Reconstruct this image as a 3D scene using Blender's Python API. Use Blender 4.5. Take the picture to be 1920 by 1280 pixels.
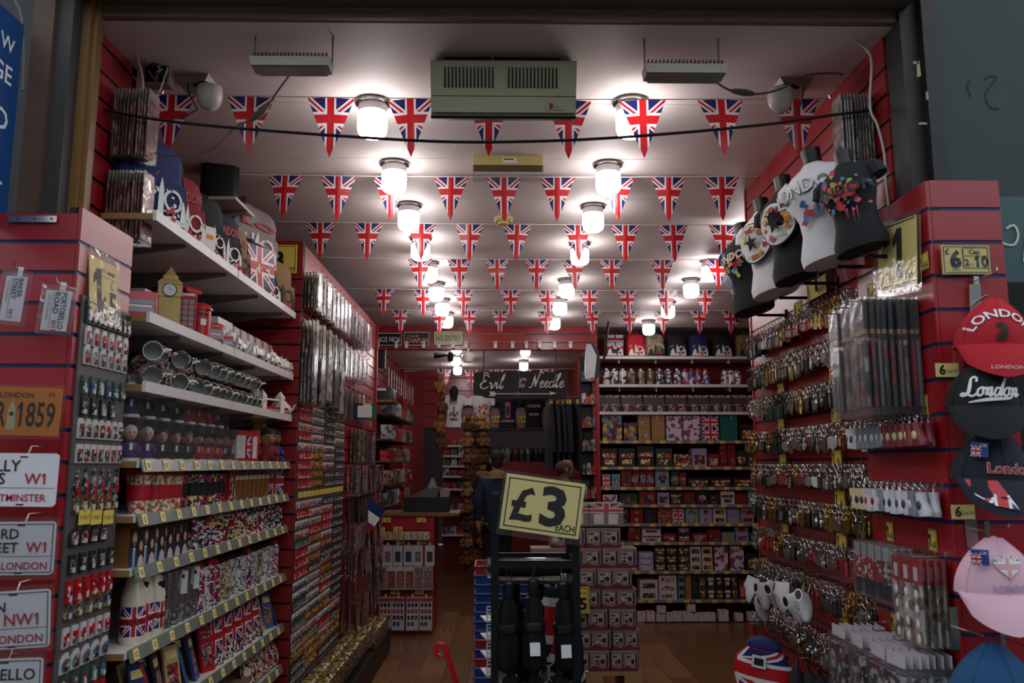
import bpy, math, random
from math import sin, cos, pi, radians, sqrt, atan, tan
from mathutils import Vector, Matrix
for _o in list(bpy.data.objects): bpy.data.objects.remove(_o)
SC = bpy.context.scene
COL = SC.collection
RN = random.Random(11)

# ---------------------------------------------------------------- camera
FPX = 1550.0                       # focal length in pixels of the 1920 px frame
CAMZ = 1.68
PITCH = atan(230 / FPX)
YAW = atan(22 / FPX * cos(PITCH))
cd = bpy.data.cameras.new('camera'); cam = bpy.data.objects.new('camera', cd); COL.objects.link(cam)
cd.sensor_width = 36.0; cd.lens = 36.0 * FPX / 1920.0; cd.clip_start = 0.05; cd.clip_end = 200
cam.location = (0, 0, CAMZ); cam.rotation_euler = (pi / 2 + PITCH, 0, -YAW)
cd.dof.use_dof = True; cd.dof.focus_distance = 4.4; cd.dof.aperture_fstop = 5.0
SC.camera = cam
# ---------------------------------------------------------------- sky, exposure
W = bpy.data.worlds.new('overcast'); SC.world = W; W.use_nodes = True
_b = W.node_tree.nodes['Background']; _b.inputs[0].default_value = (0.80, 0.90, 1.0, 1); _b.inputs[1].default_value = 1.45
SC.view_settings.view_transform = 'Standard'; SC.view_settings.look = 'None'
SC.view_settings.exposure = 0.0; SC.view_settings.gamma = 1.0; SC.view_settings.use_curve_mapping = False
LAMP_E = 24.0                       # radiance of the lit lamp glasses

# ---------------------------------------------------------------- measuring helpers (pixel of the photo -> point on a real plane)
_fw = Vector((sin(YAW) * cos(PITCH), cos(YAW) * cos(PITCH), sin(PITCH)))
_rt = Vector((cos(YAW), -sin(YAW), 0)); _up = _rt.cross(_fw)
def ray(x, y): return _fw + _rt * ((x - 960) / FPX) + _up * ((640 - y) / FPX)
def aX(x, y, X): d = ray(x, y); t = X / d.x; return Vector((X, d.y * t, CAMZ + d.z * t))
def aY(x, y, Y): d = ray(x, y); t = Y / d.y; return Vector((d.x * t, Y, CAMZ + d.z * t))
def aZ(x, y, Z): d = ray(x, y); t = (Z - CAMZ) / d.z; return Vector((d.x * t, d.y * t, Z))
def yat(px, X, Z):
    k = (px - 960) / FPX; dz = Z - CAMZ
    return (k * (X * _fw.x + dz * _fw.z) - X * _rt.x) / (_rt.y - k * _fw.y)
def xat(px, Y, Z):
    k = (px - 960) / FPX; dz = Z - CAMZ
    return (k * (Y * _fw.y + dz * _fw.z) - Y * _rt.y) / (_rt.x - k * _fw.x)

# ---------------------------------------------------------------- materials
MATS = {}
def lin(c):
    return tuple(((v / 255 / 12.92) if v / 255 <= .04045 else ((v / 255 + .055) / 1.055) ** 2.4) for v in c)
def _new(name):
    m = bpy.data.materials.new(name); m.use_nodes = True
    nt = m.node_tree; b = nt.nodes['Principled BSDF']; MATS[name] = m
    return m, nt, b
def _math(nt, op, a, b=None):
    n = nt.nodes.new('ShaderNodeMath'); n.operation = op
    for i, v in enumerate((a, b)):
        if v is None: continue
        if isinstance(v, (int, float)): n.inputs[i].default_value = v
        else: nt.links.new(v, n.inputs[i])
    return n.outputs[0]
def _mix(nt, f, a, b):
    n = nt.nodes.new('ShaderNodeMix'); n.data_type = 'RGBA'
    for s, v in ((n.inputs[0], f), (n.inputs[6], a), (n.inputs[7], b)):
        if isinstance(v, (int, float)): s.default_value = v
        elif isinstance(v, tuple): s.default_value = (*v[:3], 1)
        else: nt.links.new(v, s)
    return n.outputs[2]
def M(name, rgb, rough=.5, metal=0.0, crough=.03, var=.12, scale=9, bump=0.0, alpha=1.0, coat=0.0, emis=0.0, spec=.5, trans=0.0, stretch=None):
    """plain painted / moulded / woven surface: sRGB colour with a little procedural mottling"""
    if name in MATS: return MATS[name]
    m, nt, b = _new(name); c = lin(rgb)
    tc = nt.nodes.new('ShaderNodeTexCoord'); nz = nt.nodes.new('ShaderNodeTexNoise')
    nz.inputs['Scale'].default_value = scale; nz.inputs['Detail'].default_value = 4
    src = tc.outputs['Object']
    if stretch:
        mp = nt.nodes.new('ShaderNodeMapping'); mp.inputs['Scale'].default_value = stretch
        nt.links.new(src, mp.inputs[0]); src = mp.outputs[0]
    nt.links.new(src, nz.inputs['Vector'])
    lo = tuple(v * (1 - var) for v in c); hi = tuple(min(1, v * (1 + var)) for v in c)
    nt.links.new(_mix(nt, nz.outputs['Fac'], lo, hi), b.inputs['Base Color'])
    b.inputs['Roughness'].default_value = rough; b.inputs['Metallic'].default_value = metal
    b.inputs['Alpha'].default_value = alpha; b.inputs['Coat Weight'].default_value = coat; b.inputs['Coat Roughness'].default_value = crough
    b.inputs['Specular IOR Level'].default_value = spec; b.inputs['Transmission Weight'].default_value = trans
    if bump:
        bn = nt.nodes.new('ShaderNodeBump'); bn.inputs['Strength'].default_value = bump; bn.inputs['Distance'].default_value = .004
        nt.links.new(nz.outputs['Fac'], bn.inputs['Height']); nt.links.new(bn.outputs[0], b.inputs['Normal'])
    if emis:
        b.inputs['Emission Color'].default_value = (*c, 1); b.inputs['Emission Strength'].default_value = emis
    return m
def MP(name, pal, scale=30, rough=.4, metal=0.0, coat=0.0, rnd=True, dist='Object', pos=None):
    """printed pattern: voronoi cells picking from a palette of sRGB colours, shifted per object"""
    if name in MATS: return MATS[name]
    m, nt, b = _new(name)
    tc = nt.nodes.new('ShaderNodeTexCoord'); vo = nt.nodes.new('ShaderNodeTexVoronoi'); vo.inputs['Scale'].default_value = scale
    src = tc.outputs[dist]
    if rnd:
        oi = nt.nodes.new('ShaderNodeObjectInfo'); va = nt.nodes.new('ShaderNodeVectorMath'); va.operation = 'ADD'
        k = _math(nt, 'MULTIPLY', oi.outputs['Random'], 17.0)
        nt.links.new(src, va.inputs[0]); nt.links.new(k, va.inputs[1]); src = va.outputs[0]
    nt.links.new(src, vo.inputs['Vector'])
    sx = nt.nodes.new('ShaderNodeSeparateColor'); nt.links.new(vo.outputs['Color'], sx.inputs[0])
    cr = nt.nodes.new('ShaderNodeValToRGB'); cr.color_ramp.interpolation = 'CONSTANT'
    els = cr.color_ramp.elements
    while len(els) < len(pal): els.new(.5)
    for i, c in enumerate(pal):
        els[i].position = (pos[i] if pos else i / len(pal)); els[i].color = (*lin(c), 1)
    nt.links.new(sx.outputs[0], cr.inputs[0]); nt.links.new(cr.outputs[0], b.inputs['Base Color'])
    b.inputs['Roughness'].default_value = rough; b.inputs['Metallic'].default_value = metal; b.inputs['Coat Weight'].default_value = coat
    return m
def MO(name, pal, rough=.45, metal=0.0, coat=0.0):
    """one flat colour per object, drawn from a palette"""
    if name in MATS: return MATS[name]
    m, nt, b = _new(name); oi = nt.nodes.new('ShaderNodeObjectInfo')
    cr = nt.nodes.new('ShaderNodeValToRGB'); cr.color_ramp.interpolation = 'CONSTANT'
    els = cr.color_ramp.elements
    while len(els) < len(pal): els.new(.5)
    for i, c in enumerate(pal): els[i].position = i / len(pal); els[i].color = (*lin(c), 1)
    nt.links.new(oi.outputs['Random'], cr.inputs[0]); nt.links.new(cr.outputs[0], b.inputs['Base Color'])
    b.inputs['Roughness'].default_value = rough; b.inputs['Metallic'].default_value = metal; b.inputs['Coat Weight'].default_value = coat
    return m
def clear(name, tint=(238, 238, 242), alpha=.16, rough=.08):
    """thin clear plastic: see-through sheet with wrinkled gloss; alpha = how milky"""
    if name in MATS: return MATS[name]
    m, nt, b = _new(name); out = nt.nodes['Material Output']
    tc = nt.nodes.new('ShaderNodeTexCoord'); nz = nt.nodes.new('ShaderNodeTexNoise'); nz.inputs['Scale'].default_value = 26
    bn = nt.nodes.new('ShaderNodeBump'); bn.inputs['Strength'].default_value = .3; bn.inputs['Distance'].default_value = .008
    nt.links.new(tc.outputs['Object'], nz.inputs['Vector']); nt.links.new(nz.outputs['Fac'], bn.inputs['Height'])
    tr = nt.nodes.new('ShaderNodeBsdfTransparent'); tr.inputs[0].default_value = (.985, .985, .985, 1)
    b.inputs['Base Color'].default_value = (*lin(tint), 1); b.inputs['Roughness'].default_value = .5
    m1 = nt.nodes.new('ShaderNodeMixShader'); m1.inputs[0].default_value = alpha * .3
    nt.links.new(tr.outputs[0], m1.inputs[1]); nt.links.new(b.outputs[0], m1.inputs[2])
    gl = nt.nodes.new('ShaderNodeBsdfGlossy'); gl.inputs['Roughness'].default_value = rough + .05; nt.links.new(bn.outputs[0], gl.inputs['Normal'])
    fr = nt.nodes.new('ShaderNodeFresnel'); fr.inputs[0].default_value = 1.455; nt.links.new(bn.outputs[0], fr.inputs['Normal'])
    m2 = nt.nodes.new('ShaderNodeMixShader'); nt.links.new(_math(nt, 'MINIMUM', _math(nt, 'MULTIPLY', fr.outputs[0], 1.1), .5), m2.inputs[0])
    nt.links.new(m1.outputs[0], m2.inputs[1]); nt.links.new(gl.outputs[0], m2.inputs[2]); nt.links.new(m2.outputs[0], out.inputs[0])
    return m
def jack(name, rough=.45, trans=0.0, coat=0.0, fade=0.0, base=None):
    """Union Jack print laid out in UV: centre (.5,.5), corners at 0 and 1"""
    if name in MATS: return MATS[name]
    m, nt, b = _new(name)
    uv = nt.nodes.new('ShaderNodeUVMap'); sp = nt.nodes.new('ShaderNodeSeparateXYZ'); nt.links.new(uv.outputs[0], sp.inputs[0])
    xs = _math(nt, 'MULTIPLY_ADD', sp.outputs[0], 2.0); xs.node.inputs[2].default_value = -1
    ys = _math(nt, 'MULTIPLY_ADD', sp.outputs[1], 2.0); ys.node.inputs[2].default_value = -1
    a = _math(nt, 'ABSOLUTE', xs); c = _math(nt, 'ABSOLUTE', ys)
    dd = _math(nt, 'ABSOLUTE', _math(nt, 'SUBTRACT', a, c))
    lt = lambda v, t: _math(nt, 'LESS_THAN', v, t)
    blue = (.020, .018, .115); red = (.50, .012, .018); white = (.74, .72, .74)
    if fade:
        blue = tuple(v + (.55 - v) * fade for v in blue); red = tuple(v + (.7 - v) * fade for v in red)
    k = _mix(nt, lt(dd, .19), blue, white)
    k = _mix(nt, lt(dd, .075), k, red)
    k = _mix(nt, _math(nt, 'MAXIMUM', lt(c, .34), lt(a, .235)), k, white)
    k = _mix(nt, _math(nt, 'MAXIMUM', lt(c, .21), lt(a, .15)), k, red)
    nt.links.new(k, b.inputs['Base Color'])
    b.inputs['Roughness'].default_value = rough; b.inputs['Coat Weight'].default_value = coat; b.inputs['Coat Roughness'].default_value = .15
    if trans:
        tr = nt.nodes.new('ShaderNodeBsdfTranslucent'); nt.links.new(k, tr.inputs[0])
        mx = nt.nodes.new('ShaderNodeMixShader'); mx.inputs[0].default_value = trans
        out = nt.nodes['Material Output']
        nt.links.new(b.outputs[0], mx.inputs[1]); nt.links.new(tr.outputs[0], mx.inputs[2]); nt.links.new(mx.outputs[0], out.inputs[0])
    return m

# ---------------------------------------------------------------- mesh builder
class MB:
    def __init__(s, *mats): s.v = []; s.f = []; s.m = []; s.uv = {}; s.mats = list(mats); s.sm = set()
    def face(s, pts, mi=0, uv=None):
        k = len(s.v); s.v += [tuple(p) for p in pts]; s.f.append(tuple(range(k, k + len(pts)))); s.m.append(mi)
        if uv: s.uv[len(s.f) - 1] = uv
        return s
    def box(s, x0, x1, y0, y1, z0, z1, mi=0, fm=None):
        """fm: material index per face key among -x +x -y +y -z +z"""
        k = len(s.v)
        s.v += [(x0, y0, z0), (x1, y0, z0), (x1, y1, z0), (x0, y1, z0), (x0, y0, z1), (x1, y0, z1), (x1, y1, z1), (x0, y1, z1)]
        for key, q in (('-z', (3, 2, 1, 0)), ('+z', (4, 5, 6, 7)), ('-y', (0, 1, 5, 4)), ('+x', (1, 2, 6, 5)), ('+y', (2, 3, 7, 6)), ('-x', (3, 0, 4, 7))):
            s.f.append(tuple(k + i for i in q)); s.m.append((fm or {}).get(key, mi))
            s.uv[len(s.f) - 1] = [(0, 0), (1, 0), (1, 1), (0, 1)]
        return s
    def loft(s, rings, mi=0, cap0=True, cap1=True, closed=True, uv=False):
        k = len(s.v); n = len(rings[0])
        for r in rings: s.v += [tuple(p) for p in r]
        for i in range(len(rings) - 1):
            for j in range(n if closed else n - 1):
                a, b = k + i * n + j, k + i * n + (j + 1) % n
                s.f.append((a, b, b + n, a + n)); s.m.append(mi)
                if uv: s.uv[len(s.f) - 1] = [(j / n, i / (len(rings) - 1)), ((j + 1) / n, i / (len(rings) - 1)), ((j + 1) / n, (i + 1) / (len(rings) - 1)), (j / n, (i + 1) / (len(rings) - 1))]
        if closed and cap0: s.f.append(tuple(k + j for j in range(n))[::-1]); s.m.append(mi)
        if closed and cap1: s.f.append(tuple(k + (len(rings) - 1) * n + j for j in range(n))); s.m.append(mi)
        return s
    def lathe(s, prof, n=12, c=(0, 0, 0), mi=0, cap0=True, cap1=True, axis='z', sx=1, sy=1, uv=False, mis=None):
        rings = []
        for r, z in prof:
            ring = []
            for j in range(n):
                t = 2 * pi * j / n; p = (r * cos(t) * sx, r * sin(t) * sy, z)
                if axis == 'y': p = (p[0], z, -p[1]) if False else (p[0], z, p[1])
                elif axis == 'x': p = (z, p[0], p[1])
                ring.append((p[0] + c[0], p[1] + c[1], p[2] + c[2]))
            if axis == 'y': ring = ring[::-1]
            rings.append(ring)
        f0 = len(s.f); s.loft(rings, mi, cap0, cap1, uv=uv)
        if mis:
            for i in range(len(prof) - 1):
                for j in range(n): s.m[f0 + i * n + j] = mis[i]
        return s
    def rbox(s, cx, cy, z0, z1, w, d, r, mi=0, n=3, top=0.0):
        """upright rounded box; top: extra rounding of the upper rim"""
        def ring(w, d, r, z):
            o = []
            for qx, qy, a0 in ((1, 1, 0), (-1, 1, 90), (-1, -1, 180), (1, -1, 270)):
                for i in range(n + 1):
                    a = radians(a0 + 90 * i / n); o.append((cx + qx * (w / 2 - r) + r * cos(a), cy + qy * (d / 2 - r) + r * sin(a), z))
            return o
        if top: rings = [ring(w, d, r, z0), ring(w, d, r, z1 - top), ring(w - top * .6, d - top * .6, max(r - top * .3, .001), z1 - top * .3), ring(w - top * 2, d - top * 2, max(r - top, .001), z1)]
        else: rings = [ring(w, d, r, z0), ring(w, d, r, z1)]
        return s.loft(rings, mi)
    def prism(s, poly, a0, a1, plane='xz', mi=0):
        f = {'xz': lambda p, a: (p[0], a, p[1]), 'yz': lambda p, a: (a, p[0], p[1]), 'xy': lambda p, a: (p[0], p[1], a)}[plane]
        return s.loft([[f(p, a0) for p in poly], [f(p, a1) for p in poly]], mi)
    def tube(s, pts, r, n=6, mi=0, cap=True):
        pts = [Vector(p) for p in pts]; rings = []; prev = None
        for i, p in enumerate(pts):
            t = (pts[min(i + 1, len(pts) - 1)] - pts[max(i - 1, 0)]).normalized()
            if prev is None:
                prev = t.cross(Vector((0, 0, 1)))
                if prev.length < .05: prev = t.cross(Vector((1, 0, 0)))
            prev = (prev - t * prev.dot(t)).normalized(); q = t.cross(prev)
            rr = r[i] if isinstance(r, (list, tuple)) else r
            rings.append([p + (prev * cos(2 * pi * j / n) + q * sin(2 * pi * j / n)) * rr for j in range(n)])
        return s.loft(rings, mi, cap, cap)
    def torus(s, c, R, r, n=12, k=5, mi=0, plane='xz'):
        e = {'xz': ((1, 0, 0), (0, 0, 1)), 'yz': ((0, 1, 0), (0, 0, 1)), 'xy': ((1, 0, 0), (0, 1, 0))}[plane]
        a, b = Vector(e[0]), Vector(e[1]); w = a.cross(b); c = Vector(c); base = len(s.v)
        for i in range(n):
            t = 2 * pi * i / n; d = a * cos(t) + b * sin(t)
            for j in range(k):
                u = 2 * pi * j / k; s.v.append(tuple(c + d * (R + r * cos(u)) + w * (r * sin(u))))
        for i in range(n):
            for j in range(k):
                s.f.append((base + i * k + j, base + ((i + 1) % n) * k + j, base + ((i + 1) % n) * k + (j + 1) % k, base + i * k + (j + 1) % k)); s.m.append(mi)
        return s
    def ball(s, c, r, mi=0, n=10, k=6, sc=(1, 1, 1)):
        return s.loft([[(c[0] + r * sc[0] * sin(pi * max(.02, min(.98, i / k))) * cos(2 * pi * j / n), c[1] + r * sc[1] * sin(pi * max(.02, min(.98, i / k))) * sin(2 * pi * j / n), c[2] - r * sc[2] * cos(pi * i / k)) for j in range(n)] for i in range(k + 1)], mi)
    def text(s, t, size, o, xd=(1, 0, 0), yd=(0, 0, 1), mi=0, al='C', fit=None, shear=0, bold=0.0, warp=None, sxy=1.0):
        vs, fs = glyphs(t, shear, bold)
        w0 = min(v[0] for v in vs); w1 = max(v[0] for v in vs); sx = size * sxy
        if fit: sx = min(sx, fit / (w1 - w0)) if fit > 0 else -fit / (w1 - w0)
        off = {'C': -(w0 + w1) / 2, 'L': -w0, 'R': -w1}[al]
        xd = Vector(xd); yd = Vector(yd); o = Vector(o); k = len(s.v)
        for x, y in vs:
            if warp: s.v.append(tuple(warp((x + off) * sx, y * size)))
            else: s.v.append(tuple(o + xd * ((x + off) * sx) + yd * (y * size)))
        for f in fs: s.f.append(tuple(k + i for i in f)); s.m.append(mi)
        return s
    def strokes(s, lines, o, xd, yd, sc, w, nrm, mi=0):
        """flat ribbon strokes; lines: lists of (x, y[, width factor])"""
        o, xd, yd, nrm = Vector(o), Vector(xd), Vector(yd), Vector(nrm)
        for ln in lines:
            P = [(p[0], p[1], p[2] if len(p) > 2 else 1.0) for p in ln]; Q = []
            for i in range(len(P) - 1):
                p0, p1, p2, p3 = P[max(i - 1, 0)], P[i], P[i + 1], P[min(i + 2, len(P) - 1)]
                for h in range(4):
                    t = h / 4
                    Q.append(tuple(.5 * (2 * p1[c] + (p2[c] - p0[c]) * t + (2 * p0[c] - 5 * p1[c] + 4 * p2[c] - p3[c]) * t * t + (3 * p1[c] - p0[c] - 3 * p2[c] + p3[c]) * t ** 3) for c in range(3)))
            Q.append(P[-1]); L = []; Rr = []
            for i, q in enumerate(Q):
                a = Q[max(i - 1, 0)]; b = Q[min(i + 1, len(Q) - 1)]; dx, dy = b[0] - a[0], b[1] - a[1]; l = sqrt(dx * dx + dy * dy) or 1
                nx, ny = -dy / l * w * q[2] / 2, dx / l * w * q[2] / 2
                L.append(o + xd * ((q[0] + nx) * sc) + yd * ((q[1] + ny) * sc)); Rr.append(o + xd * ((q[0] - nx) * sc) + yd * ((q[1] - ny) * sc))
            s.loft([L, Rr], mi, False, False, closed=False)
        return s
    def mesh(s, name, smooth=35):
        me = bpy.data.meshes.new(name); me.from_pydata(s.v, [], s.f)
        for m in s.mats: me.materials.append(m)
        me.polygons.foreach_set('material_index', s.m)
        if s.uv:
            ul = me.uv_layers.new(name='UVMap'); d = []
            for i, f in enumerate(s.f): d += [c for q in s.uv.get(i, [(0.5, 0.5)] * len(f)) for c in q]
            ul.data.foreach_set('uv', d)
        if smooth:
            me.polygons.foreach_set('use_smooth', [True] * len(s.f)); me.set_sharp_from_angle(angle=radians(smooth))
        me.update(); return me
_GL = {}
def glyphs(t, shear=0, bold=0.0):
    k = (t, shear, bold)
    if k not in _GL:
        cu = bpy.data.curves.new('t', 'FONT'); cu.body = t; cu.resolution_u = 2; cu.shear = shear; cu.offset = bold; cu.fill_mode = 'FRONT'
        ob = bpy.data.objects.new('t', cu); ev = ob; me = ob.to_mesh()
        _GL[k] = ([(v.co.x, v.co.y) for v in me.vertices], [tuple(p.vertices) for p in me.polygons])
        ev.to_mesh_clear(); bpy.data.objects.remove(ob); bpy.data.curves.remove(cu)
        if not shear:
            for i, ch in enumerate(t):
                if ch == '1':        # the built-in figure one is a bare bar: give it its flag
                    xr = max(v[0] for v in _GL[k][0]) if i == len(t) - 1 else max(v[0] for v in glyphs(t[:i + 1], 0, bold)[0]); xl = xr - .1 - 2 * bold
                    n = len(_GL[k][0]); _GL[k] = (_GL[k][0] + [(xl + .02, .682 + bold), (xl - .11, .57), (xl - .11, .46 - bold), (xl + .02, .56 - bold)], _GL[k][1] + [(n, n + 1, n + 2, n + 3)])
    return _GL[k]

# ---------------------------------------------------------------- scene objects
def obj(name, me, parent=None, loc=(0, 0, 0), rot=(0, 0, 0), sc=None):
    if isinstance(me, MB): me = me.mesh(name)
    o = bpy.data.objects.new(name, me); COL.objects.link(o); o.location = loc; o.rotation_euler = rot
    if sc is not None: o.scale = sc if isinstance(sc, (tuple, list)) else (sc, sc, sc)
    if parent: o.parent = parent
    return o
def tag(o, label=None, cat=None, group=None, kind=None):
    for k, v in (('label', label), ('category', cat), ('group', group), ('kind', kind)):
        if v: o[k] = v
    return o
def thing(name, label, cat, loc=(0, 0, 0), rot=(0, 0, 0), group=None, sc=None):
    return tag(obj(name, None, None, loc, rot, sc), label, cat, group)
def struct(name, me, label=None): return tag(obj(name, me), label, None, None, 'structure')
def place(proto, name, label, cat, loc, rot=(0, 0, 0), group=None, sc=None):
    """proto: a mesh, or a list of (part, mesh[, [(sub, mesh)]]); copies share mesh data"""
    if not isinstance(proto, list): return tag(obj(name, proto, None, loc, rot, sc), label, cat, group)
    t = thing(name, label, cat, loc, rot, group, sc)
    for p in proto:
        c = obj(p[0], p[1], t)
        for q in (p[2] if len(p) > 2 else []): obj(q[0], q[1], c)
    return t
ORD = ['first', 'second', 'third', 'fourth', 'fifth', 'sixth', 'seventh', 'eighth', 'ninth', 'tenth', 'eleventh', 'twelfth', 'thirteenth', 'fourteenth', 'fifteenth', 'sixteenth', 'seventeenth', 'eighteenth', 'nineteenth', 'twentieth']
def nth(i): return ORD[i] if i < 20 else ('twenty-' + ORD[i - 20] if i < 29 else ('thirtieth' if i == 29 else 'thirty-' + ORD[i - 30]))

class Mass:
    """many small copies merged into one object of kind stuff"""
    def __init__(s): s.mb = MB(); s.ix = {}; s.cache = {}
    def add(s, me, o, a=0.0, sc=(1, 1, 1)):
        if me.name not in s.cache: s.cache[me.name] = ([tuple(v.co) for v in me.vertices], [tuple(p.vertices) for p in me.polygons], [me.materials[p.material_index] for p in me.polygons])
        V, F, MM = s.cache[me.name]; ca, sa = cos(a), sin(a); k = len(s.mb.v)
        s.mb.v += [(o[0] + (x * ca - y * sa) * sc[0], o[1] + (x * sa + y * ca) * sc[1], o[2] + z * sc[2]) for x, y, z in V]
        for f, m in zip(F, MM):
            if m.name not in s.ix: s.ix[m.name] = len(s.mb.mats); s.mb.mats.append(m)
            s.mb.f.append(tuple(k + i for i in f)); s.mb.m.append(s.ix[m.name])
    def done(s, name, label, cat): return tag(obj(name, s.mb), label, cat, None, 'stuff')

# ================================================================ THE SETTING
red = M('red_laminate', (150, 18, 27), .38, var=.06, scale=3, coat=.5, crough=.24)
reddeep = M('deep_red_laminate', (128, 18, 24), .42, var=.1, scale=3)
groove = M('groove_shadow', (24, 10, 12), .7)
navy = M('navy_insert', (14, 42, 92), .4, metal=.2)
dkins = M('dark_insert', (12, 18, 36), .4, metal=.2)
ceilm = M('ceiling_paint', (216, 203, 200), .62, var=.05, scale=2, spec=.3)
black = M('black_plastic', (14, 14, 15), .45, var=.2)
blackm = M('black_metal', (20, 23, 23), .42, metal=.4)
steel = M('bright_steel', (196, 194, 190), .25, metal=1.0)
white = M('white_plastic', (222, 220, 216), .35)
cream = M('cream_metal', (176, 170, 138), .5)
pine = M('raw_chipboard', (150, 106, 58), .75, var=.25, scale=60)
shelfw = M('white_shelf_board', (206, 202, 198), .4)
greymet = M('grey_steel_panel', (92, 90, 90), .45, metal=.3)
film = clear('clear_film', alpha=.06)
filmd = clear('cloudy_film', (225, 222, 226), .16, .12)
ticket = M('yellow_ticket', (222, 198, 84), .5, var=.06)
ticketp = M('pale_yellow_card', (234, 214, 132), .5, var=.05)
ink = M('black_ink', (16, 15, 15), .6)
redink = M('red_ink', (168, 22, 34), .55)
whiteink = M('white_ink', (226, 224, 222), .55)
woodfl = M('laminate_floor', (104, 70, 40), .28, var=.28, scale=5, stretch=(6, .7, 1), bump=.05)

def slatwall(name, p0, p1, z0, z1, pitch=.1, zg=None, board=None, ins=None, gap=.012, label=None, th=.05):
    d = Vector((p1[0] - p0[0], p1[1] - p0[1], 0)); L = d.length; a = math.atan2(d.y, d.x)
    w = struct(name, MB(groove).box(0, L, .012, th, z0, z1), label); w.location = (p0[0], p0[1], 0); w.rotation_euler = (0, 0, a)
    zg = z1 if zg is None else zg
    zz = [z1]; k = zg
    while k > z0 + .02:
        if k < z1 - .02: zz.append(k)
        k -= pitch
    zz.append(z0); cache = {}
    for i in range(len(zz) - 1):
        hi = zz[i] - (gap / 2 if i else 0); lo = zz[i + 1] + (gap / 2 if i < len(zz) - 2 else 0); h = round(hi - lo, 4)
        if h not in cache: cache[h] = MB(board or red).box(0, L, 0, .016, 0, h).mesh('slat_board')
        obj('slat_board', cache[h], w, (0, 0, lo))
        if ins and i:
            if 'i' not in cache: cache['i'] = MB(ins).box(0, L, .004, .013, -gap / 2, gap / 2).mesh('groove_insert')
            obj('groove_insert', cache['i'], w, (0, 0, zz[i]))
    return w

# floor
fl = struct('floor', MB(woodfl).box(-2.6, 3.2, 2.6, 20, -.06, -.012)); 
pl = [MB(woodfl).box(0, .145, 0, 1.2, -.012, 0).mesh('plank')]
tones = [M('floor_plank_' + n, c, .27, var=.25, scale=5, stretch=(6, .7, 1), bump=.05) for n, c in (('honey', (134, 94, 58)), ('walnut', (114, 77, 46)), ('oak', (124, 88, 54)))]
pl = [MB(t).box(0, .196, 0, .596, -.012, 0).mesh('plank') for t in tones]
for i in range(14):
    for j in range(9):
        obj('plank', pl[RN.randrange(3)], fl, (-1.25 + i * .2, 4.2 + j * .6 + (i % 2) * .3, 0))
struct('wall_opposite_added', MB(M('dark_brick', (64, 56, 50), .8, var=.3, scale=3)).box(-14, 14, -5.2, -4.9, -.08, 4.4))  # unseen dark building added behind the camera so the front panels keep their colour
struct('pavement', MB(M('wet_paving', (58, 58, 58), .6, var=.3)).box(-14, 14, -5, 2.6, -.08, -.02))
# ceiling with its boards
cl = struct('ceiling', MB(M('ceiling_gap', (120, 112, 110), .8)).box(-1.75, 3.05, 2.73, 9.25, 3.232, 3.30).box(1.05, 3.05, 9.25, 9.9, 3.22, 3.30))
cb = MB(ceilm).box(-1.75, 3.05, 0, .648, 0, .012).mesh('ceiling_board')
for j in range(10): obj('ceiling_board', cb, cl, (0, 2.73 + j * .652, 3.22))
c2 = struct('ceiling_rear', MB(ceilm).box(-1.9, 1.3, 9.25, 18.2, 3.24, 3.3))
# walls
slatwall('wall_left_front', (-1.44, 2.70), (-1.44, 3.10), 0, 3.22, .1, 3.18, red, dkins)
slatwall('wall_left', (-1.70, 3.10), (-1.70, 4.93), 0, 3.22, .1, 3.15, reddeep)
struct('wall_left_return', MB(reddeep).box(-1.72, -1.44, 3.06, 3.10, 0, 3.22))
slatwall('wall_left_pillar', (-1.72, 4.93), (-1.205, 4.93), 0, 3.03, .1, 2.79, reddeep)
slatwall('wall_left_middle', (-1.22, 4.95), (-1.22, 8.02), 0, 3.03, .1, 2.79, red)
struct('wall_left_rear', MB(reddeep).box(-1.56, -1.50, 8.02, 9.25, 0, 3.22).box(-1.56, -1.2, 8.0, 8.05, 0, 3.03).box(-1.72, -1.66, 4.93, 8.02, 0, 3.22))
slatwall('wall_right', (1.39, 4.50), (1.39, 2.80), 0, 3.22, .1, 3.10, red, dkins, th=.10)
struct('wall_right_end', MB(red).box(1.385, 1.50, 4.50, 4.52, 0, 3.22))
struct('wall_right_rear', MB(reddeep).box(3.0, 3.05, 4.3, 9.9, 0, 3.22).box(1.49, 3.02, 4.28, 4.33, 0, 3.22))
bh = struct('trim_bulkhead', MB(red).box(-1.55, 1.09, 9.2, 9.3, 2.955, 3.225))
for z in (3.03, 3.125): obj('groove_insert', MB(M('gilt_line', (170, 110, 60), .4)).box(-.55, .28, 9.186, 9.2, z, z + .008), bh); obj('groove_insert', MB(navy).box(.28, 1.09, 9.186, 9.2, z, z + .008), bh)
struct('wall_rear_shelving', MB(reddeep).box(1.05, 3.05, 9.78, 9.85, -.05, 3.22).box(1.04, 1.09, 9.3, 9.85, 0, 2.96, 0))
# rear room
slatwall('wall_rear_left', (-1.62, 9.3), (-1.62, 13.9), 0, 3.24, .1, 3.2, reddeep)
struct('wall_rear_right', MB(reddeep).box(1.16, 1.22, 9.85, 14, 0, 3.24))
slatwall('wall_rear_tshirts', (-1.3, 14), (1.22, 14), 2.29, 3.24, .22, 3.13, red)
struct('wall_rear_lower', MB(reddeep).box(-1.7, -1.28, 13.98, 14.1, 0, 3.24).box(-.02, 1.3, 14.0, 14.06, 0, 1.72))
struct('wall_far', MB(M('pale_lilac_wall', (150, 132, 140), .7)).box(-2, 1.5, 18.1, 18.2, 0, 3.24).box(1.3, 1.36, 14, 18.2, 0, 3.24).box(-2, -1.95, 14, 18.2, 0, 3.24))

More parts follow.
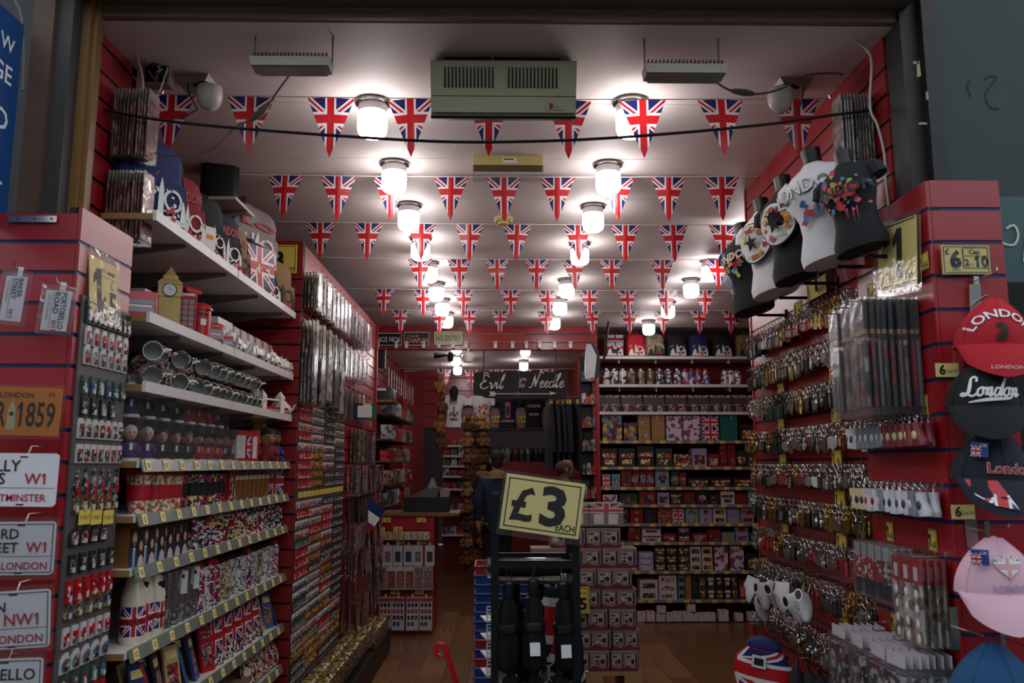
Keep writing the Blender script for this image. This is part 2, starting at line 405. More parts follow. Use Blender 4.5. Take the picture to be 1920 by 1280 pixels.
# shopfront frame
brownm = M('brown_painted_steel', (80, 54, 40), .6, var=.35, scale=14, bump=.2)
greyp = M('grey_painted_steel', (50, 46, 42), .6, var=.3, scale=14)
ochre = M('ochre_varnished_wood', (118, 80, 36), .45, var=.3, scale=12, stretch=(8, 8, .6))
darkw = M('black_painted_wood', (22, 19, 16), .5, var=.4, scale=20, bump=.3)
def vbar(name, px0, px1, y, z0, z1, m, dy=.08):
    x0, x1 = xat(px0, y, 2.9), xat(px1, y, 2.9)
    return struct(name, MB(m).box(x0, x1, y, y + dy, z0, z1))
vbar('trim_1', 50, 90, 2.58, 0, 3.75, brownm, .1)
vbar('trim_2', 90, 126, 2.60, 0, 3.75, greyp, .1)
vbar('trim_3', 126, 141, 2.68, 0, 3.75, darkw)  # recess between the posts, its darkness put into the strip's colour
vbar('trim_4', 141, 158, 2.66, 0, 3.75, ochre)
vbar('trim_5', 158, 172, 2.68, 0, 3.75, ochre, .04)
struct('wall_left_street', MB(darkw).box(-6, xat(50, 2.64, 2.9), 2.64, 2.76, 0, 5))
# shutter box over the opening
lint = MB(M('shutter_box_steel', (96, 92, 72), .55, metal=.2, var=.3, scale=10, bump=.2), M('worn_timber', (128, 98, 80), .7, var=.3, scale=18, stretch=(.6, 6, 6), bump=.2))
lint.box(-1.6, 1.42, 2.55, 2.74, 3.262, 3.75)
for i, (yy, zz, r) in enumerate(((2.56, 3.285, .02), (2.54, 3.335, .028), (2.53, 3.40, .03))): lint.tube([(-1.6, yy, zz), (1.42, yy + .03, zz)], r, 8)
struct('trim_6', lint)
struct('trim_7', MB(lint.mats[1]).box(-1.5, 1.40, 2.70, 2.78, 3.222, 3.262))
struct('wall_front_upper', MB(darkw).box(-6, 6, 2.66, 2.8, 3.7, 5.5))
# right jamb and the teal hoarding
struct('trim_8', MB(darkw).box(1.395, 1.452, 2.68, 2.79, 0, 3.75))
struct('trim_9', MB(darkw).box(1.452, 1.50, 2.64, 2.79, 0, 3.75))
teal = M('teal_painted_board', (36, 53, 53), .6, var=.22, scale=6, bump=.15)
th = struct('wall_right_street', MB(teal).box(1.47, 6, 2.70, 2.80, 0, 5))
teal2 = M('pale_teal_board', (60, 88, 90), .6, var=.15, scale=7)
tb = struct('trim_10', MB(teal2).box(1.50, 3, 2.665, 2.70, 0, aY(1890, 368, 2.66).z))
g = MB(M('chalk_paint', (206, 204, 184), .7))
g0 = aY(1888, 440, 2.66)
g.strokes([[(0, .04), (.05, .06), (.07, 0), (.04, -.06), (-.02, -.055), (-.05, -.02)], [(.155, .1), (.11, -.06), (.09, -.17)], [(.18, .0), (.2, -.03), (.17, -.06)]], g0, (1, 0, 0), (0, 0, 1), .55, .014, (0, -1, 0))
obj('chalk_mark', g, tb)
pe = MB(M('peeling_paint', (150, 140, 106), .8))
for px, py, w, h in ((1722, 130, .012, .06), (1717, 118, .02, .01), (1738, 180, .008, .03), (1730, 232, .03, .008)):
    p = aY(px, py, 2.618); pe.prism([(p.x - w / 2, p.z - h / 2), (p.x + w / 2, p.z - h * .4), (p.x + w * .35, p.z + h / 2), (p.x - w * .4, p.z + h * .45)], 2.615, 2.619)
obj('paint_flake', pe, th)
sc_ = MB(M('scratch', (26, 30, 30), .8))
sc_.strokes([[(0, 0), (.04, .03), (.09, .02), (.03, -.06), (.0, -.12), (.03, -.2), (.09, -.21)], [(-.1, .0), (-.12, -.05), (-.1, -.12)]], aY(1845, 150, 2.697), (1, 0, 0), (0, 0, 1), .5, .008, (0, -1, 0))
obj('scratch', sc_, th)
db = aY(1880, 535, 2.60); struct('trim_11', MB(M('black_board', (10, 10, 10), .8)).box(1.60, 3, 2.55, 2.66, 0, db.z))  # plain black board at the lower right

# ================================================================ CEILING THINGS
ringm = M('chrome_ring', (120, 116, 112), .25, metal=1)
glow, nt, b = _new('lit_opal_glass'); b.inputs['Base Color'].default_value = (.9, .9, .9, 1)
b.inputs['Emission Color'].default_value = (1, .965, .955, 1); b.inputs['Emission Strength'].default_value = LAMP_E; b.inputs['Roughness'].default_value = .3
collar = M('opal_collar', (226, 222, 224), .3, trans=0)
LAMP = [('ceiling_ring', MB(ringm).lathe([(.070, 0), (.076, -.006), (.076, -.014), (.062, -.02)], 24).mesh('ceiling_ring')),
        ('collar', MB(collar).lathe([(.060, -.016), (.062, -.02), (.062, -.052), (.060, -.054)], 24).mesh('collar')),
        ('glass_shade', MB(glow).lathe([(.060, -.054), (.064, -.06), (.064, -.125), (.058, -.145), (.044, -.157), (.02, -.162)], 24).mesh('glass_shade'))]
lamps = [(-.55, (3.37, 4.10, 4.79, 5.52, 6.22, 6.95, 7.65, 8.35), 'left'), (.555, (3.35, 4.10, 4.80, 5.64, 6.80, 7.6, 8.45), 'middle'), (1.6, (5.2, 6.15, 6.78, 7.75, 8.79), 'right')]
for X, ys, sd in lamps:
    for i, y in enumerate(ys):
        place(LAMP, 'ceiling_light', 'lit white jar ceiling light, %s from the shopfront in the %s row' % (nth(i), sd), 'light', (X, y, 3.22), group='jar ceiling lights')
for i, (px, py, Y) in enumerate(((858, 700, 13.0), (982, 690, 12.4), (856, 660, 10.6), (985, 660, 10.7), (850, 650, 9.8), (985, 650, 9.8), (855, 680, 11.8))):  # those close behind the beam are added to brighten the rear room
    place(LAMP, 'ceiling_light', 'lit jar ceiling light in the rear room, ' + ('above the white torso with cap', 'above the black banner', 'added left, second behind the red beam', 'added right, second behind the red beam', 'added unseen left, just behind the red beam', 'added unseen right, just behind the red beam', 'third behind the beam on the left')[i], 'light', (xat(px, Y, 3.2), Y, 3.24), group='jar ceiling lights')

# bunting
jackm = jack('union_jack_pennant', .4, trans=.34, coat=.25)
cord = M('white_cord', (220, 218, 216), .6)
def pennant(w, h, sw):
    m = MB(jackm); n = 6; yc = .34 * h
    for i in range(n):
        t0, t1 = i / n, (i + 1) / n
        for sgn in (-1, 1):
            def P(t, s): return (sgn * s * (1 - t) * w / 2, sw * sin(t * 2.2) * h + .012 * s * (1 - t), -t * h)
            def U(t, s): return (.5 + sgn * s * (1 - t) / 2, .5 + (yc - t * h) / (2 * yc))
            q = [(t0, 0), (t1, 0), (t1, 1), (t0, 1)]
            if sgn > 0: q = q[::-1]
            m.face([P(*e) for e in q], 0, [U(*e) for e in q])
    return m.mesh('pennant')
PEN = [pennant(.19, .25, s) for s in (.03, -.04, .08)]
rows = [(3.20, 182, (322, 470, 620, 769, 917, 1067, 1205, 1352, 1494), 1.0), (4.22, 329, (535, 634, 732, 846, 945, 1045, 1157, 1254, 1353, 1456), .98),
        (5.07, 418, (600, 690, 790, 880, 970, 1083, 1173, 1262, 1356), .98), (6.0, 484, (787, 861, 932, 1007, 1076, 1147, 1242, 1345), .96),
        (7.1, 542, (720, 793, 869, 957, 1027, 1105, 1176, 1250, 1322, 1388), .98), (8.1, 581, (751, 825, 880, 938, 1024, 1110, 1180, 1243, 1311, 1370), .98)]
for i, (Y, py, pxs, s) in enumerate(rows):
    z = aY(900, py, Y).z
    t = thing('bunting', 'string of Union Jack pennants, %s string from the shopfront' % nth(i), 'bunting', (0, Y, z), group='Union Jack bunting strings')
    x0 = -1.40 if i < 1 else (-1.66 if i < 2 else (-1.4 if i < 5 else -1.48)); x1 = 1.37 if i < 2 else 2.6
    xs = [xat(p, Y, z) for p in pxs]
    sag = lambda x: -.012 * (1 - ((x - (x0 + x1) / 2) / ((x1 - x0) / 2)) ** 2) + .004
    obj('cord', MB(cord).tube([(x0 + (x1 - x0) * k / 24, 0, sag(x0 + (x1 - x0) * k / 24)) for k in range(25)], .0022, 5), t)
    for k, x in enumerate(xs): obj('pennant', PEN[(k * 7 + i) % 3], t, (x, 0, sag(x)), (0, RN.uniform(-.03, .03), RN.uniform(-.12, .12)), s)
z = aY(900, 692, 12.8).z
t = thing('bunting', 'string of Union Jack pennants in the rear room behind the black banner', 'bunting', (0, 12.8, z), group='Union Jack bunting strings')
obj('cord', MB(cord).tube([(-1.62, 0, .01), (0, 0, -.01), (1.165, 0, .01)], .003, 5), t)
for k, px in enumerate((833, 883, 931, 983, 1025)): obj('pennant', PEN[k % 3], t, (xat(px, 12.8, z), 0, 0), (0, 0, RN.uniform(-.1, .1)), (1.2, 1, 1.6))

# air curtain heater
hY = 2.98
h0, h1 = aY(808, 216, hY), aY(1079, 124, hY)
t = thing('air_curtain', 'beige air curtain heater with louvred grilles hanging above the entrance', 'heater', (h0.x, hY, h0.z), (radians(20), 0, 0))
w, h = h1.x - h0.x, h1.z - h0.z
obj('casing', MB(cream, blackm).box(0, w, .012, .12, 0, h).box(.003, w - .003, 0, .012, h * .36, h - .004).box(.003, w - .003, 0, .012, .012, h * .345).box(0, w, .0, .11, -.012, 0, 1), t)
lv = MB(black).prism([(-.0035, 0), (.0035, 0), (.0025, .075), (-.0025, .075)], -.002, .004).mesh('louvre')
for s in (.055, .295):
    for k in range(14): obj('louvre', lv, t, (s + k * .0138, 0, h * .5))
obj('switch_panel', MB(cream, redink, black).box(w - .115, w - .045, -.003, 0, .022, .052).box(w - .102, w - .09, -.007, -.003, .028, .046, 1).box(w - .084, w - .078, -.006, -.003, .03, .044, 0).box(w - .074, w - .068, -.006, -.003, .03, .044, 0), t)
obj('mount', MB(black).box(.05, w - .06, .07, .12, h, h + .03), t)
obj('cable', MB(cream).tube([(w * .43, .06, h), (w * .41, .05, h + .03), (w * .40, .10, 3.235 - h0.z)], .003), t)
# two hanging floodlights with ribbed backs
for nm, px0, px1, py0, py1, lab, hang in (('hanging_floodlight', 466, 619, 94, 121, 'flat ribbed floodlight hung by wires left of the air curtain', ((470, 618), 38)), ('hanging_floodlight', 1210, 1364, 108, 135, 'flat ribbed floodlight hung by straps right of the air curtain', ((1213, 1354), 60))):
    fY = 2.78; p0, p1 = aY(px0, py1, fY), aY(px1, py0, fY); w, h = p1.x - p0.x, p1.z - p0.z
    t = thing(nm, lab, 'floodlight', (p0.x, fY, p0.z), group='hanging floodlights')
    obj('body', MB(M('grey_cast_metal', (158, 150, 134), .5, metal=.1)).prism([(.006, 0), (w - .006, 0), (w, h * .6), (0, h * .6)], 0, .075), t)
    rb = MB(blackm).box(0, .005, 0, .06, 0, h * .34).mesh('cooling_rib')
    for k in range(20): obj('cooling_rib', rb, t, (.012 + k * (w - .03) / 19, .01, h * .6))
    obj('lens', MB(M('frosted_lens', (150, 148, 142), .3)).box(.02, w - .02, .012, .08, -.004, 0), t)
    for px in hang[0]: x = xat(px, fY, 3.1) - p0.x; obj('hanger', MB(M('grey_strap', (110, 104, 98), .5)).box(x - .003, x + .003, .04, .046, h * .5, 3.225 - p0.z), t)
# emergency light, smoke alarms
e0, e1 = aZ(888, 291, 3.22), aZ(1018, 291, 3.22)
t = thing('emergency_light', 'cream emergency light with clear diffuser on the ceiling', 'light', (e0.x, e0.y, 3.22)); w = e1.x - e0.x
obj('housing', MB(M('aged_cream_plastic', (196, 180, 110), .5)).box(0, w, 0, .1, -.05, 0), t)
obj('diffuser', MB(film).box(-.004, w + .004, .0, .1, -.105, -.05), t)
obj('tube', MB(M('unlit_tube', (200, 200, 196), .3)).tube([(.03, .05, -.075), (w - .03, .05, -.075)], .008, 8), t)
obj('rating_label', MB(white, ink).box(w * .42, w * .62, -.002, 0, -.04, -.012).box(w * .44, w * .58, -.003, -.002, -.024, -.018, 1), t)
p = aZ(944, 408, 3.22)
place([('base', MB(M('aged_cream_plastic', (196, 180, 110))).lathe([(.06, 0), (.06, -.02), (.05, -.03)], 20).mesh('base')), ('chamber', MB(M('aged_cream_plastic', (0, 0, 0))).lathe([(.035, -.03), (.033, -.045), (.01, -.05)], 16).mesh('chamber'))], 'smoke_detector', 'round cream smoke detector on the ceiling', 'detector', (p.x, p.y, 3.22))
beige = M('grey_beige_plastic', (150, 140, 128), .5)
for nm, bx, by, dx, dy, lab in ((0, 362, 142, 393, 182, 'left'), (1, 1498, 146, 1463, 186, 'right')):
    q = aY(bx, by, 3.12); t = thing('floodlight_sensor', 'beige box with white dome sensor by the %s wall' % lab, 'sensor', (q.x, 3.12, q.z))
    zc = 3.22 - q.z
    obj('box', MB(beige).prism([(-.075, zc), (.06, zc), (.045, -.03), (-.06, -.03)], 0, .12), t)
    d = aY(dx, dy, 3.10); obj('dome', MB(M('sensor_white', (205, 196, 190), .35)).lathe([(.02, .05), (.046, .04), (.05, .01), (.045, -.02), (.03, -.045), (.008, -.055)], 18, (d.x - q.x, -.02, d.z - q.z)), t)
    obj('stem', MB(black).tube([(0, .02, -.03), ((d.x - q.x) * .5, 0, -.03), (d.x - q.x, -.02, d.z - q.z + .05)], .01, 8), t)
    obj('wire', MB(black).tube([(-.02 + .04 * nm, 0, -.03), (0, -.03, -.09), ((d.x - q.x) * .3 + .01, -.02, -.15), (-.03, -.02, -.19)], .003, 5), t)
q = aY(293, 135, 3.06)
t = thing('junction_box', 'open junction box stuffed with wires beside the left slat wall', 'junction box', (q.x, 3.06, q.z))
obj('box', MB(beige, black).box(-.05, .05, 0, .05, -.05, .05).box(-.042, .042, -.002, .0, -.042, .042, 1), t)
for k in range(5): a = RN.uniform(0, 6); obj('wire', MB(black if k % 2 else beige).tube([(.03 * cos(a), -.005, .03 * sin(a)), (.02 * cos(a + 1), -.03, .02 * sin(a + 1)), (.03 * cos(a + 2), -.012, .035 * sin(a + 2) - .01), (.02 * cos(a + 3.3), -.02, .03 * sin(a + 3.3))], .004, 5), t)
def cable(name, label, pts, r, m, Y, sub=None):
    P = [aY(p[0], p[1], p[2] if len(p) > 2 else Y) for p in pts]; o = P[0].copy(); Q = []
    for i in range(len(P) - 1):
        p0, p1, p2, p3 = P[max(i - 1, 0)], P[i], P[i + 1], P[min(i + 2, len(P) - 1)]
        for h in range(6):
            t = h / 6; Q.append(.5 * (2 * p1 + (p2 - p0) * t + (2 * p0 - 5 * p1 + 4 * p2 - p3) * t * t + (3 * p1 - p0 - 3 * p2 + p3) * t ** 3) - o)
    Q.append(P[-1] - o)
    return tag(obj(name, MB(m).tube(Q, r, 6), None, o), label, 'cable')
greyc = M('grey_cable', (92, 84, 76), .5); whitec = M('white_cable', (196, 184, 172), .5)
cable('power_cable', 'long black cable sagging across the whole entrance under the pennants', [(196, 207), (300, 225), (440, 240), (640, 255), (850, 266), (1060, 263), (1250, 251), (1440, 233), (1560, 216), (1640, 206)], .0055, black, 2.86)
cable('white_cable', 'white cable dropping from the lintel down the left slat wall', [(246, 38), (243, 70), (258, 110), (268, 150), (268, 200), (273, 234)], .004, whitec, 2.95)
cable('white_cable', 'white cable from the junction box looping down to the pen packets', [(314, 127), (300, 170), (280, 210), (273, 235)], .003, whitec, 2.98)
cable('white_cable', 'thin white cable between left slat wall and junction box', [(250, 95), (262, 104), (278, 116)], .003, whitec, 3.02)
cable('grey_cable', 'grey cable with plug trailing from the left floodlight', [(557, 121), (520, 172), (490, 212), (440, 240), (400, 278), (350, 290), (300, 288), (275, 258)], .0038, greyc, 2.98)
cable('grey_cable', 'grey cable with plug trailing from the right floodlight', [(1314, 137), (1345, 156), (1372, 170), (1420, 176), (1465, 166), (1510, 142), (1560, 137), (1582, 140)], .0042, greyc, 2.98)
cable('conduit_cable', 'pale cable clipped along the right slat wall down to the display panel', [(1595, 73), (1622, 90), (1634, 118), (1631, 200), (1645, 235), (1658, 290), (1660, 340), (1666, 388)], .0045, whitec, 2.83)
for px, py, a, lab in ((487, 212, -.75, 'left'), (1392, 173, .15, 'right')):
    q = aY(px, py, 2.98); tag(obj('in_line_plug', MB(greyc).lathe([(.004, -.05), (.015, -.03), (.02, .01), (.012, .04), (.004, .05)], 8, axis='x', sy=.6), None, q, (0, a if px < 900 else a, 0)), 'grey in-line plug on the %s floodlight cable' % lab, 'plug')
q = aY(851, 268, 2.86); tag(obj('cable_hook', MB(steel).tube([(0, 0, .012), (.004, 0, 0), (.002, 0, -.014), (-.004, 0, -.012)], .0015, 5), None, q), 'small steel hook on the long sagging black cable', 'hook')
# blue sign at the far left
bX = xat(40, 2.56, 3.0)
t = thing('street_sign_board', 'blue signboard with white letters at the far left edge', 'sign', (bX, 2.02, 2.42))
zt = aY(39, 48, 2.56).z - 2.42
obj('board', MB(M('sign_blue', (10, 66, 122), .4)).box(-.02, 0, 0, .54, 0, zt), t)
lt = MB(whiteink)
for s, zz, sz in (('W', aX(8, 75, bX).z, .07), ('GE', aX(12, 138, bX).z, .085), ('O', aX(8, 225, bX).z, .10), ('L', aX(4, 330, bX).z, .08)):
    lt.text(s, sz, (.001, .50, zz - 2.42 - sz * .35), (0, 1, 0), (0, 0, 1), 0, 'R', bold=.01)
obj('lettering', lt, t)
cable('grey_cable', 'grey cable hanging beside the blue signboard', [(28, 0), (40, 30), (45, 90), (43, 170)], .004, greyc, 2.57)

# ================================================================ SHARED PROTOTYPES
gold = M('gold_metal', (190, 160, 96), .4, metal=.25); ceram = M('white_ceramic', (226, 222, 214), .2, coat=.3)
ceramin = M('grey_glaze', (196, 198, 190), .25)
cotton = M('white_cotton', (224, 220, 222), .8); blackcot = M('black_cotton', (20, 20, 22), .85, var=.2, scale=30)
skin1 = M('skin_light', (196, 150, 126), .6); skin2 = M('skin_brown', (112, 76, 56), .6)
jackp = jack('union_jack_print', .35); jackfade = jack('union_jack_faded', .8, fade=.75)
busred = M('bus_red', (176, 16, 26), .3, coat=.2)
tint = MP('tourist_print', [(200, 196, 190), (150, 24, 34), (30, 36, 78), (40, 38, 38), (176, 150, 110), (210, 206, 200)], 95, .35)
mtin = MP('magnet_print', [(190, 182, 174), (166, 30, 36), (60, 84, 70), (44, 42, 44), (150, 120, 90), (200, 40, 40), (120, 150, 170)], 110, .3)
mred = MP('magnet_print_red', [(180, 24, 34), (196, 30, 40), (220, 214, 206), (120, 14, 22), (196, 30, 40)], 110, .3)
mgold = MP('magnet_print_gold', [(186, 150, 60), (150, 110, 40), (90, 60, 30), (214, 190, 120)], 110, .35, metal=.4)
mblue = MP('magnet_print_blue', [(60, 110, 150), (36, 62, 110), (190, 190, 180), (130, 60, 40), (70, 120, 90)], 110, .3)
msil = MP('magnet_print_silver', [(170, 168, 166), (90, 90, 92), (210, 208, 206), (50, 50, 52)], 110, .3, metal=.5)
HOOK = MB(steel).tube([(0, 0, 0), (.10, 0, 0), (.108, 0, .004), (.11, 0, .014)], .0022, 5).box(-.004, .002, -.008, .008, -.03, .012).mesh('hook')
HOOKS = MB(steel).tube([(0, 0, 0), (.07, 0, 0), (.076, 0, .004), (.077, 0, .012)], .0020, 5).box(-.004, .002, -.006, .006, -.018, .01).mesh('hook')

def skyline(m, w, h, o, xd, yd, mi, seed=1):
    """splashy print: clock tower, big wheel, dome, a red bus and paint flecks"""
    xd, yd, o = Vector(xd), Vector(yd), Vector(o); nr = xd.cross(yd) * .0006; rr = random.Random(seed); lv = [0]
    def poly(pts, k=mi): lv[0] += 1; m.face([o + xd * (x * w) + yd * (y * h) + nr * (lv[0] % 9) for x, y in pts], k)
    def blob(x, y, r, k=mi): n = 7; poly([(x + r * rr.uniform(.4, 1.1) * cos(2 * pi * i / n), y + r * rr.uniform(.4, 1.1) * sin(2 * pi * i / n) * w / h) for i in range(n)], k)
    poly([(-.5, 0), (.5, 0), (.46, .1), (.2, .17), (0, .12), (-.2, .2), (-.48, .12)])
    poly([(-.46, .1), (-.2, .08), (-.22, .42), (-.3, .62), (-.42, .4)])
    poly([(-.10, .1), (.02, .1), (.01, .72), (-.04, 1.0), (-.09, .72)])
    poly([(.36, .08), (.48, .08), (.45, .45), (.41, .6), (.38, .45)])
    n = 14; c = (.2, .52)
    for i in range(n):
        a, b = 2 * pi * i / n, 2 * pi * (i + 1) / n
        poly([(c[0] + r * cos(t), c[1] + r * sin(t) * w / h) for r, t in ((.19, a), (.19, b), (.14, b), (.14, a))])
    for i in range(12): blob(rr.uniform(-.45, .45), rr.uniform(.1, .85), rr.uniform(.02, .06))
    for i in range(9): blob(rr.uniform(-.05, .42), rr.uniform(.05, .32), rr.uniform(.04, .08), 1)
    for i in range(5): blob(rr.uniform(-.02, .4), rr.uniform(.08, .3), .025)

def backpack(body, prt, w=.25, d=.12, h=.31, red_=False, strap=None, text=None, tcol=None):
    """rounded bag facing -y, standing on z=0"""
    rings = []
    for t in (0, .03, .12, .5, .78, .9, .97, 1):
        k = {0: .88, .03: .97, .12: 1, .5: 1.0, .78: .97, .9: .86, .97: .66, 1: .4}[t]
        ring = []
        for j in range(20):
            a = 2 * pi * j / 20; cx, sy = cos(a), sin(a)
            ring.append((w / 2 * k * abs(cx) ** .45 * (1 if cx > 0 else -1), d / 2 * (k * .75 + .25) * abs(sy) ** .6 * (1 if sy > 0 else -1), h * t))
        rings.append(ring)
    parts = [('body', MB(body).loft(rings).mesh('bag_body'))]
    pk = [[(x * 1, y, z) for x, y, z in ((-.42 * w * f, -d * .46 - dd, 0), (.42 * w * f, -d * .46 - dd, 0), (.42 * w * f, -d * .3, 0), (-.42 * w * f, -d * .3, 0))] for f, dd in ((1, .012), (1, .022), (.94, .02))]
    for r, z in zip(pk, (.02, h * .3, h * .52)): r[:] = [(x, y, z) for x, y, _ in r]
    pm = MB(body).loft(pk)
    parts.append(('pocket', pm.mesh('pocket')))
    q = MB(prt, redink); skyline(q, w * .84, h * .5, (0, -d * .46 - .025, .015), (1, 0, 0), (0, 0, 1), 0, seed=int(w * 1000 + h * 7919))
    if text: q.text(text, .055, (0, -d * .5 - .006, h * .62), mi=1, fit=-w * .66, bold=.02)
    parts.append(('skyline_print', q.mesh('skyline_print')))
    st = MB(strap or body).tube([(-.03, 0, h * .985), (-.025, -.005, h * 1.07), (.025, -.005, h * 1.07), (.03, 0, h * .985)], .006, 6)
    parts.append(('grab_strap', st.mesh('grab_strap')))
    zp = MB(black).tube([(-w * .45, -d * .42, h * .55), (-w * .40, -d * .36, h * .83), (0, -d * .3, h * .93), (w * .40, -d * .36, h * .83), (w * .45, -d * .42, h * .55)], .004, 5)
    parts.append(('zip', zp.mesh('zip')))
    return parts
def mugproto(pm, r=.040, h=.095, inner=None):
    cup = MB(pm, inner or ceramin).lathe([(r * .9, 0), (r, .006), (r, h), (r * .93, h), (r * .9, h * .1)], 18, mis=[0, 0, 0, 1], cap1=False)
    k = len(cup.v) - 18; cup.f.append(tuple(range(k, k + 18))); cup.m.append(1)
    hd = MB(pm).tube([(r * .95, 0, h * .82), (r * 1.5, 0, h * .85), (r * 1.75, 0, h * .55), (r * 1.5, 0, h * .22), (r * .95, 0, h * .2)], .0055, 6)
    return [('cup', cup.mesh('cup')), ('handle', hd.mesh('handle'))]
def blister(w, h, t, card, sleeve, header=None, hh=.03):
    """hanging pack, hole at the origin, sheet in the yz plane, facing +-x"""
    m = MB(card, sleeve, header or card)
    m.box(-t / 2, t / 2, -w / 2, w / 2, -h - .008, -hh, 0); m.box(-t * .15, t * .15, -w / 2, w / 2, -hh, .012, 2)
    m.box(-t * .7, t * .7, -w * .54, w * .54, -h - .02, -hh * .5, 1)
    return m.mesh('packet')

# ================================================================ LEFT FRONT DISPLAY
slatwall('wall_left_display', (-2.3, 2.5), (-1.313, 2.5), 0, 2.45, .0965, 2.36, red, navy)
slatwall('wall_left_display_side', (-1.30, 2.501), (-1.30, 2.86), 0, 2.47, .0965, 2.36, red, navy, th=.04)
tag(obj('magnet_board', MB(greymet).box(0, .006, 0, .33, 0, 2.18), None, (-1.299, 2.53, .02)), 'grey steel board covered in magnets beside the left shelves', 'board')
p = aY(15, 416, 2.49); q = aY(107, 400, 2.49)
t = thing('fixing_bracket', 'bright steel bracket with screws along the left panel top', 'bracket', (p.x, 2.49, p.z))
obj('plate', MB(steel).rbox((q.x - p.x) / 2, .001, 0, .02, q.x - p.x, .004, .0015), t)
for k in (.2, .55, .9): obj('screw', MB(black).lathe([(.003, -.003), (.003, .001)], 8, ((q.x - p.x) * k, 0, .011), axis='y'), t)
signw = M('white_enamel', (214, 210, 214), .3, coat=.2)
def streetsign(px, y0, y1, lines, rl, post, Y, lab, bag, tilt=0.0, border=False):
    a, b = aY(px, y1, Y), aY(px, y0, Y); h = b.z - a.z; w = h * 2.05
    t = thing('street_name_plate', lab, 'sign', ((a.x + b.x) / 2, Y, a.z), (0, tilt, 0), 'street name plates on the left panel')
    pl = MB(signw); n = 5; r = .012; pts = []
    for cx, cz, a0 in ((-r, r, -90), (-r, h - r, 0), (-w + r, h - r, 90), (-w + r, r, 180)):
        for i in range(n): a_ = radians(a0 + 90 * i / (n - 1)); pts.append((cx + r * cos(a_), cz + r * sin(a_)))
    pl.prism(pts, 0, .003); obj('plate', pl, t)
    l = MB(ink, redink); y = -.001
    if border:
        for x0, x1, z0, z1 in ((-w + .006, -.006, .006, .008), (-w + .006, -.006, h - .008, h - .006), (-.008, -.006, .006, h - .006)): l.box(x0, x1, y, 0, z0, z1)
    l.box(-w + .006, -.006, y, 0, h * .345, h * .352)
    for s, al, xx, zz, sz, mi in lines: l.text(s, sz * h, (-w * xx, y - .0005, h * zz), (1, 0, 0), (0, 0, 1), mi, al, bold=.012)
    for zz in (.93, .035): l.box(-w * .36, -w * .29, y, 0, h * zz - .002, h * zz + .002)
    obj('lettering', l, t)
    if bag: obj('clear_bag', MB(film).box(-w, .006, -.006, .008, -.012, h + .012), t)
    obj('hanger', MB(steel).tube([(-w * .3, .002, h * .95), (-w * .3, .02, h + .02), (-w * .3, .09, h + .02)], .002, 5), t)
    return t
streetsign(107, 850, 950, [('PICCADILLY', 'R', .345, .66, .3, 0), ('CIRCUS', 'R', .48, .42, .3, 0), ('W1', 'R', .11, .42, .29, 1), ('CITY OF WESTMINSTER', 'R', .09, .1, .19, 1)], 0, 0, 2.38, 'white Piccadilly Circus W1 plate, unbagged, under the orange number plate', False, .01)
streetsign(103, 977, 1077, [('OXFORD', 'R', .34, .68, .27, 0), ('STREET', 'R', .34, .42, .27, 0), ('W1', 'R', .08, .42, .28, 1), ('CITY OF LONDON', 'R', .06, .1, .2, 1)], 0, 0, 2.38, 'bagged white street plate ending in RD, second below the orange plate', True, -.01, True)
streetsign(97, 1103, 1212, [('CAMDEN TOWN', 'R', .385, .64, .25, 0), ('NW1', 'R', .1, .40, .29, 1), ('CITY OF LONDON', 'R', .06, .1, .2, 1)], 0, 0, 2.36, 'bagged white NW1 street plate, third below the orange plate', True, -.06, True)
streetsign(80, 1232, 1345, [('PORTOBELLO', 'R', .06, .64, .27, 0), ('ROAD', 'R', .6, .40, .24, 0), ('W11', 'R', .1, .42, .24, 1), ('CITY OF LONDON', 'R', .06, .1, .2, 1)], 0, 0, 2.36, 'bagged white street plate ending in BELLO at the bottom left', True, -.03, True)
a, b = aY(108, 818, 2.37), aY(100, 728, 2.37); h = b.z - a.z; w = .3
t = thing('number_plate', 'orange Big Ben London number plate reading 1859 in clear film', 'number plate', ((a.x), 2.37, a.z), (0, .03, 0))
obj('plate', MB(M('orange_enamel', (196, 116, 34), .4, coat=.2)).box(-w, 0, 0, .004, 0, h), t)
l = MB(ink, whiteink, cream); l.text('BIG BEN LONDON', .022, (-.079, -.001, h - .03), al='R', bold=.01); l.text('59', .018, (-.02, -.001, h - .026), al='R'); l.text('1859', .098, (-.014, -.001, .026), al='R', bold=.012, fit=-.106); l.text('LBR', .098, (-.152, -.001, .026), al='R', bold=.012, sxy=.5)
l.prism([(-.148, .015), (-.124, .015), (-.126, .075), (-.136, .1), (-.146, .075)], -.002, 0, mi=2); l.prism([(-.141, .055), (-.131, .055), (-.131, .065), (-.141, .065)], -.003, -.002, mi=0)
obj('lettering', l, t); obj('clear_bag', MB(film).box(-w, .006, -.008, .008, -.01, h + .008), t)
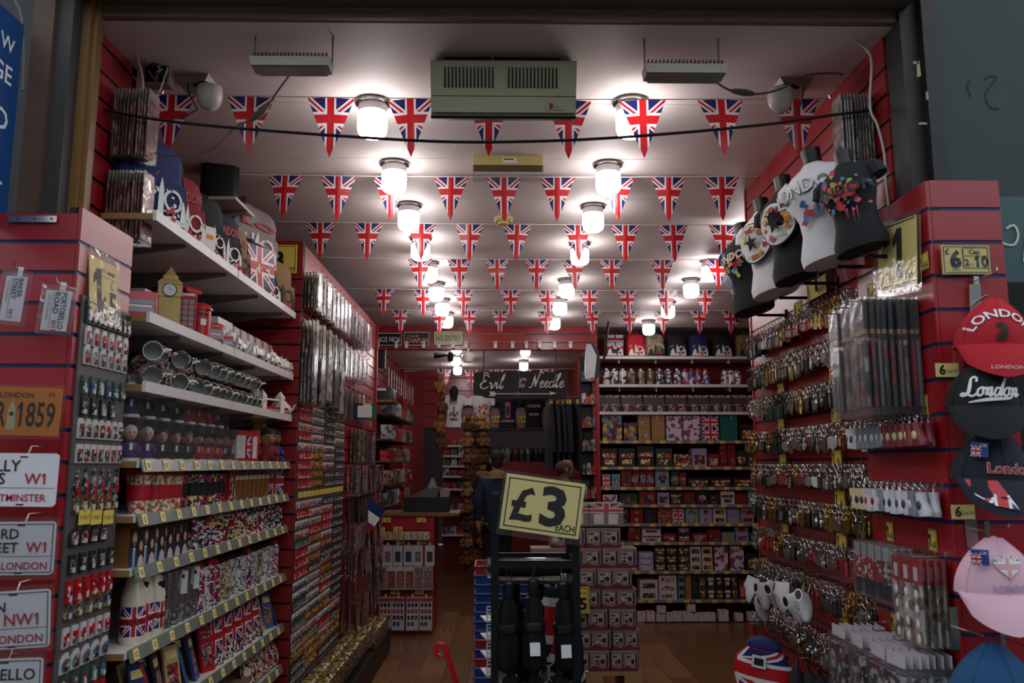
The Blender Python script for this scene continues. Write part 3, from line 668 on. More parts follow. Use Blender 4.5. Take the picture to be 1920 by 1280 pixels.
for px0, px1, y0, y1, txt, pc, lab in ((-8, 50, 510, 605, ('BAKER', 'STREET'), 'W1', 'bagged mini Baker Street W1 plate hung sideways at the left edge'), (68, 135, 537, 622, ('PORTOBELLO', 'ROAD'), 'W11', 'bagged mini Portobello Road W11 plate hung sideways on the red panel')):
    a, b = aY(px0, y1, 2.40), aY(px1, y0, 2.40); w, h = b.x - a.x, b.z - a.z
    t = thing('mini_street_plate', lab, 'sign', (a.x, 2.40, a.z), (0, .08, 0), 'bagged mini street plates')
    obj('plate', MB(signw).box(w * .1, w * .9, 0, .004, h * .06, h * .94), t)
    l = MB(ink, redink)
    for s, xx, sz, mi in ((txt[0], .62, .25, 0), (txt[1], .40, .25, 0)): l.text(s, sz * w, (w * xx, -.001, h * .9), (0, 0, -1), (1, 0, 0), mi, 'L', fit=h * .8 if len(s) > 6 else h * .5, bold=.015)
    l.text(pc, .25 * w, (w * .40, -.001, h * .30), (0, 0, -1), (1, 0, 0), 1, 'L', bold=.015, fit=h * .24); l.text('CITY OF LONDON', .1 * w, (w * .2, -.001, h * .85), (0, 0, -1), (1, 0, 0), 1, 'L', fit=h * .6); l.box(w * .34, w * .345, -.001, 0, h * .1, h * .9)
    obj('lettering', l, t); obj('clear_bag', MB(filmd).box(0, w, -.01, .014, -h * .03, h * 1.05), t); obj('hang_tab', MB(white).box(w * .5, w * .68, 0, .003, h * .95, h * 1.13), t)
    obj('hook', MB(steel).tube([(w * .5, .09, h * 1.1), (w * .5, -.02, h * 1.1), (w * .5, -.03, h * 1.2)], .0022, 5), t)
# price card on the side panel
t = thing('price_card', 'tall bagged yellow price card leaning beside the magnet board', 'price card', (-1.285, 2.56, aX(190, 600, -1.28).z), (0, -.08, 0))
obj('card', MB(ticketp).box(0, .003, 0, .19, 0, .20), t)
l = MB(ink, redink); l.text('1', .2, (.0035, .05, .025), (0, 1, 0), (0, 0, 1), 0, bold=.03); l.text('6', .09, (.0035, .095, .02), (0, 1, 0), (0, 0, 1), 0, bold=.02); l.text('5', .12, (.0035, .155, .02), (0, 1, 0), (0, 0, 1), 0, bold=.03); l.text('£', .045, (.0035, .15, .115), (0, 1, 0), (0, 0, 1)); l.box(.003, .0036, .08, .105, .16, .175, 1); l.box(.003, .0036, .12, .17, .16, .172, 0); l.box(.003, .0036, .075, .18, .148, .1495, 0)
obj('lettering', l, t); obj('clear_bag', MB(film).box(-.004, .008, -.01, .20, -.01, .225), t)
# magnets on the board
def mag(kind):
    P = {'arch': [(-.014, 0), (.014, 0), (.014, .04)] + [(.014 * cos(a), .04 + .014 * sin(a)) for a in (.5, 1.05, 1.57, 2.1, 2.6)] + [(-.014, .04)],
         'tower': [(-.012, 0), (.012, 0), (.011, .012), (.007, .014), (.007, .048), (.0, .066), (-.007, .048), (-.007, .014), (-.011, .012)],
         'rect': [(-.0145, 0), (.0145, 0), (.0145, .05), (-.0145, .05)],
         'strip': [(-.0125, 0), (.0125, 0), (.0125, .06), (-.0125, .06)],
         'spire': [(-.009, 0), (.009, 0), (.013, .012), (.011, .034), (.004, .05), (.0, .075), (-.004, .05), (-.011, .034), (-.013, .012)],
         'ship': [(-.018, .004), (.016, 0), (.02, .02), (.012, .02), (.012, .046), (.004, .055), (-.004, .05), (-.006, .022), (-.018, .02)],
         'wide': [(-.02, 0), (.02, 0), (.02, .036), (.012, .05), (-.006, .046), (-.02, .032)]}[kind[0]]
    m = MB(kind[1], kind[2], kind[3] if len(kind) > 3 else kind[2]); m.prism(P, 0, .005, 'yz', 0)
    zs = max(p[1] for p in P); m.prism([(p[0] * .72, zs * .12 + p[1] * .62) for p in P], .005, .008, 'yz', 1); m.box(.005, .0095, -.006, .006, zs * .1, zs * .34, 2)
    return m.mesh('magnet')
mwhite = M('magnet_white', (200, 194, 188), .35); mdark = M('magnet_dark', (36, 34, 34), .4); mgreen = M('magnet_green', (52, 74, 62), .4); mr = M('magnet_red', (176, 26, 34), .3)
MAGS = {'a': mag(('arch', mwhite, mtin, mdark)), 'b': mag(('arch', mwhite, mred, mdark)), 't': mag(('tower', mgold, mtin, mwhite)), 'r': mag(('rect', mwhite, mtin, msil)), 's': mag(('strip', mdark, msil, mwhite)),
        'p': mag(('spire', msil, mtin, mr)), 'g': mag(('arch', mgreen, mblue, mwhite)), 'h': mag(('ship', mgold, mblue, mwhite)), 'w': mag(('wide', mdark, mtin, mwhite)), 'k': mag(('strip', mr, mred, mwhite)), 'd': mag(('rect', mdark, msil, mwhite)), 'u': mag(('rect', mwhite, mred, mblue)),
        'y': mag(('spire', mgold, mgold, mr)), 'B': mag(('wide', mwhite, mblue, mdark)), 'o': mag(('rect', M('magnet_orange', (186, 96, 40), .4), mgold, mdark))}
rowsM = [(614, 's', 9, .032, 'dark strip'), (655, 'b', 6, .044, 'pink'), (690, 'a', 6, .044, 'upper arched'), (745, 'g', 6, .044, 'green arched'), (783, 'd', 4, .04, 'dark oblong'), (824, 'a', 7, .042, 'white arched'), (868, 'r', 7, .042, 'white oblong'), (928, 'p', 6, .046, 'spired tower'), (958, 't', 6, .046, 'clock tower'),
         (1014, 'w', 4, .06, 'boxed dark'), (1062, 'd', 5, .052, 'grey oblong'), (1112, 'k', 6, .046, 'red strip'), (1140, 'h', 5, .052, 'gilt ship'), (1186, 'u', 6, .046, 'white edged'), (1228, 'B', 5, .058, 'blue bridge'), (1268, 'g', 5, .055, 'blue arched'), (1310, 'k', 6, .046, 'lowest red strip')]
for py, k, n, sp, nm in rowsM:
    z = aX(190, py, -1.29).z; span = .335
    for i in range(n):
        y = 2.545 + (i + .5) * (.31 / max(n, 5)); place(MAGS[k], 'fridge_magnet', '%s magnet from the camera in the %s row of the grey magnet board' % (nth(i), nm), 'magnet', (-1.292, y, z), group='magnets on the grey board', sc=(1.3, 1.18, 1.16))
for i in range(3):
    q = aX((147, 170, 193)[i], 972, -1.285); t = thing('price_ticket', 'small yellow price ticket on the magnet board, %s of three' % nth(i), 'price ticket', (-1.285, q.y, q.z - .02), group='tickets on the magnet board')
    obj('ticket', MB(ticket).box(0, .002, 0, .07, 0, .045), t); obj('lettering', MB(ink).text('1 4 for 5', .022, (.0025, .035, .015), (0, 1, 0), (0, 0, 1), fit=.06), t)
# pen packets high on the left slat wall
cardr = MP('pen_card', [(96, 40, 34), (130, 60, 46), (70, 28, 26), (160, 120, 100)], 40, .35)
PK1 = blister(.085, .235, .005, cardr, film, M('pale_header', (150, 132, 128), .4))
lw = bpy.data.objects['wall_left_front']
for r, (pt, lab) in enumerate(((181, 'upper'), (340, 'lower'))):
    z = aX(235, pt, -1.40).z
    for k in range(11):
        place(PK1, 'pen_packet', '%s pen packet from the wall in the %s bunch on the left slat wall' % (nth(k), lab), 'packet', (-1.415 + k * .0125, 2.93, z), (0, 0, RN.uniform(-.06, .06)), 'pen packets on the left slat wall')
    tag(obj('hook', MB(steel).tube([(-1.43, 2.93, z + .012), (-1.262, 2.93, z + .012), (-1.258, 2.93, z + .024)], .0026, 6)), 'steel hook carrying the %s bunch of pen packets' % lab, 'hook')

# ================================================================ LEFT SHELVES
SZ = [2.57, 2.20, 1.955, 1.69, 1.505, 1.327, 1.058, .778, .555]
SN = ['bag shelf', 'red model shelf', 'mug shelf', 'boxed figure shelf', 'travel cup shelf', 'portrait tin shelf', 'bottle shelf', 'gift bag shelf', 'lowest left shelf']
SD = ['white wall shelf of bags under the ceiling on the left', 'white wall shelf holding red London models', 'white wall shelf full of mugs', 'wall shelf of clear boxed figures with price rail', 'wall shelf of red travel cups with price rail', 'wall shelf of portrait tins with price rail', 'wall shelf of bottles with price rail', 'wall shelf of flag gift bags with price rail', 'lowest visible wall shelf on the left']
green = M('green_price_strip', (104, 138, 112), .4); railm = clear('rail_plastic', (230, 232, 230), .35, .2)
brk = MB(M('bracket_grey', (120, 116, 112), .5)).prism([(-.42, 0), (0, 0), (0, -.015), (-.38, -.07), (-.42, -.07)], -.006, .006).mesh('bracket')
TXT = ['', '', '', '10', '5', '15', '12', '4', '5']
for i, z in enumerate(SZ):
    t = thing('wall_shelf', SD[i], 'shelf', (-1.245, 2.88, z))
    m = MB(shelfw, pine); m.prism([(-.185, 0), (0, 0), (0, 2.04), (-.445, 2.04), (-.445, .225), (-.185, .225)], -.022, 0, 'xy', 0)
    m.box(-.185, 0, -.001, 0, -.022, 0, 1); obj('board', m, t)
    for y in (.35, .85, 1.35, 1.85): obj('bracket', brk, t, (-.015, y, -.022), (0, 0, 0))
    if i < 3:
        m = MB(shelfw)
        for y0, y1 in ((.0, .93), (.94, 2.04)): m.box(0, .012, y0, y1, -.026, .012)
        obj('front_lip', m, t)
    else:
        m = MB(green, railm).prism([(0, .006), (.006, .006), (.018, -.036), (.012, -.036)], 0.02, 2.04, 'xz', 0)
        m.prism([(.0062, .006), (.008, .006), (.020, -.036), (.0182, -.036)], 0.02, 2.04, 'xz', 1); obj('price_rail', m, t)
        tk = MB(ticketp, ink).box(0, .0012, -.02, .02, -.036, 0, 0); tk.text(TXT[i], .026, (.0016, .0, -.028), (0, 1, 0), (0, 0, 1), 1, bold=.02, fit=.03); tk = tk.mesh('price_ticket')
        for k in range(13): obj('price_ticket', tk, t, (.0095, .06 + k * .155, .004), (0, -.27, 0))
def SY(px, i, X=-1.33): return yat(px, X, SZ[i] + .05)

# --- bag shelf
navyc = M('navy_canvas', (24, 36, 92), .8); redc = M('crimson_canvas', (130, 14, 30), .8); blkc = M('black_canvas', (20, 20, 24), .8); tanc = M('tan_canvas', (136, 108, 76), .85); greyc2 = M('grey_canvas', (150, 138, 136), .85); dnavy = M('dark_navy_canvas', (22, 26, 46), .8)
bags = [(300, navyc, whiteink, .34, .34, 'bright blue skyline backpack, nearest on the bag shelf', None), (348, redc, whiteink, .28, .29, 'crimson skyline backpack beside the blue one on the bag shelf', 'LONDON'), (398, blkc, whiteink, .20, .30, 'black holdall with straps between the crimson and London bags', None), (424, dnavy, whiteink, .26, .29, 'dark navy bag lettered LONDON in red on the bag shelf', 'LONDON'), (446, tanc, M('brown_print', (60, 46, 36), .7), .22, .27, 'tan LONDON bag in the middle of the bag shelf', 'LONDON'), (505, dnavy, whiteink, .22, .20, 'small navy skyline bag at the far front of the bag shelf', None), (527, tanc, M('dark_print', (40, 36, 34), .7), .30, .30, 'tan skyline bag at the far end of the bag shelf', None)]
for px, bm, pm, w, h, lab, tx in bags:
    place(backpack(bm, pm, w * .82, .15, h, text=tx, strap=blkc), 'backpack', lab, 'bag', (-1.36, SY(px, 0, -1.3), SZ[0]), (0, 0, radians(64)), 'bags on the left bag shelf')
place(backpack(greyc2, whiteink, .36, .2, .34, text='LO'), 'backpack', 'large pale grey skyline bag piled above the tan bags', 'bag', (-1.42, SY(490, 0, -1.3), SZ[0] + .17), (0, .1, radians(60)), 'bags on the left bag shelf')
t = place(backpack(dnavy, whiteink, .27, .14, .27), 'backpack', 'worn Union Jack bag on the bag shelf', 'bag', (-1.34, SY(475, 0, -1.3), SZ[0]), (0, 0, radians(66)), 'bags on the left bag shelf')
obj('flag_print', MB(jackp).face([(-.12, -.097, .02), (.12, -.097, .02), (.11, -.082, .24), (-.11, -.082, .24)], 0, [(0, 0), (1, 0), (1, 1), (0, 1)]), t)
t = thing('hang_tag', 'white swing tag with orange mark on the black holdall', 'tag', (-1.262, SY(398, 0, -1.25), SZ[0] + .03), (0, 0, radians(60)))
obj('card', MB(white, M('orange_mark', (220, 130, 30), .5)).box(-.03, .03, 0, .002, 0, .10).box(-.02, .02, -.001, 0, .045, .065, 1), t)
q = aY(515, 512, 4.9); t = thing('price_card', 'yellow card ending in EACH on the red pillar beyond the bags', 'price card', (q.x - .02, 4.895, q.z)); w = aY(556, 512, 4.9).x - q.x + .02
obj('card', MB(ticket).box(0, w, 0, .004, 0, .175), t); l = MB(ink).box(.008, w - .008, -.001, 0, .165, .168).box(.008, w - .008, -.001, 0, .007, .010).box(w - .011, w - .008, -.001, 0, .007, .168); l.text('3', .13, (.045, -.001, .04), bold=.04); l.text('EACH', .026, (w - .045, -.001, .02), bold=.02); obj('lettering', l, t)
# loudspeaker on its own small shelf
q = aX(420, 385, -1.45)
t = thing('speaker_shelf', 'small white shelf under the black loudspeaker', 'shelf', (-1.70, q.y - .15, q.z)); obj('board', MB(shelfw).box(0, .36, 0, .4, -.016, 0), t); obj('bracket', brk, t, (.36, .2, -.016), (0, 0, 0), (.8, 1, 1))
t = thing('loudspeaker', 'black loudspeaker standing on small shelf below the ceiling', 'speaker', (-1.49, q.y + .03, q.z), (0, 0, radians(20)))
m = MB(black).rbox(0, 0, 0, .25, .19, .2, .03, top=.02); obj('cabinet', m, t); obj('grille', MB(blackm).rbox(.0, -.1, .02, .23, .15, .02, .008), t); obj('bracket_knob', MB(black).prism([(.09, .03), (.14, .06), (.13, .08), (.09, .06)], .0, .03), t)

# --- red model shelf
def bus(l=.16, w=.06, h=.085):
    m = MB(busred).rbox(0, 0, .012, h, l, w, .012, top=.008)
    wn = MB(M('bus_window', (150, 160, 172), .15), white)
    for s in (-1, 1):
        for zz in (.032, .06): wn.box(-l * .45, l * .45, s * w / 2 - (.001 if s < 0 else -.0), s * w / 2 + (.001 if s > 0 else 0), zz, zz + .015, 0)
        wn.box(-l * .45, l * .4, s * w / 2 - (.0012 if s < 0 else 0), s * w / 2 + (.0012 if s > 0 else 0), .049, .057, 1)
    for s in (-1, 1):
        for zz in (.03, .06): wn.box(s * l / 2 - .001, s * l / 2 + .001, -w * .35, w * .35, zz, zz + .015, 0)
    wh = MB(black)
    for x in (-.05, .05):
        for s in (-1, 1): wh.lathe([(.012, -.004), (.012, .004)], 12, (x, s * w / 2 * .9, .012), axis='y')
    return [('body', m.mesh('bus_body')), ('windows', wn.mesh('windows')), ('wheels', wh.mesh('wheels'))]
def clocktower(w=.07, h=.26, m1=None):
    g = m1 or gold; m = MB(g).box(-w / 2, w / 2, -w / 2, w / 2, 0, h * .5)
    for k in range(6):
        x = -w / 2 + w * (k + .5) / 6
        for s in (-1, 1): m.box(x - .002, x + .002, s * w / 2 - .002, s * w / 2 + .002, 0, h * .5); m.box(s * w / 2 - .002, s * w / 2 + .002, x - .002, x + .002, 0, h * .5)
    m.box(-w * .56, w * .56, -w * .56, w * .56, h * .5, h * .7)
    ro = MB(g)
    def sq(a, z): return [(-a, -a, z), (a, -a, z), (a, a, z), (-a, a, z)]
    ro.loft([sq(w * .6, h * .7), sq(w * .6, h * .72), sq(w * .42, h * .78), sq(w * .36, h * .79), sq(w * .36, h * .84), sq(w * .3, h * .85), sq(w * .07, h * .97), sq(w * .02, h)])
    f = MB(white, ink)
    for ax, s in (('y', -1), ('x', 1), ('y', 1), ('x', -1)):
        c = (0, s * w * .565, h * .6) if ax == 'y' else (s * w * .565, 0, h * .6)
        f.lathe([(w * .36, -.001), (w * .36, .001)], 16, c, 1, axis=ax); f.lathe([(w * .31, -.0016), (w * .31, .0016)], 16, c, 0, axis=ax)
        if ax == 'y': f.box(-.001, .001, c[1] + s * .0016 - .0005, c[1] + s * .0016 + .0005, h * .6, h * .66, 1); f.box(0, w * .2, c[1] + s * .0016 - .0005, c[1] + s * .0016 + .0005, h * .597, h * .603, 1)
    return [('shaft', m.mesh('shaft')), ('roof', ro.mesh('roof')), ('clock_faces', f.mesh('clock_faces'))]
def phonebox(w=.075, h=.2):
    m = MB(busred).box(-w / 2, w / 2, -w / 2, w / 2, 0, h * .86); r = MB(busred).lathe([(w * .72, h * .86), (w * .72, h * .92), (w * .5, h * .97), (w * .2, h)], 4, mi=0)
    wn = MB(M('pane_grey', (150, 150, 150), .15), white)
    for s in (-1, 1):
        for k in range(6):
            z = h * (.1 + k * .105)
            for x in (-.28, 0, .28): wn.box(w * (x - .11), w * (x + .11), s * w / 2 - .001, s * w / 2 + .001, z, z + h * .085); wn.box(s * w / 2 - .001, s * w / 2 + .001, w * (x - .11), w * (x + .11), z, z + h * .085)
        wn.box(-w * .4, w * .4, s * w / 2 - .0012, s * w / 2 + .0012, h * .78, h * .83, 1); wn.box(s * w / 2 - .0012, s * w / 2 + .0012, -w * .4, w * .4, h * .78, h * .83, 1)
    return [('kiosk', m.mesh('kiosk')), ('roof', r.mesh('roof')), ('windows', wn.mesh('windows'))]
def postbox(r=.04, h=.17):
    m = MB(busred, black).lathe([(r * 1.08, 0), (r * 1.08, .012), (r, .016), (r, h * .8)], 18); m.box(-.02, .02, -r - .002, -r + .01, h * .66, h * .7, 1)
    return [('pillar', m.mesh('pillar')), ('cap', MB(busred).lathe([(r * 1.15, h * .8), (r * 1.15, h * .86), (r * .95, h * .93), (r * .4, h)], 18).mesh('cap')), ('notice', MB(white).box(-.012, .012, -r - .002, -r + .01, h * .4, h * .56).mesh('notice'))]
Z = SZ[1]; rz = radians(60)
place(bus(.17, .08, .11), 'model_bus', 'red double decker model bus, nearest on the red model shelf', 'model', (-1.36, SY(262, 1), Z), (0, 0, radians(25)))
place(clocktower(.075, .25), 'clock_tower_model', 'gold clock tower model on the red model shelf', 'model', (-1.30, SY(316, 1, -1.30), Z), (0, 0, radians(20)))
place(phonebox(.085, .22), 'telephone_box_model', 'tall red telephone box model behind the gold clock tower', 'model', (-1.32, SY(346, 1, -1.32), Z), (0, 0, radians(20)))
place(postbox(.046, .17), 'post_box_model', 'red pillar box model in the middle of the red model shelf', 'model', (-1.30, SY(373, 1, -1.30), Z), (0, 0, radians(40)))
for i, (px, s) in enumerate(((392, .9), (405, .8), (418, .7))): place(postbox(.04, .14) if i == 1 else bus(.13, .06, .1), 'money_box', ('small red bus money box beside the pillar box model', 'squat red pillar money box next to the bus money box', 'small red bus model by the teapots')[i], 'money box', (-1.29, SY(px, 1, -1.29), Z), (0, 0, radians(35)), sc=s)
gbox = M('glossy_white_carton', (214, 212, 214), .2, coat=.3); 
for i in range(8):
    y = SY(395 + i * 14, 1, -1.42); w = .05 if i else .06
    m = MB(gbox, busred, mtin); m.box(-.05, .05, -w, w, 0, .19 - .008 * (i > 1)); m.box(.05, .051, -w, -w * .7, 0, .185, 1) if i > 1 else None; m.box(.05, .0512, -w * .6, w * .8, .03, .12, 2) if i > 1 else None
    tag(obj('gift_carton', m, None, (-1.42, y, Z)), '%s glossy white carton from the camera at the back of the red model shelf' % nth(i), 'box', 'white cartons on the red model shelf')
for i in range(4): tag(obj('gift_carton', MB(gbox, black, busred).box(-.06, .06, -.05, .05, 0, .2).box(.06, .0605, -.04, .04, .05, .15, 1).box(-.04, .04, -.0505, -.05, .02, .17, 1 + i % 2), None, (-1.53, SY(250 + i * 34, 1, -1.53), Z)), ('%s boxed model in the back row near the gold clock tower' % nth(i)), 'box', 'boxed models behind the clock tower')
def teapot(r=.045):
    b = MB(ceram, tint).lathe([(r * .6, 0), (r * .95, r * .35), (r, r * .8), (r * .85, r * 1.3), (r * .5, r * 1.6)], 14, mis=[0, 1, 0, 0])
    return [('pot', b.mesh('pot')), ('lid', MB(ceram).lathe([(r * .52, r * 1.58), (r * .4, r * 1.78), (r * .1, r * 1.9), (r * .14, r * 2.02), (r * .05, r * 2.12)], 12).mesh('lid')), ('spout', MB(ceram).tube([(r * .85, 0, r * .6), (r * 1.35, 0, r * .9), (r * 1.6, 0, r * 1.45)], [r * .22, r * .16, r * .1], 8).mesh('spout')), ('handle', MB(ceram).tube([(-r * .8, 0, r * 1.3), (-r * 1.4, 0, r * 1.25), (-r * 1.5, 0, r * .8), (-r * .9, 0, r * .45)], r * .1, 6).mesh('handle'))]
TP = teapot(); TP2 = teapot(.05)
for i, px in enumerate((432, 447, 462, 476, 488, 499, 509, 518, 527, 535)):
    place(TP2 if i % 3 == 0 else TP, 'teapot', '%s white ceramic teapot from the camera on the red model shelf' % nth(i), 'teapot', (-1.285, SY(px, 1, -1.285), Z), (0, 0, radians(RN.choice((-50, 120, -20)))), 'teapots on the red model shelf', 1 if i % 2 else 1.1)

# --- mug shelf
MUGS = [mugproto(ceram), mugproto(MP('mug_print', [(224, 220, 214), (214, 210, 204), (40, 40, 60), (150, 30, 40), (224, 220, 214)], 110, .2)), mugproto(MP('mug_map_print', [(214, 212, 208), (120, 120, 124), (60, 60, 66), (214, 212, 208)], 70, .2))]
Z = SZ[2]
up = [(253, 664), (277, 662), (308, 665), (324, 668), (354, 678), (373, 680), (387, 682), (401, 694), (413, 697), (424, 700), (434, 703), (446, 706), (455, 708)]
lo = [(256, 690), (275, 692), (309, 704), (323, 706), (342, 712), (358, 716), (372, 722), (386, 726), (399, 731), (410, 734), (420, 738), (430, 742), (440, 745), (449, 748), (458, 750)]
for r, (pp, dz, nm) in enumerate(((up, .135, 'upper'), (lo, .046, 'lower'))):
    for i, (px, py) in enumerate(pp):
        y = SY(px, 2, -1.32); back = (i % 2) * .05
        place(MUGS[(i + r) % 3], 'mug', '%s mug from the camera in the %s row of the mug shelf' % (nth(i), nm), 'mug', (-1.30 - (.02 if i < 4 and i % 2 else 0), y + .09, Z + dz), (radians(90), radians(-8), radians(24)), 'mugs on the mug shelf', .88 if i < 8 else .84)
for i, px in enumerate((265, 316, 363, 418, 452)):
    t = thing('mug_stand', '%s wire mug stand from the camera on the mug shelf' % nth(i), 'stand', (-1.33, SY(px, 2, -1.33) + .12, Z), group='wire mug stands')
    m = MB(steel)
    for s in (-.045, .045): m.tube([(0, s, .003), (0, s, .185), (.03, s, .20)], .0018, 5); m.tube([(-.03, s, .003), (.06, s, .003)], .0018, 5)
    m.tube([(0, -.045, .175), (0, .045, .175)], .0018, 5); obj('wire_frame', m, t)
PLATE = MB(ceram, tint).lathe([(.035, 0), (.075, .008), (.078, .011), (.034, .004)], 20, mis=[0, 0, 1]).mesh('plate')
for i, px in enumerate((244, 250, 292, 297, 302, 335, 340, 380)): tag(obj('saucer', PLATE, None, (-1.37, SY(px, 2, -1.37) + .16, Z + .08), (radians(96), 0, radians(28))), '%s saucer standing on edge between the mugs' % nth(i), 'saucer', 'saucers on the mug shelf')
place(clocktower(.035, .16, ceram), 'clock_tower_model', 'white ceramic clock tower at the far end of the mug shelf', 'model', (-1.29, SY(478, 2, -1.29), Z), (0, 0, .3))
t = thing('bridge_model', 'white ceramic tower bridge model with red banding on the mug shelf', 'model', (-1.29, SY(508, 2, -1.29), Z), (0, 0, radians(68)))
for x in (-.08, .08): obj('tower', MB(ceram).box(x - .018, x + .018, -.02, .02, 0, .1).loft([[(x - .02, -.022, .1), (x + .02, -.022, .1), (x + .02, .022, .1), (x - .02, .022, .1)], [(x - .002, -.002, .135), (x + .002, -.002, .135), (x + .002, .002, .135), (x - .002, .002, .135)]]), t)
obj('deck', MB(ceram, busred).box(-.14, .14, -.015, .015, .025, .034).box(-.08, .08, -.012, .012, .08, .09).box(-.14, .14, -.0165, -.015, .03, .045, 1), t)
for i, px in enumerate((522, 531, 539)): place(TP2, 'teapot', '%s white teapot from the bridge model on the mug shelf' % nth(i), 'teapot', (-1.285, SY(px, 2, -1.285), Z), (0, 0, radians(-60 + 40 * i)), 'teapots at the end of the mug shelf')
# --- boxed figures
def figure(suit, hair, hatm=None, face=skin1):
    b = MB(suit, whiteink).lathe([(.022, .012), (.028, .03), (.026, .05), (.02, .066), (.01, .072)], 12, sy=.8); b.box(-.005, .005, -.024, -.018, .04, .064, 1)
    for s in (-1, 1): b.tube([(s * .02, 0, .062), (s * .03, -.006, .045), (s * .02, -.018, .034)], .006, 6)
    hd = MB(face).ball((0, 0, .098), .024, 0, 12, 8, (.9, .95, 1.1)).ball((0, -.024, .096), .005, 0, 6, 4)
    e = MB(ink, redink)
    for s in (-1, 1): e.ball((s * .008, -.0215, .102), .0028, 0, 6, 4)
    e.box(-.006, .006, -.0225, -.019, .0855, .087, 1)
    hr = MB(hair).ball((0, .004, .106), .0255, 0, 12, 6, (.98, .95, .95))
    pr = [('body', b.mesh('figure_body')), ('head', hd.mesh('head'), [('hair', hr.mesh('hair')), ('face', e.mesh('face'))]), ('base', MB(M('figure_base', (190, 186, 182), .35)).lathe([(.036, 0), (.034, .012)], 16).mesh('base')), ('clear_box', MB(film).box(-.045, .045, -.045, .045, -.001, .155).mesh('clear_box'))]
    if hatm: pr[1][2].append(('bearskin', MB(hatm).lathe([(.021, .108), (.024, .118), (.024, .136), (.017, .148), (.006, .152)], 12).mesh('bearskin')))
    return pr
suitd = M('dark_suit', (34, 32, 34), .7); purple = M('purple_dress', (64, 40, 96), .6); hairg = M('grey_hair', (186, 180, 172), .7); hairb = M('dark_hair', (38, 28, 24), .6); tunic = M('guard_tunic', (176, 22, 30), .6)
FG = [figure(purple, hairg), figure(suitd, hairb), figure(tunic, hairb, black), figure(suitd, M('brown_hair', (92, 62, 40), .6))]
seq = [0, 0, 1, 1, 3, 2, 2, 2, 3, 2]
nmf = ['purple lady', 'dark suited man', 'red guard', 'brown haired man']
Z = SZ[3]
for lay in (0, 1):
    for i in range(10 if lay == 0 else 8):
        px = (243, 274, 302, 328, 350, 370, 388, 405, 420, 434)[i] + (6 if lay else 0); k = seq[i + lay] if i + lay < 10 else 2
        place(FG[k], 'boxed_figure', '%s figure in a clear box, %s from the camera, %s layer' % (nmf[k], nth(i), 'top' if lay else 'bottom'), 'figure', (-1.315 - lay * .02, SY(px, 3, -1.315), Z + lay * .156), (0, 0, radians(35)), 'boxed figures on the left shelf', 1)
for i, (px, c) in enumerate(((444, 'u'), (455, 'r'), (467, 'u'))):
    m = MB(busred, ceram, jackp).box(-.04, .04, -.04, .04, 0, .155); m.box(-.03, .03, -.0415, -.04, .02, .13, 1 if i != 1 else 2); m.box(.04, .0415, -.03, .03, .02, .13, 2 if i == 1 else 1)
    tag(obj('gift_carton', m, None, (-1.30, SY(px, 3, -1.30), Z), (0, 0, .5)), '%s red and white carton beyond the boxed figures' % nth(i), 'box', 'red and white cartons past the figures')
fur = lambda n, c: M('plush_' + n, c, .95, var=.3, scale=90, bump=.6)
def plush(bm, hm, pom):
    return [('body', MB(bm).ball((0, 0, .06), .06, 0, 12, 8, (.9, .8, 1)).mesh('plush_body')), ('head', MB(hm).ball((0, -.01, .14), .05, 0, 12, 8).ball((0, -.055, .13), .02, 0, 8, 6).mesh('plush_head'), [('hat', MB(pom).ball((0, 0, .165), .054, 0, 12, 8, (1, 1, .75)).mesh('hat')), ('eyes', MB(ink).ball((-.018, -.056, .15), .005).ball((.018, -.056, .15), .005).mesh('eyes'))]), *[('arm', MB(bm).tube([(s * .04, 0, .09), (s * .062, -.02, .06), (s * .055, -.04, .04)], [.018, .016, .015], 8).mesh('arm')) for s in (-1, 1)], *[('leg', MB(bm).tube([(s * .03, -.02, .02), (s * .04, -.07, .018)], [.02, .017], 8).mesh('leg')) for s in (-1, 1)]]
for i, (px, bm, hm, pm, lab) in enumerate(((497, fur('red', (120, 30, 34)), fur('tan', (150, 110, 76)), fur('charcoal', (44, 44, 46)), 'plush toy in red with dark woolly hat on the figure shelf'), (508, fur('blue', (40, 60, 110)), fur('brown', (120, 84, 56)), fur('black', (30, 28, 28)), 'plush toy in blue behind the woolly hatted one'), (530, fur('green', (60, 74, 60)), fur('brown', (120, 84, 56)), fur('orange', (176, 92, 30)), 'plush toy with big orange woolly head at the shelf end'))):
    place(plush(bm, hm, pm), 'plush_toy', lab, 'plush toy', (-1.31, SY(px, 3, -1.31), Z), (0, 0, radians(50)), sc=.95)
for i, (px, c) in enumerate(((482, (190, 160, 60)), (489, (60, 90, 150)))): place(plush(fur('y%d' % i, c), fur('tan', (0, 0, 0)), fur('y%d' % i, c)), 'plush_toy', ('small yellow plush toy standing in the figure shelf middle', 'small blue plush toy beside the yellow one')[i], 'plush toy', (-1.35, SY(px, 3, -1.35), Z + .1 * (1 - i)), (0, 0, radians(50)), sc=.8)
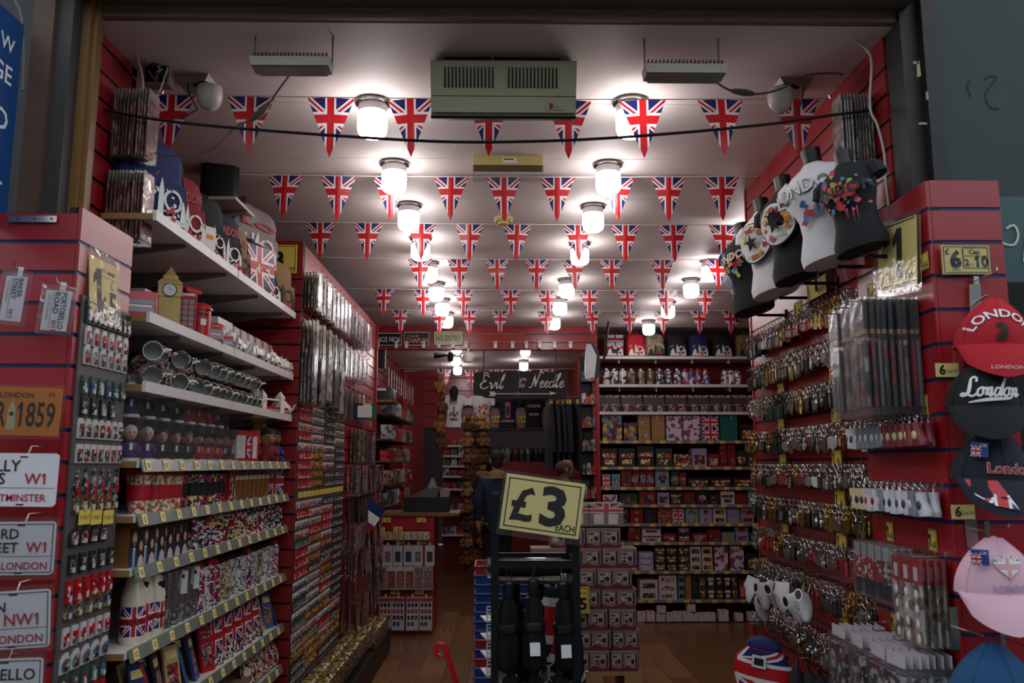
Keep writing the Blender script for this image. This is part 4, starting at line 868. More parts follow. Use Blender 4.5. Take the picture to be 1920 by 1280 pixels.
# --- travel cups
stamp = MP('stamp_print', [(214, 198, 160), (190, 90, 80), (222, 210, 178), (120, 130, 110), (222, 210, 178), (176, 60, 60)], 100, .4)
def travelcup(pm, band, lid, r=.036, h=.15):
    c = MB(pm, band).lathe([(r * .74, 0), (r * .8, h * .28), (r * .9, h * .62), (r * .97, h * .86), (r * .99, h * .9)], 18, mis=[0, 0, 0, 0])
    return [('cup', c.mesh('cup')), ('sleeve', MB(band).lathe([(r * .815, h * .3), (r * .845, h * .3), (r * .935, h * .66), (r * .9, h * .66)], 18).mesh('sleeve')), ('lid', MB(lid).lathe([(r * 1.03, h * .885), (r * 1.06, h * .9), (r * 1.04, h * .95), (r * .96, h), (r * .9, h * .985)], 18).mesh('lid'))]
Z = SZ[4]
rub = M('red_silicone', (182, 18, 34), .5); rubk = M('black_silicone', (22, 22, 24), .5)
TC = travelcup(stamp, rub, rub, .044, .155); TK = [travelcup(MP('cup_print_%d' % k, p, 100, .4), rubk, rubk, .032, .15) for k, p in enumerate(([(214, 190, 90), (30, 30, 30), (220, 210, 180)], [(214, 210, 204), (40, 40, 44), (150, 30, 40)], [(150, 30, 50), (40, 30, 34), (190, 60, 80)]))]
for i, px in enumerate((258, 284, 303, 322)): place(TC, 'travel_cup', '%s red and cream travel cup from the camera' % nth(i), 'cup', (-1.305, SY(px, 4, -1.305), Z), (0, 0, i), 'red travel cups', 1 - .02 * i)
for i, px in enumerate((338, 357, 369, 381, 392, 403, 411)): place(TK[(i + 2) % 3], 'travel_cup', '%s black sleeved travel cup from the camera' % nth(i), 'cup', (-1.30, SY(px, 4, -1.30), Z), (0, 0, i), 'black travel cups')
beer = M('amber_beer', (150, 96, 30), .2, coat=.4); foam = M('beer_foam', (220, 208, 176), .7)
GL = [('liquid', MB(beer, foam).lathe([(.018, .006), (.022, .05), (.026, .1), (.024, .12)], 14, mis=[0, 0, 1]).mesh('liquid')), ('glass', MB(film).lathe([(.024, 0), (.024, .05), (.029, .10), (.028, .14)], 14, cap1=False).mesh('glass'))]
for i, px in enumerate((437, 446, 455, 463, 471, 479, 487, 495)): place(GL, 'novelty_glass', '%s beer filled novelty glass from the camera' % nth(i), 'glass', (-1.295, SY(px, 4, -1.295), Z), (0, 0, i), 'beer glasses on the travel cup shelf')
for i, px in enumerate((421, 430)): tag(obj('carton', MB(busred, tint).box(-.03, .03, -.03, .03, 0, .15).box(.03, .031, -.025, .025, .01, .14, 1), None, (-1.31, SY(px, 4, -1.31), Z)), '%s narrow red carton between cups and beer glasses' % nth(i), 'box', 'narrow red cartons')
t = tag(obj('flag_carton', MB(jackp, whiteink).box(-.05, .05, -.06, .06, 0, .16), None, (-1.32, SY(514, 4, -1.32), Z), (0, 0, .3)), 'Union Jack carton near the end of the travel cup shelf', 'box')
tag(obj('carton', MB(ceram, msil).box(-.04, .04, -.045, .045, 0, .165).box(.04, .0412, -.03, .03, .03, .13, 1), None, (-1.30, SY(531, 4, -1.30), Z), (0, 0, .3)), 'white carton ending the travel cup shelf', 'box')
# --- portrait tins: generic couple on every tin
def ptin():
    m = MB(M('copper_tin', (170, 116, 66), .4, metal=.5)).box(-.05, .05, -.044, .044, 0, .15); l = MB(M('tin_lid', (150, 100, 60), .4, metal=.5)).box(-.052, .052, -.0455, .0455, .135, .152)
    f = MB(M('portrait_ground', (30, 34, 32), .4), M('blue_jacket', (30, 54, 92), .5), skin1, M('ginger_hair', (120, 76, 48), .6), hairb, whiteink, M('blush_dress', (196, 176, 176), .6))
    X = .0512
    def F(pts, mi, k): f.face([(X + k * .0003, y * .8, z) for y, z in pts], mi)
    el = lambda cy, cz, ry, rz_: [(cy + ry * cos(2 * pi * i / 12), cz + rz_ * sin(2 * pi * i / 12)) for i in range(12)]
    F([(-.053, .002), (.053, .002), (.053, .133), (-.053, .133)], 0, 0)
    F([(-.053, .002), (.01, .002), (.004, .055), (-.02, .07), (-.046, .06)], 1, 1); F([(-.024, .002), (-.014, .002), (-.012, .066), (-.026, .066)], 5, 2); F([(-.021, .002), (-.017, .002), (-.017, .06), (-.021, .06)], 1, 3)
    F(el(-.019, .104, .017, .022), 3, 2); F(el(-.019, .094, .0145, .022), 2, 3); F(el(-.019, .082, .011, .008), 3, 4)
    F(el(.026, .06, .021, .038), 4, 4); F(el(.026, .07, .012, .017), 2, 5); F([(.006, .002), (.05, .002), (.044, .03), (.026, .042), (.012, .03)], 6, 5)
    return [('tin', m.mesh('tin')), ('lid', l.mesh('lid')), ('portrait', f.mesh('portrait'))]
PT = ptin(); Z = SZ[5]
for i, px in enumerate((256, 277, 296, 312, 326, 340)): place(PT, 'portrait_tin', '%s copper tin with couple portrait from the camera' % nth(i), 'tin', (-1.315, SY(px, 5, -1.27), Z), (0, 0, radians(-12)), 'portrait tins')
SG = [[('glass', MB(MP('shot_print_%d' % k, p, 90, .25)).lathe([(.022, 0), (.022, .012), (.028, .06), (.025, .062), (.02, .02)], 12).mesh('shot_glass'))] for k, p in enumerate(([(220, 214, 208), (40, 40, 44), (120, 120, 120)], [(214, 210, 206), (160, 26, 36), (30, 40, 90)], [(190, 160, 70), (50, 40, 30), (214, 200, 170)], [(160, 26, 36), (214, 208, 204), (120, 16, 24)]))]
n_ = 0
for i in range(16):
    px = 361 + i * 11.4
    for lay in (0, 1, 2):
        if i < 3 and lay == 2: continue
        hh = .056 * lay
        tag(obj('shot_glass', SG[(i // 3 + lay) % 4][0][1], None, (-1.29 - .0 * lay, SY(px, 5, -1.29), Z + .062 * lay), (0, 0, i)), '%s shot glass past the portrait tins, layer %s from the bottom' % (nth(i), ('one', 'two', 'three')[lay]), 'shot glass', 'shot glasses')
# --- bottles
def flask(body, band, cap, r=.042, h=.26):
    b = MB(body).lathe([(r * .9, 0), (r, .012), (r, h * .5), (r * .96, h * .62), (r * .62, h * .82), (r * .55, h * .86)], 20)
    bd = MB(band).lathe([(r * 1.005, h * .1), (r * 1.01, h * .12), (r * 1.01, h * .46), (r * 1.005, h * .48)], 20, cap0=False, cap1=False); 
    for fi in range(len(bd.f)):
        q = bd.f[fi]; u = []
        for vi in q: x, y, z = bd.v[vi]; u.append((((math.atan2(y, x) / (2 * pi)) * 3) % 1.0, ((z - h * .1) / (h * .19)) % 1.0 if 0 else (z - h * .1) / (h * .38)))
        us = [a for a, _ in u]
        if max(us) - min(us) > .5: u = [(a + 1 if a < .5 else a, b_) for a, b_ in u]
        bd.uv[fi] = [(a, b_) for a, b_ in u]
    return [('bottle', b.mesh('bottle')), ('flag_band', bd.mesh('flag_band')), ('cap', MB(cap).lathe([(r * .52, h * .855), (r * .56, h * .87), (r * .56, h * .96), (r * .5, h * .99)], 16).mesh('cap'))]
Z = SZ[6]; ivory = M('ivory_enamel', (222, 208, 184), .25, coat=.3); brass = M('dull_brass', (110, 96, 56), .4, metal=.7)
FK = flask(ivory, jackp, brass)
sl = MB(ink); sl.text('London', .045, (0, 0, 0), shear=.3); 
for i, px in enumerate((247, 263, 281)):
    t = place(FK, 'steel_flask', '%s white Union Jack flask with brass cap from the camera' % nth(i), 'flask', (-1.30 + .01 * (i == 2), SY(px, 6, -1.30), Z), (0, 0, radians(20 * i)), 'Union Jack flasks', 1.02 if i < 2 else .96)
    l = MB(ink); l.text('London', .04, (0, 0, 0), shear=.35, warp=lambda x, y: (.0445 * sin(x / .0445), -.0445 * cos(x / .0445), .062 + y)); c = obj('lettering', l, t); c.rotation_euler = (0, 0, radians(10 - 20 * i))
    if i: tg = obj('swing_tag', MB(black, whiteink).box(-.012, .012, 0, .0015, -.075, 0).box(-.008, .008, -.0005, 0, -.06, -.03, 1), t, (.012, -.036, .2), (.2, .3 - .6 * (i == 2), 0))
def bottle(body, cap, r=.03, h=.2, tag_=False):
    return [('bottle', MB(body).lathe([(r * .95, 0), (r, .006), (r, h * .76), (r * .85, h * .84), (r * .5, h * .88)], 16).mesh('bottle')), ('cap', MB(cap).lathe([(r * .6, h * .87), (r * .66, h * .885), (r * .62, h * .96), (r * .3, h)], 14).mesh('cap'))]
smoke = clear('smoky_tumbler', (150, 140, 140), .55, .12)
tum = [('inner', MB(M('tumbler_sleeve', (90, 70, 66), .5), msil).lathe([(.024, .006), (.026, .07), (.027, .13)], 14, mis=[1, 0]).mesh('inner')), ('tumbler', MB(smoke).lathe([(.029, 0), (.030, .01), (.033, .19), (.031, .205)], 14).mesh('tumbler')), ('lid', MB(filmd).lathe([(.033, .195), (.034, .2), (.03, .21)], 14).mesh('lid'))]
for i, px in enumerate((294, 308, 321, 334, 346, 357)):
    t = place(tum, 'clear_tumbler', '%s smoky clear tumbler from the camera on the bottle shelf' % nth(i), 'tumbler', (-1.295, SY(px, 6, -1.295), Z), (0, 0, i), 'smoky tumblers')
    if i in (3, 5): obj('hang_tag', MB(white, ink).box(-.018, .018, -.038, -.036, .11, .2).box(-.006, .006, -.0385, -.038, .17, .185, 1), t, (0, 0, 0), (0, 0, radians(40) - i))
BT = [bottle(MP('bottle_print_%d' % k, p, 120, .3, rnd=True), c, .028, .2) for k, (p, c) in enumerate((([(214, 210, 206), (170, 24, 34), (36, 46, 100)], rub), ([(214, 210, 204), (200, 196, 190), (60, 60, 64)], black), ([(36, 50, 110), (170, 24, 34), (214, 210, 206)], rub), ([(150, 130, 100), (80, 70, 60), (200, 186, 150)], black), ([(170, 166, 164), (90, 90, 92), (210, 206, 204)], black)))]
for i in range(17): place(BT[(0, 1, 2, 0, 3, 3, 4, 1, 4, 2, 4, 3, 1, 4, 0, 4, 4)[i]], 'drinks_bottle', '%s printed drinks bottle past the smoky tumblers' % nth(i), 'bottle', (-1.29, SY(369 + i * 10.2, 6, -1.29), Z), (0, 0, i * 1.3), 'printed drinks bottles', 1.05 if i < 3 else 1)
# --- gift bag shelf
Z = SZ[7]
GB = [('bag', MB(jackp, tint).loft([[(-.04, -.07, 0), (.02, -.07, 0), (.02, .07, 0), (-.04, .07, 0)], [(-.02, -.07, .2), (.0, -.07, .2), (.0, .07, .2), (-.02, .07, .2)]], 0).mesh('bag'))]
GB = MB(tint, jackp); GB.box(-.03, .0, -.07, .07, 0, .20, 0); GB.face([(.0005, -.07, .06), (.0005, .07, .06), (.0005, .07, .2), (.0005, -.07, .2)], 1, [(0, 0), (1, 0), (1, 1), (0, 1)])
GBP = [('bag', GB.mesh('bag')), ('handle', MB(whiteink).tube([(-.015, -.03, .2), (-.015, -.02, .25), (-.015, .02, .25), (-.015, .03, .2)], .002, 5).mesh('handle'))]
for i, px in enumerate((404, 423, 442, 460, 476)): place(GBP, 'flag_gift_bag', '%s Union Jack gift bag from the camera on the gift bag shelf' % nth(i), 'gift bag', (-1.28, SY(px, 7, -1.28), Z), (0, -.12, radians(-14)), 'Union Jack gift bags')
cardk = [MB(M('stationery_%d' % k, c, .4), mtin, ticketp).box(-.006, .006, -.04, .04, 0, .19).box(.006, .007, -.03, .03, .03, .12, 1).box(.006, .0072, -.03, .03, .14, .17, 2 if k != 1 else 1).mesh('souvenir_pack') for k, c in enumerate(((36, 60, 110), (170, 26, 36), (40, 40, 44), (190, 170, 120), (60, 90, 140)))]
for i in range(26):
    px = 262 + i * 10.6 if i < 13 else 480 + (i - 13) * 4.6
    tag(obj('souvenir_pack', cardk[(i * 3) % 5], None, (-1.285 - .05 * (i % 2), SY(px, 7, -1.29), Z), (0, -.22 - .05 * (i % 3), radians(-20 + 30 * (i % 3)))), ('%s leaning souvenir pack %s the gift bags' % (nth(i if i < 13 else i - 13), 'before' if i < 13 else 'beyond')), 'souvenir pack', 'leaning souvenir packs')
PZ = M('gilt_rim', (170, 150, 110), .35, metal=.5)
PLT = [('plate', MB(ceram, tint, PZ).lathe([(.03, 0), (.06, .006), (.068, .012), (.062, .012), (.03, .004)], 20, mis=[0, 2, 2, 1]).mesh('plate')), ('easel', MB(black).tube([(0, -.05, -.012), (0, .02, -.03), (0, -.07, -.05)], .003, 5).mesh('easel'))]
for i, px in enumerate((462, 474, 484, 494, 505, 515, 524, 531)): place(PLT, 'souvenir_plate', '%s souvenir plate on an easel on the lowest left shelf' % nth(i), 'plate', (-1.29, SY(px, 8, -1.29), SZ[8] + .072), (0, radians(70), radians(-18)), 'souvenir plates')
tag(obj('paper_stack', MB(M('kraft_card', (132, 112, 92), .8)).box(-.06, .06, -.1, .1, 0, .03).box(-.058, .062, -.096, .1, .031, .06), None, (-1.33, SY(440, 8, -1.33), SZ[8])), 'stack of kraft card under the gift bag shelf', 'stack')

# ================================================================ MIDDLE LEFT WALL
cf = [blister(.085, .21, .006, MP('gilt_card', [(140, 120, 80), (90, 74, 50), (60, 50, 40), (190, 180, 150)], 40, .3), filmd), blister(.08, .22, .006, MP('grey_card', [(150, 148, 150), (190, 186, 188), (90, 88, 92), (60, 56, 58)], 40, .3), filmd), blister(.07, .19, .006, MP('white_card', [(214, 208, 210), (190, 184, 190), (150, 60, 70), (214, 208, 210)], 40, .3), filmd), blister(.075, .2, .006, MP('black_card', [(30, 28, 28), (60, 50, 44), (90, 80, 70), (30, 28, 28)], 40, .35), filmd)]
lm = bpy.data.objects['wall_left_middle']
def hookon(wall, x, y, z, rot=(0, 0, 0), me=None):
    o = obj('hook', me or HOOK, wall); o.matrix_world = Matrix.Translation((x, y, z)) @ Matrix.Rotation(rot[2], 4, 'Z'); o.parent = wall
    o.matrix_parent_inverse = Matrix.Identity(4); o.matrix_basis = wall.matrix_basis.inverted() @ (Matrix.Translation((x, y, z)) @ Matrix.Rotation(rot[2], 4, 'Z')); return o
WORDS = ['top', 'second', 'third', 'fourth', 'fifth', 'sixth', 'seventh', 'eighth', 'ninth', 'tenth']
packrows = [(2.85, 5.05, 7.1, 15, (0, 0, 1, 1, 2, 2, 2, 2), 1.0, 5), (2.55, 5.05, 7.0, 11, (0, 1, 1, 2, 2), 1.0, 4), (2.36, 5.02, 5.9, 5, (1, 1, 2, 3, 1), 1.35, 4), (2.24, 6.1, 7.3, 7, (3, 3, 2, 3, 1), 1.0, 3), (1.95, 6.75, 7.5, 5, (0, 3, 1), 1.15, 3)]
cnt = 0
for r, (z, ya, yb, n, ks, s, k2) in enumerate(packrows):
    for i in range(n):
        y = ya + (yb - ya) * i / (n - 1); hookon(lm, -1.222, y, z + .01)
        for k in range(k2):
            place(cf[ks[min(len(ks) - 1, i * len(ks) // n)]], 'hanging_packet', '%s packet out on the %s hook, %s packet row of the middle left wall' % (nth(k), nth(i), WORDS[r]), 'packet', (-1.20 + k * (.095 / k2), y, z), (RN.uniform(-.03, .03), 0, RN.uniform(-.1, .1)), 'hanging packets on the middle left wall', s)
# steel board with small magnets: the nearest column singly, the rest as one mass
tag(obj('magnet_board', MB(greymet).box(0, .006, 0, 1.5, 0, 1.72), None, (-1.22, 5.0, .36)), 'long steel board crowded with small souvenirs on the middle left wall', 'board')
order = 'kkbkbkkkkaukaugkkkBBgBgatysst'; order2 = 'aBraayyooyrurkoaowraaByuhyyys'; order3 = 'sddsBraddrdukkaodpotkayBkuyds'; order4 = 'rrraddsdddddddsddddwdddudyyds'
st = Mass()
for c in range(4):
    for r in range(28):
        k = (order, order2, order3, order4)[c][r]; z = 2.03 - r * .0585; w8 = 7
        if r == 9: continue
        for i in range(w8):
            y = 5.02 + c * .37 + i * .05
            if c == 0:
                place(MAGS[k], 'fridge_magnet', '%s along in the %s row down, nearest column of the long steel board' % (nth(i), nth(r)), 'magnet', (-1.213, y, z - .03), group='magnets in the nearest column of the long board', sc=(1.4, 1.15, .82))
            else:
                st.add(MAGS[k], (-1.213, y, z - .03), 0, (1.4, 1.15, .82))
st.done('small_magnets', 'mass of small magnets on the farther columns of the long steel board', 'magnets')
for i in range(12):
    t = thing('price_ticket', '%s yellow ticket from the camera in the strip across the long steel board' % nth(i), 'price ticket', (-1.208, 5.04 + i * .12, 2.03 - 9 * .0585 - .025), group='yellow tickets across the long board')
    obj('ticket', MB(ticket).box(0, .002, 0, .1, 0, .034), t); obj('lettering', MB(ink).text('1 65', .022, (.0025, .05, .01), (0, 1, 0), (0, 0, 1), fit=.07), t)
# long hanging strips and bunches beyond the board
strip = [blister(.06, .2, .008, m, filmd) for m in (msil, M('strip_black', (26, 24, 24), .5), mtin, M('strip_red', (140, 20, 28), .4), mblue)]
sr = [(1.66, (0, 2, 1, 0, 2)), (1.42, (1, 1, 1, 3, 1)), (1.20, (2, 0, 1, 2, 2)), (1.0, (0, 2, 1, 0, 2)), (.82, (3, 3, 4, 1, 4)), (.62, (2, 2, 0, 2, 4))]
for r, (z, ks) in enumerate(sr):
    for i in range(8):
        y = 6.58 + i * .19; hookon(lm, -1.222, y, z + .01)
        for k in range(3): place(strip[ks[i * 5 // 8]], 'hanging_pack', '%s pack out on the %s hook, %s row beyond the long steel board' % (nth(k), nth(i), WORDS[r]), 'packet', (-1.19 + k * .04, y, z), (RN.uniform(-.08, .08), RN.uniform(-.1, .1), RN.uniform(-.5, .5)), 'packs beyond the long steel board', 1)
t = thing('counter_notice', 'small white notice in a blue and green frame on the middle left wall end', 'notice', (-1.05, 7.62, aX(668, 785, -1.05).z))
q0 = aY(664, 786, 6.3); q1 = aY(706, 756, 6.3); t.location = q0
w, h = q1.x - q0.x, q1.z - q0.z
obj('frame', MB(navy, M('frame_green', (30, 92, 60), .5), ticket).box(0, w * .6, 0, .01, 0, h).box(w * .6, w, 0, .0101, 0, h, 1).box(w * .4, w * .75, -.0005, 0, h * .86, h, 2), t); obj('sheet', MB(white, msil).box(w * .15, w * .8, -.002, 0, h * .12, h * .86), t)
t = thing('hanging_flag', 'small blue white and red tricolour flag hanging beside the counter', 'flag', aY(692, 940, 7.1), (0, radians(35), radians(20)))
for k, m in enumerate((navy, cotton, redc)): obj('stripe', MB(m).box(-.02, .16, 0, .004, -.06 - k * .08, .02 - k * .08 - .0), t)
# baskets and gilt goods at the foot of the wall
foil = MP('gold_foil', [(170, 140, 60), (120, 100, 40), (200, 180, 110), (90, 70, 30), (190, 184, 170)], 60, .25, metal=.6)
FP = MB(foil).rbox(0, 0, 0, .10, .09, .06, .02, top=.02).mesh('foil_pack')
for i in range(9):
    y = 5.15 + i * .3
    t = thing('wire_basket', '%s wire basket from the camera at the foot of the middle left wall' % nth(i), 'basket', (-1.20, y, .30 if i < 6 else .22), group='wire baskets at the wall foot')
    m = MB(M('basket_wire', (150, 146, 140), .35, metal=.9))
    for z in (0, .05, .10):
        m.tube([(0, 0, z), (.2, 0, z), (.2, .27, z), (0, .27, z), (0, 0, z)], .002, 4)
    for k in range(7): m.tube([(.2, .27 * k / 6, .10), (.2, .27 * k / 6, 0), (0, .27 * k / 6, 0)], .0015, 4)
    for k in range(4): m.tube([(.2 * k / 3, 0, .10), (.2 * k / 3, 0, 0), (.2 * k / 3, .27, 0)], .0015, 4)
    obj('wire_frame', m, t)
    for k in range(6): tag(obj('foil_pack', FP, None, (-1.20 + .055 + (k % 2) * .09, y + .05 + (k // 2) * .085, (.30 if i < 6 else .22) + .004), (0, 0, 0)), '%s gold foil pack in the %s wire basket from the camera' % (nth(k), nth(i)), 'packet', 'gold foil packs in the baskets')
tag(obj('plinth', MB(black).box(-1.2, -1.0, 5.1, 7.9, 0, .2)), 'low black plinth under the wire baskets on the left', 'plinth')

# ================================================================ COUNTER
cY = 8.6; c0, c1 = xat(698, cY, .8), xat(812, cY, .3)
t = thing('sales_counter', 'red sales counter fronted with hanging souvenir cards', 'counter', (c0, cY, 0)); w = c1 - c0; top = aY(755, 962, cY).z
obj('body', MB(reddeep).box(0, w, .02, .62, 0, top - .03), t); obj('top', MB(M('counter_top_wood', (120, 84, 50), .35)).box(-.02, w + .25, 0, .64, top - .03, top), t)
for k in range(9): obj('slat_board', MB(red).box(0, w, 0, .02, .06 + k * .12, .17 + k * .12), t)
obj('tray', MB(railm).box(.0, w - .03, -.10, 0, top - .26, top - .255).box(.0, w - .03, -.10, -.095, top - .26, top - .17), t)
for i in range(9): tag(obj('badge_pack', MB(MP('badge_print', [(200, 180, 80), (150, 130, 50), (180, 60, 90), (214, 200, 150)], 60, .4)).rbox(0, 0, 0, .07, .055, .05, .012, top=.01), None, (c0 + .05 + i * .062, cY - .05, top - .254)), '%s small yellow pack from the left in the counter tray' % nth(i), 'packet', 'yellow packs in the counter tray')
for i, (px, py) in enumerate(((723, 975), (789, 975), (705, 1015), (750, 1015), (790, 1015), (740, 1110), (785, 1110), (712, 993), (745, 992))):
    q = aY(px, py, cY - .03 if i < 7 else cY - .12); tt = thing('price_ticket', 'yellow price ticket on the red counter front, ' + ('upper left', 'upper right', 'left of second line', 'centre of second line', 'right of second line', 'left of lower line', 'right of lower line', 'left in the tray', 'centre in the tray')[i], 'price ticket', (q.x - .04, q.y, q.z - .02), group='tickets on the counter')
    obj('ticket', MB(ticket).box(0, .09, 0, .002, 0, .045), tt); obj('lettering', MB(ink).text('1 65', .04, (.045, -.001, .009), bold=.02, fit=.075), tt)
def card(w, h, kind):
    m = MB(signw, mtin, redink, navy, filmd, ink); m.box(-w / 2, w / 2, 0, .003, -h, 0, 0)
    if kind == 'big':
        m.box(-w * .48, w * .48, -.001, 0, -h * .14, -h * .03, 2)
        for r in range(4):
            for c in range(3 if r < 3 else 2): m.box(-w * .42 + c * w * .3, -w * .42 + c * w * .3 + w * .22, -.001, 0, -h * (.3 + r * .19), -h * (.18 + r * .19), 5 if r % 2 == 0 else (3 if r == 3 else 2))
    elif kind == 'red': m.box(-w * .42, w * .42, -.001, 0, -h * .95, -h * .2, 2); [m.box(-w * .3, w * .3, -.002, -.001, -h * (.9 - k * .16), -h * (.8 - k * .16), 1) for k in range(4)]
    elif kind == 'pat': m.box(-w * .46, w * .46, -.001, 0, -h * .97, -h * .03, 1)
    else: m.box(-w * .3, w * .3, -.001, 0, -h * .8, -h * .3, 1 if kind == 'a' else 3)
    m.box(-w * .52, w * .52, -.006, .006, -h * 1.03, .01, 4); m.box(-.008, .008, -.001, .001, .0, .03, 0); return m.mesh('souvenir_card')
rowsC = [(1022, 1061, (707, 727, 746, 766, 784, 806), 18, 'aabbab'), (1062, 1105, (716, 734, 751, 768, 785, 803), 17, 'prrrpp'), (1119, 1182, (723, 747, 774, 799), 23, 'gggg')]
for r, (y0, y1, pxs, pw, ks) in enumerate(rowsC):
    for i, px in enumerate(pxs):
        Y = cY - .06 - .02 * r; a, b = aY(px, y0, Y), aY(px, y1, Y); ww = xat(px + pw / 2, Y, .8) - xat(px - pw / 2, Y, .8)
        place(card(ww, a.z - b.z, {'a': 'a', 'b': 'b', 'r': 'red', 'p': 'pat', 'g': 'big'}[ks[i]]), 'souvenir_card', '%s souvenir card from the left in the %s row on the counter front' % (nth(i), ('top', 'middle', 'bottom')[r]), 'card', a, (.05, 0, RN.uniform(-.08, .08)), 'souvenir cards on the counter')
# till
q = aY(757, 958, cY + .25); q2 = aY(842, 930, cY + .25); w = q2.x - q.x; h = q2.z - q.z
t = thing('receipt_printer', 'black till machine with raised grey lid on the counter', 'till', (q.x, cY + .2, top))
obj('base', MB(black).box(0, w, 0, .28, 0, h), t); obj('lid', MB(M('till_grey', (84, 82, 82), .4)).prism([(.08, h), (w * .8, h), (w * .8, h + .10), (.5 * w, h + .09), (.09, h + .02)], .03, .25), t)
obj('roll_housing', MB(M('till_silver', (130, 128, 126), .35)).lathe([(.06, 0), (.06, .2)], 14, (w * .88, .03, h + .03), axis='y'), t); obj('screen_stand', MB(M('till_silver', (0, 0, 0))).prism([(w * .5, h + .08), (w * .6, h + .2), (w * .65, h + .19), (w * .72, h + .1)], .1, .13), t)

# ================================================================ REAR ROOM
dkshelf = M('dark_shelf', (60, 52, 48), .6)
def shelfunit(name, lab, x0, x1, y0, y1, zs, lipside, m=dkshelf):
    t = thing(name, lab, 'shelving', (x0, y0, 0))
    obj('back_panel', MB(reddeep).box(0, .012, 0, y1 - y0, 0, max(zs) + .3) if lipside == 'x' else MB(reddeep).box(0, x1 - x0, y1 - y0 - .012, y1 - y0, 0, max(zs) + .3), t)
    for z in zs: obj('shelf_board', MB(m).box(0.012, x1 - x0, 0, y1 - y0 - .012, z - .02, z), t)
    return t
zl = [2.26, 1.97, 1.72, 1.46, 1.22, .95, .62, .25]
shelfunit('rear_shelving', 'dark shelving along the left wall behind the counter', -1.60, -1.24, 9.5, 12.0, zl, 'x')
bxm = [MB(MP('pack_print_%d' % k, p, 25, .35)).box(-.06, .06, -.07, .07, 0, h).mesh('souvenir_box') for k, (p, h) in enumerate((([(60, 56, 58), (120, 116, 118), (40, 36, 36)], .14), ([(190, 186, 186), (150, 146, 146), (60, 56, 56)], .16), ([(150, 30, 34), (190, 60, 40), (90, 20, 24)], .12), ([(130, 100, 70), (170, 150, 120), (60, 44, 34)], .15)))]
for si, z in enumerate(zl):
    for i in range(14):
        tag(obj('souvenir_box', bxm[(si * 5 + i // 3) % 4], None, (-1.31, 9.6 + i * .17, z), (0, 0, RN.uniform(-.2, .2))), '%s box from the front on the %s rear shelf behind the counter' % (nth(i), WORDS[si]), 'box', 'boxes on the rear shelving')
# black equipment on a shelf with hanging packets, above the counter
q = aY(684, 752, 8.9); q1 = aY(742, 730, 8.9)
t = thing('equipment_shelf', 'shelf with wooden edge high above the counter', 'shelf', (-1.5, 8.7, q.z)); obj('board', MB(black, pine).box(0, q1.x + 1.5, 0, .45, -.02, 0).box(0, q1.x + 1.5, -.004, 0, -.02, 0, 1), t)
t = thing('equipment_case', 'black case lying on the high shelf above the counter', 'case', (q1.x - .38, 8.72, q.z)); obj('shell', MB(black).rbox(.19, .18, 0, .13, .36, .34, .03, top=.02), t); obj('label_strip', MB(white).box(.12, .3, -.001, .01, .1, .125), t)
q = aY(690, 690, 8.8); t = thing('black_monitor', 'small dark monitor mounted above the equipment shelf', 'monitor', q); obj('screen', MB(black).box(0, .18, 0, .05, 0, .2), t); obj('arm', MB(steel).tube([(.05, .02, 0), (.15, .0, -.05), (.18, 0, -.03)], .008, 6), t)
for i in range(12):
    place(cf[1 + i % 2], 'hanging_packet', '%s packet from the front hanging above the rear shelving' % nth(i), 'packet', (-1.28, 9.45 + i * .24, 2.78), (0, 0, .2), 'packets above the rear shelving', 1.15)
    tag(obj('hook', MB(steel).tube([(-1.62, 9.45 + i * .24, 2.80), (-1.26, 9.45 + i * .24, 2.80), (-1.255, 9.45 + i * .24, 2.815)], .003, 5)), '%s long hook from the front above the rear shelving' % nth(i), 'hook', 'hooks above the rear shelving')
# camera-facing shelves with red goods and the teddy column
zs2 = [1.98, 1.82, 1.66, 1.50, 1.30, .95, .6]
x0, x1 = xat(830, 13.2, 1.8), xat(880, 13.2, 1.8)
t = thing('display_shelves', 'bright edged shelves of red goods at the end of the aisle', 'shelving', (x0, 13.2, 0))
obj('back_panel', MB(reddeep).box(0, x1 - x0, .3, .32, 0, 2.25), t)
for z in zs2: obj('shelf_board', MB(shelfw).box(0, x1 - x0, 0, .3, z - .03, z), t)
for si, z in enumerate(zs2):
    for i in range(4): tag(obj('souvenir_box', bxm[(2, 2, 0, 1)[(i + si) % 4]], None, (x0 + .06 + i * .118, 13.26, z), (0, 0, .0), (.8, .6, .75)), '%s from left on the %s bright edged shelf' % (('leftmost box', 'second box', 'third box', 'rightmost box')[i], WORDS[si]), 'box', 'boxes on the bright edged shelves')
TED = lambda c, n: [('body', MB(fur(n, c)).ball((0, 0, .09), .08, 0, 12, 8, (1, .85, 1.1)).mesh('bear_body')), ('head', MB(fur(n, c)).ball((0, -.01, .21), .065, 0, 12, 8).ball((0, -.07, .2), .028, 0, 8, 6).mesh('bear_head'), [('ear', MB(fur(n, c)).ball((s * .05, 0, .265), .024, 0, 8, 6, (1, .5, 1)).mesh('ear')) for s in (-1, 1)] + [('nose', MB(ink).ball((0, -.096, .207), .009, 0, 6, 4).mesh('nose'))])] + [('arm', MB(fur(n, c)).tube([(s * .06, 0, .14), (s * .11, -.03, .1), (s * .10, -.06, .07)], [.03, .027, .025], 8).mesh('arm')) for s in (-1, 1)] + [('leg', MB(fur(n, c)).tube([(s * .04, -.02, .03), (s * .06, -.12, .03)], [.034, .03], 8).mesh('leg')) for s in (-1, 1)]
TD = [TED((140, 92, 50), 'honey_bear'), TED((96, 62, 40), 'brown_bear'), TED((160, 120, 80), 'tan_bear')]
q = xat(893, 12.3, 1.5)
t = thing('bear_stand', 'tall wire stand crammed with teddy bears', 'stand', (q, 12.3, 0)); obj('pole', MB(blackm).tube([(0, .2, 0), (0, .2, 2.4)], .02, 8), t)
